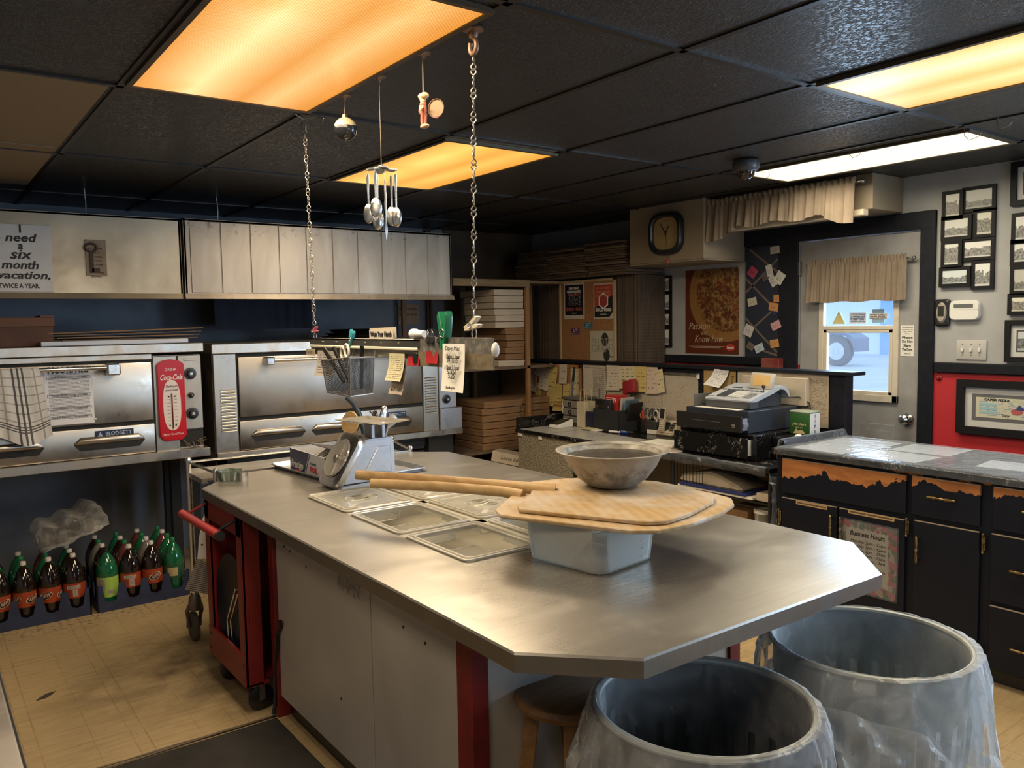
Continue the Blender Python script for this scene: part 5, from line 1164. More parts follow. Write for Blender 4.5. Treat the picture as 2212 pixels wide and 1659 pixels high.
# ------------------------------------------------------------------ black kitchen cabinets
LX, LR = V((0, -1, 0)), V((0, 0, 1))      # reading direction on faces that look towards -X
def on(x, y, z): return (x, y, z)
def cabinets():
    def peel(name, zt, amp, sc, patch=0):
        q = NT(name); o = q.co(); x, y, z = q.sep(o)
        n = q.mt('ADD', q.noise(q.comb(0.0, q.mt('MULTIPLY', y, 1.0), .3 + patch), sc, 3, .5), q.mt('MULTIPLY_ADD', q.noise(o, 24, 3, .6), .30, -.15))
        m_ = q.mt('GREATER_THAN', z, q.mt('MULTIPLY_ADD', n, -amp, zt))
        if patch: m_ = q.mt('MULTIPLY', m_, q.mt('GREATER_THAN', q.noise(o, 6.5, 4, .6), .47))
        chips = q.mt('GREATER_THAN', q.noise(o, 70, 4, .7), .735)
        wood = q.mix(q.ramp(q.noise(q.mp(o, (1, .4, 2)), 18, 4), .4, .7), (.42, .17, .055), (.27, .10, .035))
        wear = q.ramp(q.noise(o, 9, 5, .7), .45, .75)
        c = q.mix(q.mt('MULTIPLY', wear, .4), (.007, .009, .016), (.014, .015, .020))
        c = q.mix(q.mt('MULTIPLY', chips, .5), c, (.16, .13, .10)); q.set(sp=.22, c=q.mix(m_, c, wood), r=q.mt('MULTIPLY_ADD', m_, .2, .40)); q.bump(m_, -.4, .001)
        return q.m
    m_c = peel('chipped_black_paint', 9, .1, 3)
    m_d1 = peel('peeling_drawer_front', .950, .26, 4.2); m_rail = peel('peeling_top_rail', 1.0, .2, 5, .4); m_d2 = peel('peeling_small_drawer', .938, .19, 7)
    m_edge = mat('worn_edge', (.30, .24, .18), .6)
    X = 3.70
    t = thing('base_cabinet', 'black base cabinet with peeling drawer fronts along the right', 'cabinet', (4.07, 1.75, 0))
    b = MB().box((X + .012, .75, .075), (4.34, 2.635, .895), 0, .002); b.build('carcass', m_c, t)
    MB().box((X + .07, .75, 0), (4.34, 2.60, .075)).build('toe_kick', m_blackp, t)
    MB().box((X + .004, .75, .885), (X + .016, 2.637, .905)).build('top_rail', m_rail, t)
    def pull(y, z, vert, par):
        b = MB(); d = V((0, 0, 1)) if vert else V((0, 1, 0)); c = V((X - .032, y, z)); L = .052
        b.tube([c - d * L * 1.25, c - d * L * 1.1, c - d * L, c - d * L * .55, c - d * .012, c, c + d * .012, c + d * L * .55, c + d * L, c + d * L * 1.1, c + d * L * 1.25], [.002, .006, .005, .007, .0045, .0085, .0045, .007, .005, .006, .002], 10)
        for s_ in (-1, 1): b.cyl(c + d * L * s_, c + d * L * s_ + V((.03, 0, 0)), .005, n=8)
        o = b.build('handle', m_gold, par); return o
    def hinge(y, z):
        b = MB().box((X - .010, y - .008, z - .03), (X - .002, y + .008, z + .03), 0, .002); b.cyl((X - .013, y, z - .035), (X - .013, y, z + .035), .005, n=8); b.sph((X - .013, y, z + .04), .006, 8); b.sph((X - .013, y, z - .04), .006, 8)
        b.build('hinge', m_gold, t)
    def front(nm, y0, y1, z0, z1, m, lab=None):
        o = MB().box((X - .006, y0, z0), (X + .012, y1, z1), 0, .003).build(nm, m, t, lab)
        e = MB().box((X - .0065, y0 + .003, z1 - .003), (X + .004, y1 - .003, z1 + .0005)); e.build('worn_edge', m_edge, o)
        return o
    d1 = front('drawer', 1.925, 2.592, .695, .878, m_d1); d2 = front('drawer', 1.598, 1.897, .70, .882, m_d2); pull(1.753, .80, 0, d2)
    d3 = front('drawer', 1.16, 1.545, .70, .885, m_d2); pull(1.36, .80, 0, d3)
    a = front('door', 2.272, 2.595, .085, .668, m_c); pull(2.292, .566, 1, a)
    c = front('door', 1.925, 2.262, .085, .668, m_c); pull(2.238, .566, 1, c)
    e = front('door', 1.595, 1.885, .085, .676, m_c); pull(1.857, .545, 1, e)
    f = front('drawer', 1.16, 1.55, .385, .68, m_c); pull(1.40, .541, 0, f)
    g = front('drawer', 1.16, 1.55, .085, .365, m_c); pull(1.39, .206, 0, g)
    for y, z in ((1.914, .637), (1.578, .631), (1.583, .13), (2.604, .56)): hinge(y, z)
    m_strip = printmat('label_strip', (.42, .29, .14), (.1, .07, .05), 1, 26, .03, .1, .42, .4)
    for y0, y1, z, la in ((2.505, 2.325, .645, 'tan label strip stuck on the cabinet door under the wide peeling drawer'), (2.21, 1.975, .650, 'longer tan label strip stuck above the business hours sheet')):
        tag(MB().slab((X - .0068, y0, z), LX, LR, y0 - y1, .02, .001).build('label_strip', m_strip), la, 'label')
    # laminated opening hours
    Mh = frm((X - .008, 2.246, .272), (0, -1, -.012), (0, .012, 1)); W_, H_ = .285, .345
    t2 = thing('hours_sheet', 'laminated business hours sheet with fruit border on the cabinet door', 'sign', (X - .008, 2.1, .27))
    q = NT('fruit_border'); u, v, _ = q.sep(q.co('UV')); o = q.co()
    vo = q.n('ShaderNodeTexVoronoi'); q.put(vo.inputs['Vector'], q.co('UV')); vo.inputs['Scale'].default_value = 13
    cr = q.sep(vo.outputs['Color'])[0]
    fruit = q.mix(q.mt('GREATER_THAN', cr, .45), (.10, .17, .06), q.mix(q.mt('GREATER_THAN', cr, .72), (.50, .10, .10), (.48, .36, .25)))
    fruit = q.mix(q.ramp(q.noise(q.co('UV'), 40, 3), .5, .7), fruit, (.38, .20, .18))
    ed = q.mt('ADD', q.mt('MAXIMUM', q.mt('ABSOLUTE', q.mt('SUBTRACT', u, .47)), q.mt('ABSOLUTE', q.mt('SUBTRACT', v, .52))), q.mt('MULTIPLY_ADD', q.noise(q.co('UV'), 9, 3), .14, -.07))
    q.set(c=q.mix(q.mt('GREATER_THAN', ed, .38), (.58, .50, .36), fruit), r=.25)
    MB().box((0, 0, 0), (W_, H_, .0015), 0, 0, 1, Mh).build('sheet', q.m, t2)
    b = MB().text('Business Hours', Mh @ V((W_ * .47, H_ * .83, .0022)), LX, LR, .034, 0, sh=.2, wid=W_ * .63, bold=.0007)
    for i, s_ in enumerate(('Monday: 3pm - 12am', 'Tuesday: 3pm - 12am', 'Wednesday: 3pm - 12am', 'Thursday: 3pm - 12am', 'Friday: 3pm - 3am', '', 'Saturday: 3pm - 3am')):
        if s_: b.text(s_, Mh @ V((W_ * .80, H_ * (.725 - i * .062), .0022)), LX, LR, .021, 0, al='RIGHT', sh=.2)
    b.build('lettering', m_ink, t2)
    MB().box((-.008, -.008, .0016), (W_ + .008, H_ + .008, .002), 0, 0, 1, Mh).build('laminate', m_film, t2)
    # worktop with papers under a clear sheet
    t3 = thing('counter_top', 'black film covered counter top under clear plastic, above the black cabinets', 'counter top', (4.07, 1.75, .9))
    b = MB().box((3.678, .75, .897), (4.345, 2.65, .930), 0, .006, 2); b.build('slab', m_marble, t3)
    b = MB().box((3.76, 2.628, .930), (4.345, 2.652, .962), 0, .006, 2); b.build('end_lip', m_marble, t3)
    m_pp = printmat('price_sheet', (.58, .60, .63), (.35, .37, .42), 26, 30, .05, .05, .42, .5, .35)
    for k, (x0, y0, w_, h_, a_, la) in enumerate(((3.98, 2.24, .32, .34, 3, 'in the far corner by the lip'), (3.74, 2.28, .22, .30, -2, 'at the front corner by the peeling drawer'), (4.05, 1.90, .28, .30, 2, 'in the middle at the back'), (3.76, 1.92, .24, .32, -3, 'in the middle at the front edge'), (3.90, 1.42, .22, .28, 6, 'at the right picture edge'))):
        M = Matrix.Translation((x0, y0, .9305)) @ Matrix.Rotation(math.radians(a_), 4, 'Z')
        tag(MB().box((0, 0, 0), (w_, h_, .0006), 0, 0, 1, M).build('price_sheet', m_pp), 'printed sheet under the counter plastic, ' + la, 'paper', 'papers under the counter plastic')
    import mathutils
    b = MB(); nx, ny = 16, 46; g = []
    def hh(x, y): n = mathutils.noise.noise(V((x * 7, y * 5, 0))); n2 = mathutils.noise.noise(V((x * 23, y * 9, 4))); return .0035 + .003 * abs(n) + .002 * abs(n2)
    prof_ = [(3.668, .900), (3.670, .926), (3.678, .9325)] + [(3.685 + .655 * i / nx, None) for i in range(nx + 1)]
    for j in range(ny + 1):
        y = .76 + 1.866 * j / ny; row = []
        for x, z in prof_:
            zz = z if z else .9305 + hh(x, y)
            row.append(b.bm.verts.new((x + (.004 * mathutils.noise.noise(V((y * 14, zz * 30, 2))) if z else 0), y, zz)))
        g.append(row)
    for A, B in zip(g, g[1:]):
        for i in range(len(A) - 1): b.face([A[i], A[i + 1], B[i + 1], B[i]])
    b.build('plastic_cover', m_film, t3, smooth=40)
    b = MB(); g = []
    for j in range(25):
        x = 3.75 + .60 * j / 24; row = []
        for k, (y, z) in enumerate(((2.612, .936), (2.620, .952), (2.632, .968), (2.648, .968), (2.658, .952), (2.664, .915))):
            n = mathutils.noise.noise(V((x * 16, k * .7, 1))); row.append(b.bm.verts.new((x, y + .003 * n, z + .003 * abs(n))))
        g.append(row)
    for A, B in zip(g, g[1:]):
        for i in range(5): b.face([A[i], A[i + 1], B[i + 1], B[i]])
    b.build('lip_wrap', m_film, t3, smooth=40)
cabinets()

# ------------------------------------------------------------------ half-height partition with pinned papers
PX = 4.40       # its face
def partition():
    b = MB().box((PX, 2.66, 0), (PX + .08, 5.62, 1.275), 0, .003); b.box((PX - .03, 2.60, 1.275), (PX + .11, 5.63, 1.297), 0, .003)
    b.build('partition_wall', m_black, kind='structure')
partition()
def pinned():
    P = PX - .004
    def rect(u0, v0, u1, v1, x=P):
        a, c = fx(u0, v0, x), fx(u1, v1, x); return a.y, c.y, c.z, a.z    # y left, y right, z bottom, z top
    # corkboard
    yl, yr, zb, zt = rect(1140, 785, 1258, 888); yl = 5.60; zb = .90; zt = 1.262
    t = thing('cork_board', 'cork board with an orange wood frame at the partition end, covered in notes', 'cork board', (P, (yl + yr) / 2, zb))
    MB().box((P - .004, yr, zb), (P + .003, yl, zt)).build('cork', m_cork, t)
    b = MB()
    for q_ in ((yr, zb, yr + .03, zt), (yl - .03, zb, yl, zt), (yr, zt - .028, yl, zt), (yr, zb, yl, zb + .02)): b.box((P - .014, q_[0], q_[1]), (P + .003, q_[2], q_[3]), 0, .003)
    b.build('frame', m_trimwood, t)
    hw = {k: printmat('handwritten_%s' % n, c, (.16, .13, .11), rows, 9, .10, .12, .54, .28, .7, 2.3 * k, .55) for k, (n, c, rows) in enumerate((('white_slip', (.56, .50, .40), 8), ('yellow_slip', (.55, .44, .16), 7), ('cream_slip', (.58, .52, .34), 6), ('pink_slip', (.58, .46, .38), 6)))}
    notes = [ # centre px, width m, height m, tilt, material, label
        (1151, 815, .12, .245, -3, 0, 'tall white slip at the frame edge, left end of the cork board'), (1163, 798, .075, .10, -14, 0, 'small white tag tilted at the top left of the cork board'),
        (1177, 817, .14, .20, -9, 0, 'white slip headed in ink, left of the cork board yellow top note'), (1195, 810, .11, .19, -6, 1, 'yellow note over the headed white slip on the cork board'),
        (1217, 808, .10, .16, 2, 0, 'white headed receipt slip in the top row, left of the long list'), (1243, 830, .115, .30, 0, 2, 'long handwritten list at the right side of the cork board'),
        (1162, 847, .10, .16, 3, 1, 'yellow note at the middle left of the cork board'), (1190, 855, .10, .17, -5, 1, 'yellow note low in the middle of the cork board'),
        (1205, 848, .11, .15, 2, 1, 'yellow note in the very centre of the cork board'), (1224, 850, .09, .17, -2, 1, 'yellow note beside the long list, below its top half'),
        (1172, 876, .13, .13, -6, 1, 'yellow note at the bottom left of the cork board'), (1207, 876, .15, .09, 4, 1, 'wide yellow note along the bottom of the cork board')]
    def pin(u, v, w_, h_, a, m, la, nm='pinned_note', x=P - .006, group='notes on the cork board', cat='note', curl=.012, k=0):
        c = fx(u, v, x - .002 * k); ca, sa = math.cos(math.radians(a)), math.sin(math.radians(a))
        r = V((0, -ca, sa)); up = V((0, sa, ca))
        o = c - r * (w_ / 2) - up * (h_ / 2)
        return tag(MB().sheet(o, r, up, w_, h_, 3, 6, lambda s, q_: curl * (1 - q_) ** 2).build(nm, m, norm=False), la, cat, group)
    for k, (u, v, w_, h_, a, m, la) in enumerate(notes): pin(u, v, w_, h_, a, hw[m], la, k=k % 5)
    # lists, map and notes along the partition
    m_list = printmat('form_print', (.52, .47, .38), (.26, .23, .2), 20, 26, .08, .05, .44, .55); m_blank = printmat('faint_print', (.56, .50, .40), (.42, .37, .31), 18, 14, .1, .1, .5, .4)
    yl, yr, zb, zt = rect(1260, 787, 1310, 880)
    tag(MB().slab((P - .002, yl, .95), LX, LR, yl - yr, zt - .95, .001).build('price_list', m_list), 'printed form sheet pinned between the cork board and the map', 'paper')
    tag(MB().slab((P - .006, yl - .02, 1.02), LX, LR, .10, zt - 1.05, .001).build('tally_sheet', m_blank), 'narrow faint tally sheet over the left half of the printed form', 'paper')
    q = NT('street_map'); uv = q.co('UV'); vo = q.n('ShaderNodeTexVoronoi', feature='DISTANCE_TO_EDGE'); q.put(vo.inputs['Vector'], q.mp(uv, (3.0, 1, 1))); vo.inputs['Scale'].default_value = 13
    ln = q.mt('MULTIPLY', q.ramp(vo.outputs['Distance'], .05, .02), q.ramp(q.noise(uv, 4, 3), .42, .6)); blk = q.mt('MULTIPLY', q.mt('GREATER_THAN', q.noise(q.mp(uv, (3, 1, 1)), 38, 4, .7), .60), q.ramp(q.noise(uv, 3.2, 2), .40, .6))
    u_, v_, _ = q.sep(uv); fold = q.mt('LESS_THAN', q.mt('ABSOLUTE', q.mt('SUBTRACT', u_, .63)), .004)
    q.set(c=q.mix(q.mt('MAXIMUM', q.mt('MAXIMUM', q.mt('MULTIPLY', ln, .6), blk), fold), (.46, .41, .33), (.16, .12, .10)), r=.6)
    yl, yr, zb, zt = rect(1312, 812, 1509, 880)
    tag(MB().slab((P - .003, yl, .86), LX, LR, yl - yr, 1.225 - .86, .001).build('street_map', q.m), 'creased street map hanging on the partition behind the phone', 'map')
    yl, yr, zb, zt = rect(1310, 796, 1512, 812)
    t = thing('hanging_rail', 'grey metal strip clamping the street map to the partition', 'rail', (P, (yl + yr) / 2, 1.21))
    MB().box((P - .012, yr, 1.222), (P - .001, yl, 1.243), 0, .003).box((P - .016, yr, 1.236), (P - .001, yl, 1.242)).build('strip', m_dullmetal, t)
    MB().box((P - .016, yr - .002, 1.205), (P - .001, yr + .02, 1.244), 0, .003).build('end_cap', m_white, t)
    for k, (u, v, w_, h_, a, m, la) in enumerate(((1325, 815, .15, .20, 2, 0, 'white slip with a stroke of ink, leftmost on the map rail'), (1356, 815, .17, .17, 3, 2, 'cream slip with yellow lines, second on the map rail'), (1384, 819, .12, .19, 1, 1, 'yellow written slip, third on the map rail'), (1408, 821, .125, .20, 3, 3, 'pinkish slip with bold ink writing on the map rail'), (1427, 823, .07, .17, 12, 2, 'pale yellow slip tilted at the right end of the map rail slips'))):
        pin(u, v, w_, h_, a, hw[m], la, 'rail_note', P - .020, 'slips on the map rail', k=k % 3)
    yl, yr, zb, zt = rect(1521, 798, 1590, 870)
    t = thing('yellow_folder', 'yellow folder pinned to the partition behind the cash register', 'folder', (P, (yl + yr) / 2, .98))
    MB().slab((P - .002, yl, .98), LX, LR, yl - yr, zt - .98, .002).build('cover', mat('kraft_yellow', (.43, .30, .12), .7, c2=(.36, .24, .09), sc=8), t)
    MB().text('Friday', (P - .0045, yr + .03, zt - .075), (0, 0, -1), (0, -1, 0), .035).build('lettering', m_ink, t)
    yl, yr, zb, zt = rect(1594, 800, 1690, 850)
    tag(MB().slab((P - .002, yl, 1.03), LX, LR, yl - yr, zt - 1.03, .001).build('price_list', m_blank), 'pale sheet pinned behind the register display', 'paper')
    yl, yr, zb, zt = rect(1690, 803, 1797, 895)
    q_m = printmat('number_columns', (.42, .35, .26), (.22, .18, .14), 34, 16, .04, .08, .50, .45)
    tag(MB().slab((P - .003, yl, .955), LX, LR, yl - yr - .02, zt - .955, .001).build('number_list', q_m), 'tan sheet of number columns at the partition end by the door', 'paper')
    # receipt curling out from the rail
    T_ = [fx(1543, 797, P - .03), fx(1575, 799, P - .02)]; B_ = [fx(1519, 830, P - .085), fx(1553, 838, P - .075)]
    b = MB(); g = []
    for j in range(9):
        v = j / 8; g.append([b.bm.verts.new(T_[0].lerp(T_[1], i / 3).lerp(B_[0].lerp(B_[1], i / 3), v) + V((.02 * math.sin(v * PI), 0, 0))) for i in range(4)])
    for j in range(8):
        for i in range(3): b.face([g[j][i], g[j + 1][i], g[j + 1][i + 1], g[j][i + 1]], 0, ((i / 3, 1 - j / 8), (i / 3, 1 - (j + 1) / 8), ((i + 1) / 3, 1 - (j + 1) / 8), ((i + 1) / 3, 1 - j / 8)))
    tag(b.build('receipt', printmat('receipt_print', (.70, .70, .70), (.3, .3, .32), 12, 16, .08, .08, .5, .45), norm=False), 'white receipt curling off the partition above the register', 'receipt')
pinned()

# ------------------------------------------------------------------ order desk and what is on it
ZD = .80
def desk():
    q = NT('speckled_laminate'); o = q.co(); n = q.noise(o, 95, 3, .7)
    q.set(c=q.mix(q.ramp(n, .42, .60), (.13, .115, .085), (.42, .38, .29)), r=.5); m_sp = q.m
    t = thing('order_desk', 'order desk with black marble film top and speckled side panel', 'desk', (4.06, 3.9, 0))
    b = MB().box((3.735, 2.70, ZD - .028), (PX - .003, 5.02, ZD), 0, .008, 2); b.build('desk_top', m_marble, t)
    b = MB().box((3.745, 4.995, ZD), (4.36, 5.015, ZD + .085), 0, .004); b.build('end_upstand', m_marble, t)
    b = MB().box((3.755, 4.38, .0), (3.775, 5.0, ZD - .03)); b.box((3.76, 4.98, 0), (4.36, 5.0, ZD - .03)); b.build('side_panel', m_sp, t)
    MB().box((4.34, 2.75, .0), (4.36, 4.98, ZD - .03)).build('back_panel', mat('grey_back_panel', (.20, .175, .14), .7), t)
    b = MB(); r = random.Random(4)
    for (y, w_) in ((4.94, .05), (4.70, .035)): b.box((3.742, y, ZD - .055), (3.753, y + w_, ZD - .03), 0, .002)
    b.build('tape_scraps', m_paper, t)
    import mathutils
    # crumpled film along the front edge
    b = MB(); g = []
    for j in range(90):
        y = 2.72 + 1.05 * j / 89; row = []
        for k, (x, z) in enumerate(((3.76, ZD + .004), (3.732, ZD + .002), (3.725, ZD - .015), (3.728, ZD - .035), (3.738, ZD - .048))):
            n = mathutils.noise.noise_vector(V((k * .8, y * 11, 3))) + mathutils.noise.noise_vector(V((k * 2.1, y * 37.7, 9))) * .5; row.append(b.bm.verts.new((x + .005 * n.x, y, z + .007 * n.y)))
        g.append(row)
    for A, B in zip(g, g[1:]):
        for i in range(4): b.face([A[i], A[i + 1], B[i + 1], B[i]])
    b.build('edge_film', m_film, t, smooth=20)
    # open wire rack under the register end
    t = thing('wire_shelf', 'black wire shelf rack standing under the register end of the desk', 'rack', (4.05, 3.1, 0))
    b = MB()
    for yy in (2.74, 3.46):
        for xx in (3.80, 4.29): b.cyl((xx, yy, 0), (xx, yy, ZD - .032), .013, n=10)
    b.build('rack_posts', m_blackp, t)
    b = MB()
    for zz in (.58, .30):
        for xx in (3.80, 4.29): b.cyl((xx, 2.74, zz), (xx, 3.46, zz), .005, n=6); b.cyl((xx, 2.74, zz - .03), (xx, 3.46, zz - .03), .004, n=6)
        for i in range(22): b.cyl((3.79, 2.76 + .033 * i, zz + .004), (4.30, 2.76 + .033 * i, zz + .004), .0025, n=5)
    for i in range(10): b.cyl((3.80, 3.22 + .025 * i, ZD - .035), (3.80, 3.22 + .025 * i, .60), .0025, n=5)
    b.build('wire_shelves', m_blackp, t)
    b = MB().box((3.76, 2.655, .08), (3.80, 2.70, ZD - .03)); b.build('end_post', m_black, t)
    b = MB(); g = []
    for j in range(40):
        z = .46 + .31 * j / 39; row = []
        for k in range(9):
            a = 2 * PI * k / 8; n = mathutils.noise.noise_vector(V((k * .9 % 7, z * 30, 8))); rr = .018 + .009 * n.x + (.016 if z > .72 else 0); row.append(b.bm.verts.new((3.742 + rr * math.cos(a), 2.668 + rr * math.sin(a), z + .01 * n.y)))
        g.append(row)
    for A, B in zip(g, g[1:]):
        for i in range(8): b.face([A[i], A[i + 1], B[i + 1], B[i]])
    b.build('twisted_film', m_film, t, smooth=20)
    # things on the wire shelves
    z0 = .588
    tag(MB().box((3.80, 2.86, z0), (4.2, 3.42, z0 + .016), 0, .003).build('paper_pad', m_paper), 'white pad of paper on the upper wire shelf', 'paper')
    tag(MB().box((3.79, 2.90, z0 + .017), (4.2, 3.40, z0 + .032), 0, .002).build('blue_folder', mat('blue_folder', (.02, .035, .16), .4)), 'blue folder under the grey padded case on the wire shelf', 'folder')
    b = MB().prism([(2.93, 0), (3.40, 0), (3.41, .03), (3.36, .055), (3.20, .085), (3.13, .085), (2.95, .03)], 0, .26, 0, Matrix(((0, 0, 1, 3.80), (1, 0, 0, 0), (0, 1, 0, z0 + .033), (0, 0, 0, 1))), .012, 2)
    tag(b.build('padded_case', mat('grey_leather', (.36, .31, .24), .5, c2=(.25, .21, .16), sc=9)), 'beige padded case lying on the blue folder', 'case')
    tag(MB().box((3.82, 2.755, z0), (4.2, 2.85, z0 + .045), 0, .003).build('catalogue', mat('cream_catalogue', (.50, .42, .32), .6)), 'cream catalogue beside the padded case on the wire shelf', 'catalogue')
    z1 = .31
    t = thing('plastic_tub', 'pale plastic tub with reddish contents on the lower wire shelf', 'tub', (3.90, 2.85, z1))
    MB().lathe([(0, 0), (.048, 0), (.058, .20), (.054, .20), (.046, .004), (0, .004)], 24, 0, Matrix.Translation((3.90, 2.85, z1))).build('tub_body', m_pcd, t)
    MB().lathe([(0, .006), (.044, .006), (.05, .14), (0, .145)], 20, 0, Matrix.Translation((3.90, 2.85, z1))).build('contents', mat('reddish_contents', (.34, .15, .11), .7, c2=(.45, .36, .3), sc=30), t)
    MB().lathe([(.058, .195), (.062, .195), (.062, .215), (0, .215)], 24, 0, Matrix.Translation((3.90, 2.85, z1))).build('tub_lid', m_white, t)
    tag(MB().box((3.86, 2.94, z1), (4.15, 3.12, z1 + .19), 0, .003).build('small_carton', m_card), 'small brown carton beside the tub on the lower wire shelf', 'carton')
    tag(MB().box((3.84, 3.14, z1), (4.15, 3.30, z1 + .12), 0, .003).build('small_carton', m_carddk), 'darker low carton at the back of the lower wire shelf', 'carton')
desk()
def desk_items():
    z = ZD + .0005
    # laminated order sheets along the front edge
    m_sh = printmat('granite_sheet', (.50, .49, .46), (.30, .29, .28), 60, 50, .0, .0, .5, .8, .3)
    for k, (y0, y1, x1) in enumerate(((4.97, 4.62, 4.14), (4.61, 4.28, 4.06), (4.27, 3.90, 4.04), (3.89, 3.52, 4.02))):
        tag(MB().slab((3.745, y0, z), LX, (1, 0, 0), y0 - y1, x1 - 3.745, .001).build('laminated_sheet', m_sh), 'grey laminated sheet on the desk edge, %s from the marble upstand' % ('first', 'second', 'third', 'fourth')[k], 'sheet', 'laminated sheets along the desk')
    # card reader
    t = thing('card_reader', 'white wedge card reader with a dark screen on the desk', 'card reader', (3.98, 4.72, z))
    M = Matrix.Translation((4.03, 4.82, z + .001)) @ Matrix.Rotation(math.radians(2), 4, 'Z')
    b = MB().prism([(-.075, 0), (.085, 0), (.085, .062), (-.07, .026), (-.078, .014)], -.055, .055, 0, M @ Matrix(((1, 0, 0, 0), (0, 0, 1, 0), (0, 1, 0, 0), (0, 0, 0, 1))), .006, 2); b.build('housing', m_white, t)
    b = MB().box((-.068, -.043, .0285), (.062, .043, .0305), 0, 0, 1, M @ Matrix.Rotation(math.radians(-13), 4, 'Y') @ Matrix.Translation((.01, 0, .016))); b.build('screen', mat('dark_screen', (.012, .013, .016), .15), t)
    # small drawer tower
    t = thing('drawer_tower', 'small grey three drawer organiser behind the card reader', 'organiser', (4.27, 4.92, z))
    b = MB().box((4.18, 4.77, z), (4.36, 4.97, z + .012)); b.box((4.17, 4.76, z + .20), (4.365, 4.98, z + .222), 0, .008, 2); b.box((4.19, 4.775, z + .01), (4.355, 4.965, z + .20)); b.build('shell', mat('smoky_plastic', (.10, .095, .085), .3), t)
    for k in range(3):
        o = MB().box((4.172, 4.78, z + .016 + .062 * k), (4.192, 4.96, z + .07 + .062 * k), 0, .005).build('drawer', mat('smoky_drawer', (.22, .205, .18), .3), t)
        MB().lathe([(.010, 0), (.018, .002), (.018, .006), (.010, .004)], 14, 0, frm((4.1715, 4.87, z + .042 + .062 * k), LX, LR)).build('drawer_pull', m_blackp, o)
    # things behind and around it
    tag(MB().sheet((4.22, 5.03, z), LX, (.12, 0, 1), .10, .17, 2, 4, lambda u, v: .01 * v).build('envelope', m_paper, norm=False), 'white envelope leaning behind the drawer organiser', 'envelope')
    t = thing('cleaning_wand', 'black handled wand standing on the drawer organiser', 'brush', (4.23, 4.92, z + .223))
    b = MB().tube([(4.25, 4.935, z + .224), (4.25, 4.925, z + .33), (4.25, 4.905, z + .44)], [.011, .012, .013], 10, sq=.5); b.build('grey_stem', mat('wand_grey', (.10, .11, .12), .4), t)
    b = MB().tube([(4.25, 4.921, z + .34), (4.25, 4.903, z + .455)], [.0135, .012], 10, sq=.6); b.build('black_grip', m_blackp, t)
    t = thing('paper_bag', 'cream paper bag with twisted handles beside the drawer organiser', 'bag', (4.23, 4.72, z))
    b = MB().box((4.14, 4.66, z), (4.25, 4.755, z + .20), 0, .003); b.build('bag_body', mat('cream_bag', (.52, .46, .32), .7, c2=(.46, .40, .27), sc=9), t)
    for dx in (.02, .09): MB().tube([(4.14 + dx, 4.735, z + .19), (4.14 + dx, 4.735, z + .27), (4.14 + dx, 4.725, z + .295), (4.14 + dx, 4.69, z + .295), (4.14 + dx, 4.68, z + .27), (4.14 + dx, 4.68, z + .19)], .0025, 6).build('handle', mat('twine', (.5, .36, .2), .7), t)
    tag(MB().box((4.13, 4.55, z), (4.28, 4.64, z + .13), 0, .004).build('dark_book', mat('dark_blue_cover', (.012, .014, .04), .45)), 'dark blue book standing between the paper bag and black bin', 'book')
    # black fabric bin
    t = thing('storage_bin', 'black storage bin with oval handle hole full of odds and ends', 'bin', (4.26, 4.42, z))
    bx0, bx1, by0, by1, h = 4.12, 4.37, 4.27, 4.545, .165
    b = MB()
    for a, c in (((bx0, by0, z), (bx0 + .008, by1, z + h)), ((bx1 - .008, by0, z), (bx1, by1, z + h)), ((bx0, by0, z), (bx1, by0 + .008, z + h)), ((bx0, by1 - .008, z), (bx1, by1, z + h)), ((bx0, by0, z), (bx1, by1, z + .006))): b.box(a, c, 0, .003)
    b.build('bin_body', mat('black_fabric', (.015, .016, .019), .6), t)
    b = MB().tube([(4.245 + .028 * math.cos(k * PI / 8), by0 - .002, z + .115 + .011 * math.sin(k * PI / 8)) for k in range(16)], .003, 6, 0, True); b.build('handle_ring', m_chrome, t)
    zb = z + .007
    t = thing('router', 'black wireless router with an antenna in the storage bin', 'router', (4.17, 4.47, zb))
    MB().box((4.135, 4.375, zb), (4.165, 4.53, z + .235), 0, .008, 2).build('router_body', m_blackp, t)
    MB().tube([(4.18, 4.537, zb), (4.18, 4.537, z + .31)], .006, 8).build('antenna', mat('grey_blue_plastic', (.07, .09, .10), .4), t)
    b = MB(); b.box((4.1335, 4.44, z + .172), (4.135, 4.50, z + .192), 0, 0); b.build('label', m_gold, t)
    for yy in (4.515, 4.395): MB().lathe([(0, .003), (.010, .002), (.011, 0)], 12, 0, frm((4.1345, yy, z + .18), LX, LR)).build('speaker_dot', m_dullmetal, t)
    t = thing('battery_box', 'red and orange battery box marked 75 in the storage bin', 'box', (4.26, 4.38, zb))
    MB().box((4.20, 4.355, zb), (4.30, 4.50, z + .262), 0, .002).build('box_body', mat('red_box', (.46, .03, .03), .45), t)
    MB().box((4.1985, 4.40, zb + .1), (4.2, 4.45, z + .215)).build('orange_panel', mat('orange_print', (.55, .20, .05), .5), t)
    b = MB().text('75', (4.1975, 4.395, z + .225), LX, LR, .04, bold=.001); b.text('5', (4.1975, 4.45, z + .185), LX, LR, .04, bold=.001); b.box((4.1975, 4.40, z + .24), (4.199, 4.48, z + .246)); b.box((4.1975, 4.42, z + .228), (4.199, 4.48, z + .232)); b.build('lettering', m_inkw, t)
    Mw = Matrix.Translation((4.31, 4.345, z + .275)) @ Matrix.Rotation(math.radians(-14), 4, 'X') @ Matrix.Rotation(math.radians(12), 4, 'Y')
    b = MB().box((-.02, -.06, .0), (.02, .06, .10), 0, .006, 2, Mw); tag(b.build('red_wallet', mat('red_leather', (.24, .018, .022), .5)), 'dark red wallet lying across the top of the battery box', 'wallet')
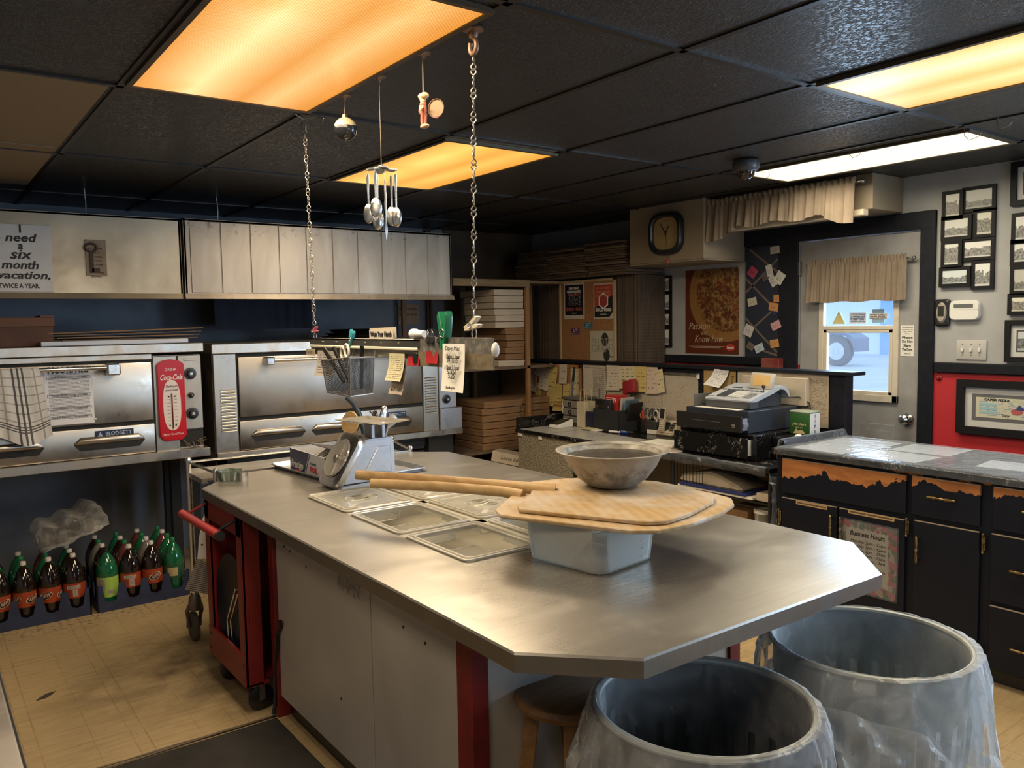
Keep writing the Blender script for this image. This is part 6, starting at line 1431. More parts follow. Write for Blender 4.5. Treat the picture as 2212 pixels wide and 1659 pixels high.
    for k, (yy, an, m_, la) in enumerate(((4.325, -8, mat('pale_case', (.42, .42, .40), .4), 'pale case leaning in the storage bin beside the red box'), (4.302, -15, mat('cover_blue', (.10, .16, .22), .4), 'blue backed case leaning at the right of the storage bin'), (4.280, -23, mat('black_case', (.02, .02, .02), .35), 'black case leaning outermost at the right of the storage bin'))):
        Mk = Matrix.Translation((4.25, yy + .02, zb + .02)) @ Matrix.Rotation(math.radians(-an), 4, 'X')
        tag(MB().box((-.06, -.007, 0), (.07, .007, .225 - .008 * k), 0, .002, 1, Mk).build('media_case', m_), la, 'case', 'cases leaning in the bin')
    # pencil cups, scissors, phone
    m_mesh = mat('black_mesh', (.03, .028, .026), .5, .5)
    def meshcup(x, y, r, h, lab, m_):
        t = thing('pencil_cup', lab, 'cup', (x, y, z)); b = MB()
        loft(b, [(r, r, .01, .0), (r, r, .01, h), (r - .003, r - .003, .01, h), (r - .003, r - .003, .01, .003)], 0, Matrix.Translation((x, y, z)), cap0=True); b.build('cup_body', m_, t)
        return t
    meshcup(4.335, 4.19, .040, .10, 'dark mesh pencil cup next to the storage bin', clearmat('mesh_see_through', (.9, .9, .9), .42, .5, (.03, .028, .025)))
    r = random.Random(8)
    cols = [('white_pencil', (.62, .56, .48), 'white capped pencil'), ('yellow_pencil', (.50, .36, .10), 'yellow pencil'), ('red_pen', (.50, .04, .05), 'red pen'), ('grey_pencil', (.4, .38, .36), 'grey pencil'), ('wood_pencil', (.44, .27, .12), 'bare wood pencil')]
    for k, (n, c, la) in enumerate(cols):
        p = V((4.325 + r.uniform(-.02, .02), 4.172 + .012 * k, z + .004)); e = p + V((r.uniform(-.02, .02), .016 * (k - 1.5), .125 + (.03 if k == 2 else 0)))
        tag(MB().cyl(p, e, .0045 if k != 2 else .008, n=8).build('pencil' if k != 2 else 'marker', mat(n, c, .4)), la + ' standing in the mesh cup beside the storage bin', 'pencil', 'pencils in the mesh cup')
    def scissors(x, y, zc, s, m_, lab, an=0):
        t = thing('scissors', lab, 'scissors', (x, y, zc)); R0 = Matrix.Translation((x, y, zc)) @ Matrix.Rotation(an, 4, 'X')
        for sg in (-1, 1):
            b = MB().tube([R0 @ V((.004 * sg, sg * .028 * s + .020 * s * math.cos(a), .03 * s + .030 * s * math.sin(a))) for a in [2 * PI * i / 18 for i in range(18)]], .0055 * s, 8, 0, True); b.build('handle', m_, t)
            MB().tube([R0 @ V((.004 * sg, sg * .018 * s, .0)), R0 @ V((.002 * sg, -sg * .006, -.09))], [.006 * s, .003], 8, sq=.5).build('blade', m_chrome, t)
    scissors(4.335, 4.165, z + .115, 1.0, mat('grey_scissor', (.07, .075, .08), .35), 'grey handled scissors standing in the mesh cup')
    t = thing('desk_caddy', 'smoky desk caddy with a note block beside the phone', 'caddy', (4.28, 4.05, z))
    b = MB().box((4.27, 4.04, z), (4.38, 4.14, z + .09), 0, .003); b.build('caddy_body', clearmat('smoke_plastic', (.6, .6, .6), .6, .2, (.06, .06, .06)), t)
    MB().box((4.265, 4.035, z), (4.37, 4.13, z + .03), 0, .002).build('note_block', m_paper, t)
    MB().box((4.272, 4.042, z + .058), (4.37, 4.138, z + .06)).build('caddy_shelf', m_dullmetal, t)
    scissors(4.33, 4.075, z + .10, 1.05, mat('white_scissor', (.58, .53, .46), .35), 'cream handled scissors standing in the desk caddy')
    scissors(4.36, 4.13, z + .12, .8, mat('black_scissor', (.02, .02, .02), .35), 'black handled scissors behind the cream handled pair')
    t = thing('answering_machine', 'beige cordless phone answering base on the desk', 'phone base', (4.22, 3.93, z))
    Mp = Matrix.Translation((4.31, 3.965, z)) @ Matrix.Rotation(math.radians(5), 4, 'Z'); Ms = Matrix(((1, 0, 0, 0), (0, 0, 1, 0), (0, 1, 0, 0), (0, 0, 0, 1)))
    MB().prism([(-.05, 0), (.06, 0), (.05, .10), (.03, .105), (-.052, .018)], -.075, .075, 0, Mp @ Ms, .008, 2).build('base_body', mat('beige_plastic', (.44, .37, .27), .4), t)
    Mf = Mp @ frm((-.012, 0, .062), (0, -1, 0), (.68, 0, .74))
    MB().lathe([(0, .006), (.038, .006), (.042, .002)], 24, 0, Mf @ Matrix.Translation((-.01, 0, -.003))).build('speaker_grille', m_blackp, t)
    b = MB()
    for i in range(2):
        for j in range(5): b.box((.036 + .017 * i, -.035 + .015 * j, 0), (.049 + .017 * i, -.026 + .015 * j, .008), 0, .001, 1, Mf)
    b.build('keys', m_blackp, t)
    t = thing('phone_handset', 'cordless handset with dark screen standing in the beige base', 'phone', (4.17, 3.955, z + .04))
    Mh = frm((4.265, 3.985, z + .022), (0, -1, .0), (.14, -.16, 1))
    b = loft(MB(), [(.020, .010, .008, .0), (.024, .012, .008, .01), (.0245, .013, .008, .10), (.023, .011, .008, .172), (.018, .008, .006, .178)], 0, Mh @ Matrix(((1, 0, 0, 0), (0, 0, 1, 0), (0, -1, 0, 0), (0, 0, 0, 1))), cap0=True, cap1=True); b.build('handset_body', mat('taupe_plastic', (.40, .34, .25), .4), t)
    MB().box((-.020, .10, .012), (.020, .168, .0145), 0, .002, 1, Mh).build('screen', mat('phone_screen', (.012, .012, .014), .15), t)
    b = MB()
    for i in range(3):
        for j in range(5): b.box((-.018 + .0125 * i, .012 + .0145 * j, .012), (-.0075 + .0125 * i, .0215 + .0145 * j, .0155), 0, .001, 1, Mh)
    b.build('keys', mat('cream_keys', (.58, .52, .42), .4), t)
    # pads, pens, papers
    tag(MB().box((4.06, 4.44, z + .0015), (4.14, 4.58, z + .012), 0, .001).build('note_pad', m_paper), 'white note pad lying in front of the storage bin', 'pad')
    tag(MB().box((4.04, 4.50, z + .0125), (4.12, 4.60, z + .017), 0, .001).build('sticky_pad', mat('sticky_yellow', (.58, .50, .26), .7)), 'yellow sticky pad lying on the white note pad', 'pad')
    for k, (y0, c, la) in enumerate(((4.29, (.02, .06, .35), 'blue capped marker lying before the storage bin'), (4.26, (.03, .03, .04), 'dark capped white marker lying before the storage bin'))):
        t = thing('marker_pen', la, 'marker', (4.10, y0, z))
        MB().cyl((4.10 + .03 * k, y0 + .06, z + .009), (4.13 + .03 * k, y0 - .03, z + .009), .008, n=10).build('barrel', m_white, t)
        MB().cyl((4.13 + .03 * k, y0 - .03, z + .009), (4.147 + .03 * k, y0 - .08, z + .009), .009, n=10).build('cap', mat('marker_cap', c, .4), t)
    for k in range(4):
        M = Matrix.Translation((3.80 + .012 * k, 3.475 + .006 * k, z + .002 + .006 * k)) @ Matrix.Rotation(math.radians(-4 + 4 * k), 4, 'Z')
        tag(MB().box((0, 0, 0), (.21, .26, .005), 0, .001, 1, M).build('paper_ream', [m_paper, mat('striped_pad', (.50, .30, .26), .6)][k == 1]), 'paper stack against the marble drawer, %s layer' % ('bottom', 'second', 'third', 'top white')[k], 'paper', 'paper layers by the marble drawer')
    tag(MB().lathe([(0, .004), (.05, .004), (.055, 0), (0, 0)], 24, 0, Matrix.Translation((3.79, 3.44, z + .0015))).build('coaster', printmat('coaster_print', (.50, .45, .38), (.2, .18, .15), 6, 8, .1, .1, .5)), 'round cream coaster at the desk edge below the paper stack', 'coaster')
desk_items()

def register():
    z = ZD + .001
    t = thing('marble_drawer', 'black marble covered drawer box under the cash drawer, slightly open', 'drawer box', (4.08, 3.16, z))
    b = MB().box((3.86, 2.88, z), (4.36, 3.44, z + .15), 0, .004); b.box((4.0, 2.70, z), (4.36, 2.875, z + .135), 0, .008, 2); b.build('drawer_case', m_marble, t)
    b = MB().box((3.795, 2.90, z + .02), (3.812, 3.445, z + .135), 0, .003); d = b.build('drawer_front', m_marble, t)
    b = MB().box((3.812, 2.915, z + .03), (3.87, 2.925, z + .12)); b.box((3.812, 3.425, z + .03), (3.87, 3.435, z + .12)); b.build('drawer_side', mat('white_drawer_side', (.55, .55, .52), .4), d)
    b = MB().tube([(3.79, 3.17 + .022 * math.cos(a), z + .075 + .022 * math.sin(a)) for a in [2 * PI * i / 16 for i in range(16)]], .003, 6, 0, True); b.build('ring_pull', mat('black_ring', (.02, .02, .02), .3, .6), d)
    z = ZD + .153
    t = thing('till', 'black steel cash drawer pulled slightly open under the register', 'cash drawer', (4.1, 3.18, z))
    m_sd = mat('satin_black_steel', (.035, .042, .060), .32, .2)
    b = MB().box((3.875, 2.945, z), (4.37, 3.415, z + .128), 0, .003); b.build('case', m_sd, t)
    d = MB().box((3.80, 2.942, z + .010), (3.818, 3.43, z + .105), 0, .003).build('drawer_front', m_blackp, t)
    b = MB().box((3.818, 2.952, z + .02), (3.88, 2.962, z + .09)); b.box((3.83, 2.945, z + .04), (3.875, 2.953, z + .062)); b.build('runner', m_alu, d)
    b = MB().box((3.798, 3.09, z + .06), (3.801, 3.31, z + .063)); b.build('slot', m_dullmetal, d)
    MB().lathe([(0, .004), (.006, .004), (.011, .002), (.012, 0)], 18, 0, frm((3.80, 2.995, z + .048), LX, LR)).build('lock', m_chrome, d)
    tag(MB().slab((3.885, 3.36, z + .1285), LX, (1, 0, 0), .33, .08, .0008).build('drawer_slip', m_paper), 'pale slip of paper on the cash drawer before the register', 'paper')
    z = z + .129
    t = thing('cash_register', 'grey cash register with an amber display on the black cash drawer', 'cash register', (4.1, 3.15, z))
    m_g = mat('register_grey', (.42, .45, .50), .4); m_gd = mat('register_dark', (.06, .065, .075), .45)
    y0, y1 = 2.985, 3.325; Px = Matrix(((1, 0, 0, 0), (0, 0, 1, 0), (0, 1, 0, 0), (0, 0, 0, 1)))
    top = [(3.935, z + .046), (3.94, z + .058), (4.18, z + .118), (4.24, z + .130), (4.29, z + .122), (4.325, z + .09), (4.335, z + .045)]
    inn = [(4.315, z + .045), (4.305, z + .08), (4.275, z + .105), (4.23, z + .112), (4.17, z + .085), (4.0, z + .038)]
    MB().prism(top + inn, y0, y1, 0, Px, .006, 2).build('shell', m_g, t)
    b = MB().prism([(3.945, z + .002), (4.03, z + .002), (4.03, z + .045), (3.937, z + .045)], y0 + .006, y1 - .006, 0, Px, .004); b.box((4.03, y0 + .05, z + .001), (4.31, y1 - .02, z + .08)); b.build('base', m_gd, t)
    sl = V((.24, 0, .06)).normalized(); Mk = frm((3.955, y1, z + .0625), (0, -1, 0), sl)
    def keys(nm, u0, v0, nu, nv_, du, dv, m_):
        b = MB()
        for i in range(nu):
            for j in range(nv_): b.box((u0 + i * du, v0 + j * dv, 0), (u0 + i * du + du * .8, v0 + j * dv + dv * .78, .006), 0, .0012, 1, Mk)
        b.build(nm, m_, t)
    keys('dark_keys', .075, .012, 4, 5, .017, .024, m_gd); keys('white_keys', .15, .012, 6, 5, .017, .022, mat('key_white', (.60, .60, .58), .4)); keys('grey_keys', .268, .012, 2, 3, .026, .03, mat('key_grey', (.22, .23, .24), .4)); keys('side_keys', .016, .012, 2, 5, .026, .022, mat('key_pale', (.52, .53, .54), .4)); keys('top_keys', .02, .14, 9, 1, .034, .012, mat('key_strip', (.18, .19, .21), .4))
    MB().box((.06, .185, -.001), (.13, .20, .0015), 0, 0, 1, Mk).build('paper_slot', m_gd, t)
    Md = Matrix.Translation((4.14, 3.06, z + .108)) @ Matrix.Rotation(math.radians(16), 4, 'Y') @ Matrix.Rotation(math.radians(6), 4, 'Z')
    d = MB().box((-.012, -.075, 0), (.018, .075, .10), 0, .006, 2, Md).build('display_housing', mat('display_cream', (.46, .43, .38), .4), t)
    MB().box((-.0135, -.058, .018), (-.012, .052, .085), 0, 0, 1, Md).build('display_screen', mat('amber_screen', (.52, .31, .08), .2, c2=(.58, .40, .14), sc=6), d)
    b = MB().cyl((4.085, 2.998, z + .095), (4.085, 2.998, z + .122), .003, n=8); b.sph((4.085, 2.998, z + .13), .012, 14); b.build('key_knob', m_blackp, t)
    tag(MB().tube([(4.30, 2.98, z + .05), (4.34, 2.93, z + .055), (4.37, 2.88, z + .02), (4.375, 2.86, z - .06)], .004, 8).build('power_cord', m_blackp), 'black cord looping down behind the cash register', 'cord')
    tag(MB().box((4.345, 2.89, ZD + .2825), (4.392, 3.36, z + .17), 0, .003).build('cardboard_box', m_cardw), 'pale cardboard box standing behind the cash register', 'box')
    tag(MB().box((3.90, 3.37, z), (4.3, 3.376, z + .075), 0, .002, 1, Matrix()).build('grey_guard', mat('guard_grey', (.10, .095, .085), .5)), 'grey plastic guard standing left of the cash register', 'guard')
    # tip tin
    zt = ZD + .1375; x, y = 4.20, 2.79
    t = thing('tip_tin', 'green and white tin lettered TIPS beside the cash register', 'tin', (x, y, zt))
    b = MB().box((x - .05, y - .06, zt), (x + .05, y + .075, zt + .13), 0, .008, 2); b.build('tin_body', mat('dark_green_tin', (.025, .10, .022), .35), t)
    MB().box((x - .052, y - .062, zt + .127), (x + .052, y + .077, zt + .139), 0, .006, 2).build('tin_lid', mat('tin_lid', (.30, .36, .30), .35), t)
    MB().box((x - .048, y - .0615, zt + .004), (x + .048, y - .0595, zt + .126)).build('white_panel', m_white, t)
    b = MB()
    for i, s_ in enumerate('TIPS'): b.text(s_, (x, y - .063, zt + .108 - .030 * i), (1, 0, 0), LR, .030)
    b.build('lettering', mat('navy_marker', (.04, .05, .12), .5), t)
    b = MB().text('John Deere', (x - .0515, y + .008, zt + .062), LX, LR, .022, sh=.2, wid=.09, bold=.0005); b.text('in the field', (x - .0515, y + .008, zt + .042), LX, LR, .012, sh=.2)
    b.prism([(-.04, 0), (.04, 0), (.03, .016), (.012, .024), (-.005, .016), (-.02, .028), (-.03, .012)], 0, .001, 0, frm((x - .0515, y + .008, zt + .006), LX, LR)); b.build('gold_lettering', mat('gold_print', (.50, .42, .24), .5), t)
    tag(MB().sph((4.05, 2.735, ZD + .136 + .010), .02, 14, 0, (1.2, 1, .5)).build('computer_mouse', m_white), 'small white mouse shaped gadget beside the marble drawer box', 'gadget')
register()
# ------------------------------------------------------------------ box rack in the corner
ORD = ['topmost', 'second from the top', 'third from the top', 'fourth from the top', 'fifth from the top', 'sixth from the top', 'seventh from the top', 'eighth from the top', 'ninth from the top', 'tenth from the top', 'eleventh from the top', 'twelfth from the top', 'thirteenth from the top', 'lowest']
def rack():
    t = thing('box_rack', 'wooden box rack in the corner filled with pizza boxes', 'rack', (3.75, 5.7, 0))
    m_r = mat('rack_wood', (.24, .17, .09), .6, c2=(.17, .115, .055), sc=6, st=(1, 8, 8)); m_post = mat('rack_post_orange', (.30, .16, .065), .6, c2=(.22, .11, .04), sc=7, st=(8, 8, 1))
    b = MB().box((3.375, 5.29, 1.905), (4.12, 5.315, 1.962), 0, .003); b.build('top_plank', m_r, t)
    MB().box((3.375, 5.31, 1.935), (4.45, 6.12, 1.955)).build('top_board', m_r, t)
    for z, nm in ((1.262, 'shelf_board'), (.60, 'shelf_board')): MB().box((3.375, 5.30, z - .022), (4.45, 6.12, z)).build(nm, m_carddk, t)
    for x, y in ((3.375, 6.09), (4.085, 5.30), (4.085, 6.09)):
        if 1: MB().box((x, y, 0), (x + .035, y + .03, 1.935), 0, .002).build('post', m_post, t)
    MB().box((4.40, 5.66, 0), (4.43, 6.09, 1.935)).build('post', m_post, t)
    m_seam = mat('box_gap', (.03, .018, .01), .9)
    def pbox(x, y, z, w, d, h, m, lab, grp, cat='pizza box'):
        t = thing('pizza_box', lab, cat, (x + w / 2, y + d / 2, z), 0, grp)
        MB().box((x, y, z), (x + w, y + d, z + h * .9), 0, .002).build('box_body', m, t)
        b = MB().box((x - .0015, y - .0015, z + h * .52), (x + w + .0015, y + d, z + h * .93), 0, .002); b.build('lid', m, t)
    r = random.Random(9)
    # white boxes above brown ones on the upper shelf
    h = .052; z = 1.263; n = 12
    for k in range(n):
        ik = n - 1 - k; white = k == 0 or k >= 6
        x = (3.79 if k >= 6 else 3.90 if k > 0 else 3.82) + r.uniform(-.008, .008); w_ = 4.115 - x
        if k >= 6: w_ = .245
        x2 = x; y = 5.325 + r.uniform(0, .012)
        pbox(x2, y, z, 4.08 - x2, .44 if not (k == n - 1) else .50, h - .001, m_cardw if white else m_card, ('white' if white else 'brown') + ' pizza box, %s of the stack on the upper rack shelf' % ORD[ik], 'boxes on the upper rack shelf')
        z += h if k != n - 1 else 0
    # brown stacks on the lower shelf
    h = .056
    for (x0, x1, nm, n, yy) in ((3.65, 4.03, 'nearer the oven', 7, 5.315), (4.05, 4.37, 'behind the desk', 7, 5.36)):
        z = .601
        for k in range(n):
            dx = r.uniform(-.012, .012)
            pbox(x0 + dx, yy + r.uniform(0, .012), z, x1 - x0, .42, h - .001, m_card, 'large brown pizza box, %s of the lower shelf stack %s' % (ORD[n - 1 - k] if k else 'lowest', nm), 'boxes on the lower rack shelf'); z += h
    for k in range(3): pbox(3.42, 5.55, 1.263 + .056 * k, .36, .42, .055, m_carddk, 'weathered brown pizza box, %s of the short stack at the oven end' % ['lowest', 'middle', 'topmost'][k], 'short stack at the oven end')
    o = thing('parcel_box', 'long pale box with handwriting tilted on the floor below the rack', 'box', (4.12, 5.5, .3))
    Mb = Matrix.Translation((3.98, 5.16, .452)) @ Matrix.Rotation(math.radians(34), 4, 'X') @ Matrix.Rotation(math.radians(-62), 4, 'Z')
    a, c = fy(1060, 985, 5.24), fy(1150, 1015, 5.02)
    Mb = frm((a.x, 5.24, a.z - .04), (.42, -.62, -.12), (.02, .05, 1))
    MB().box((0, 0, -.18), (.27, .085, 0), 0, .003, 1, Mb).build('box_body', m_cardw, o)
    b = MB().text('Lotsa lid', Mb @ V((.15, .045, .0012)), Mb.to_3x3() @ V((1, 0, 0)), Mb.to_3x3() @ V((0, 1, 0)), .042, sh=.2); b.build('lettering', m_ink, o)
    tag(MB().box((3.72, 5.32, .0), (4.30, 5.85, .26), 0, .004).build('floor_carton', mat('dark_carton', (.10, .06, .03), .8)), 'low dark carton standing on the floor under the rack', 'carton')
    tag(MB().box((3.98, 5.05, .0), (4.36, 5.30, .30), 0, .004).build('floor_carton', mat('dark_carton_b', (.13, .08, .04), .8)), 'dark carton on the floor carrying the tilted pale box', 'carton')
    # flattened boxes standing on edge behind the partition, and lying above them
    s = thing('flat_shelf', 'dark shelf behind the partition that carries the standing flattened boxes', 'shelf', (4.66, 5.1, 0))
    MB().box((4.515, 4.44, 1.255), (4.815, 5.87, 1.275)).build('board', m_carddk, s)
    for y in (4.46, 5.80): MB().box((4.60, y, 0), (4.64, y + .04, 1.255)).build('leg', m_black, s)
    q = NT('corrugated_edges'); o = q.co(); x, y_, z_ = q.sep(o)
    q.set(c=q.mix(q.ramp(q.noise(q.mp(o, (1, 1, .15)), 30, 3), .35, .7), (.105, .074, .052), (.060, .042, .030)), r=.85)
    q.bump(q.mt('SINE', q.mt('MULTIPLY', z_, 260.0)), .3, .003); m_edge = q.m
    mesh = None; r = random.Random(2); k = 0
    y = 4.475
    while y < 5.80:
        if not (4.80 < y < 5.26):
            lab = 'weathered brown flattened box standing on edge in the row %s the poster board' % ('right of' if y < 4.80 else 'left of')
            grp = 'flattened boxes on edge ' + ('right' if y < 4.8 else 'left')
            if mesh is None:
                o = MB().box((-.145, -.0085, 0), (.145, .0085, .695), 0, .003).build('standing_flat', m_edge, None, lab, 'flattened box', grp, W=False); mesh = o
            else:
                o = mesh.copy(); COL.objects.link(o); tag(o, lab, 'flattened box', grp)
            o.location = (4.672 + r.uniform(-.006, .004), y, 1.2755); o.rotation_euler = (math.radians(r.uniform(-.25, .25)), 0, 0)
        y += .0195
    MB().box((4.535, 4.80, 1.2755), (4.81, 5.26, 1.965)).build('standing_bundle', m_edge, None, 'bundle of flattened boxes directly behind the poster board', 'flattened boxes', kind='stuff')
    mf = [mat('flat_brown', (.125, .085, .055), .8, c2=(.09, .06, .038), sc=12), mat('flat_brown_b', (.105, .07, .045), .8), mat('flat_pale', (.16, .112, .074), .8)]
    base = None
    for ci, (yc, nm, L) in enumerate(((4.70, 'right', .44), (5.17, 'middle', .45), (5.64, 'left', .44))):
        for k in range(13):
            z = 1.9735 + .0198 * k; lab = 'flattened brown box, %s in the %s pile above the poster board' % (ORD[12 - k] if k else 'lowest', nm)
            key = (ci + k * 2) % 3
            o = MB().box((-.19, -L / 2, 0), (.19, L / 2, .0172), 0, .003).build('flattened_box', mf[key], None, lab, 'flattened box', 'flattened boxes in the %s pile' % nm, W=False) if True else None
            o.location = (4.60 + r.uniform(-.03, .02), yc + r.uniform(-.008, .008), z); o.rotation_euler = (0, 0, math.radians(r.uniform(-1.0, 1.0)))
    # poster board hung before the flats
    X = 4.508; t = thing('poster_board', 'cork board with tickets posters hung before the flattened boxes', 'notice board', (X, 5.03, 1.297))
    MB().box((X - .004, 4.70, 1.299), (X + .01, 5.37, 1.955)).build('cork', m_cork, t)
    b = MB()
    for q_ in ((4.69, 1.299, 4.712, 1.957), (5.355, 1.299, 5.377, 1.957), (4.69, 1.937, 5.377, 1.957)): b.box((X - .012, q_[0], q_[1]), (X + .006, q_[2], q_[3]), 0, .002)
    b.build('frame', mat('board_frame', (.42, .31, .18), .5), t)
    def rc(u0, v0, u1, v1):
        a, c = fx(u0, v0, X - .006), fx(u1, v1, X - .006); return a.y, c.y, min(a.z, c.z), max(a.z, c.z)
    def poster(px, base, lab, cat='poster', nm='poster', draw=None, tilt=0):
        y0, y1, z0, z1 = rc(*px); p = thing(nm, lab, cat, (X - .007, (y0 + y1) / 2, z0))
        MB().slab((X - .0055, y0, z0), LX, LR, y0 - y1, z1 - z0, .001).build('sheet', base, p)
        if draw: draw(p, y0, y1, z0, z1)
        return p
    XF = X - .0068
    def d1(p, y0, y1, z0, z1):
        c = (y0 + y1) / 2; w_ = y0 - y1; h_ = z1 - z0
        MB().slab((XF, y0 - .015, z0 + .035), LX, LR, w_ - .03, h_ - .05, .0006).build('black_print', mat('poster_black', (.012, .012, .016), .4), p)
        b = MB()
        for i, s_ in enumerate(('GLACE BAY', 'MINOR HOCKEY')): b.text(s_, (XF - .0015, c, z1 - .045 - .028 * i), LX, LR, .028, wid=w_ * (.5 + .18 * i), bold=.0008)
        b.text('www.gbmha.ca', (XF - .0015, c, z0 + .05), LX, LR, .012); b.build('lettering', m_inkw, p)
        b = MB().text('$1000 TICKETS', (XF - .0015, c, z1 - .098), LX, LR, .022, wid=w_ * .62, bold=.0006); b.text('SOLD HERE', (XF - .0015, c, z0 + .082), LX, LR, .036, wid=w_ * .76, bold=.001); b.build('red_lettering', mat('orange_red_ink', (.42, .10, .06), .5), p)
        q = NT('team_photo'); n = q.noise(q.mp(q.co('UV'), (1, .8, 1)), 9, 5, .7)
        q.set(c=q.mix(q.ramp(n, .5, .62), (.012, .012, .018), (.38, .34, .36)), r=.4)
        MB().slab((XF - .001, y0 - .05, z0 + .115), LX, LR, w_ - .1, h_ * .45, .0006).build('team_photo', q.m, p)
    def d2(p, y0, y1, z0, z1):
        c = (y0 + y1) / 2; w_ = y0 - y1; h_ = z1 - z0; Mq = frm((XF, y0, z0), LX, LR)
        MB().prism([(.012, .012), (w_ - .05, .012), (w_ - .012, .05), (w_ - .012, h_ * .66), (.012, h_ * .30)], 0, .001, 0, Mq).build('black_print', mat('poster_black2', (.012, .012, .014), .4), p)
        MB().prism([(.012, h_ * .30), (w_ - .012, h_ * .66), (w_ - .012, h_ - .012), (.012, h_ - .012)], 0, .001, 0, Mq).build('red_print', mat('poster_red', (.40, .06, .035), .4), p)
        b = MB().prism([(w_ / 2 + .062 * math.cos(PI / 6 + k * PI / 3), h_ * .5 + .068 * math.sin(PI / 6 + k * PI / 3)) for k in range(6)], .001, .002, 0, Mq)
        b.text('SOLD HERE', (XF - .0025, c, z0 + h_ * .25), LX, LR, .034, wid=w_ * .78, bold=.001); b.text('www.gbmha.ca', (XF - .0025, c, z0 + h_ * .13), LX, LR, .012); b.build('lettering', m_inkw, p)
        b = MB().prism([(w_ / 2 + .05 * math.cos(PI / 6 + k * PI / 3), h_ * .5 + .055 * math.sin(PI / 6 + k * PI / 3)) for k in range(6)], .002, .003, 0, Mq); b.build('badge', mat('badge_red', (.30, .05, .035), .4), p)
        b = MB()
        for i, s_ in enumerate(('GLACE BAY', 'MINOR HOCKEY', '$1000 TICKETS')): b.text(s_, (XF - .0025, c, z1 - .04 - .030 * i), LX, LR, .026, wid=w_ * .7, bold=.0006)
        b.build('dull_lettering', mat('dull_red_ink', (.55, .22, .16), .5), p)
    def d3(p, y0, y1, z0, z1):
        c = (y0 + y1) / 2; w_ = y0 - y1; h_ = z1 - z0
        b = MB().text('PHOTO', (XF - .0015, c, z0 + h_ * .62), LX, LR, .085, wid=w_ * .86, bold=-.0006); b.text('GRAPH', (XF - .0015, c, z0 + h_ * .40), LX, LR, .085, wid=w_ * .86, bold=-.0006); b.build('outline_lettering', mat('grey_ink', (.28, .27, .24), .6), p)
        b = MB()
        for s_, zz, sc in ((0, .19, 1.0), (1, .09, .9)):
            cy = c + .03 * (1 - 2 * s_) * (-1 if s_ == 0 else 1.6); b.prism([(.04 * sc * math.cos(k * PI / 9), .055 * sc * math.sin(k * PI / 9)) for k in range(18)], 0, .001, 0, frm((XF - .0005, cy, z0 + (h_ * .72 if s_ == 0 else .05)), LX, LR))
        b.text('Tickets', (XF - .0015, c - .09, z0 + h_ * .16), LX, LR, .025, sh=.2); b.build('oval_portraits', mat('portrait_black', (.03, .03, .03), .5), p)
    m_sheet = mat('poster_paper', (.52, .49, .43), .5)
    poster((1218, 613, 1263, 689), m_sheet, 'black hockey tickets poster with team photo on the poster board', draw=d1)
    poster((1282, 613, 1326, 688), m_sheet, 'red and black hockey tickets poster with hexagon badge', draw=d2)
    poster((1275, 715, 1329, 781), mat('photo_sheet', (.46, .43, .34), .6), 'cream sheet lettered PHOTOGRAPH at the bottom of the poster board', draw=d3)
    poster((1233, 709, 1252, 723), printmat('purple_card', (.10, .03, .11), (.5, .42, .42), 3, 8, .1, .1, .52), 'small purple card pinned on the poster board', 'card', 'card')
    poster((1262, 696, 1280, 710), printmat('teal_card', (.04, .14, .20), (.4, .5, .5), 3, 8, .1, .1, .52), 'small teal card pinned on the poster board', 'card', 'card')
rack()

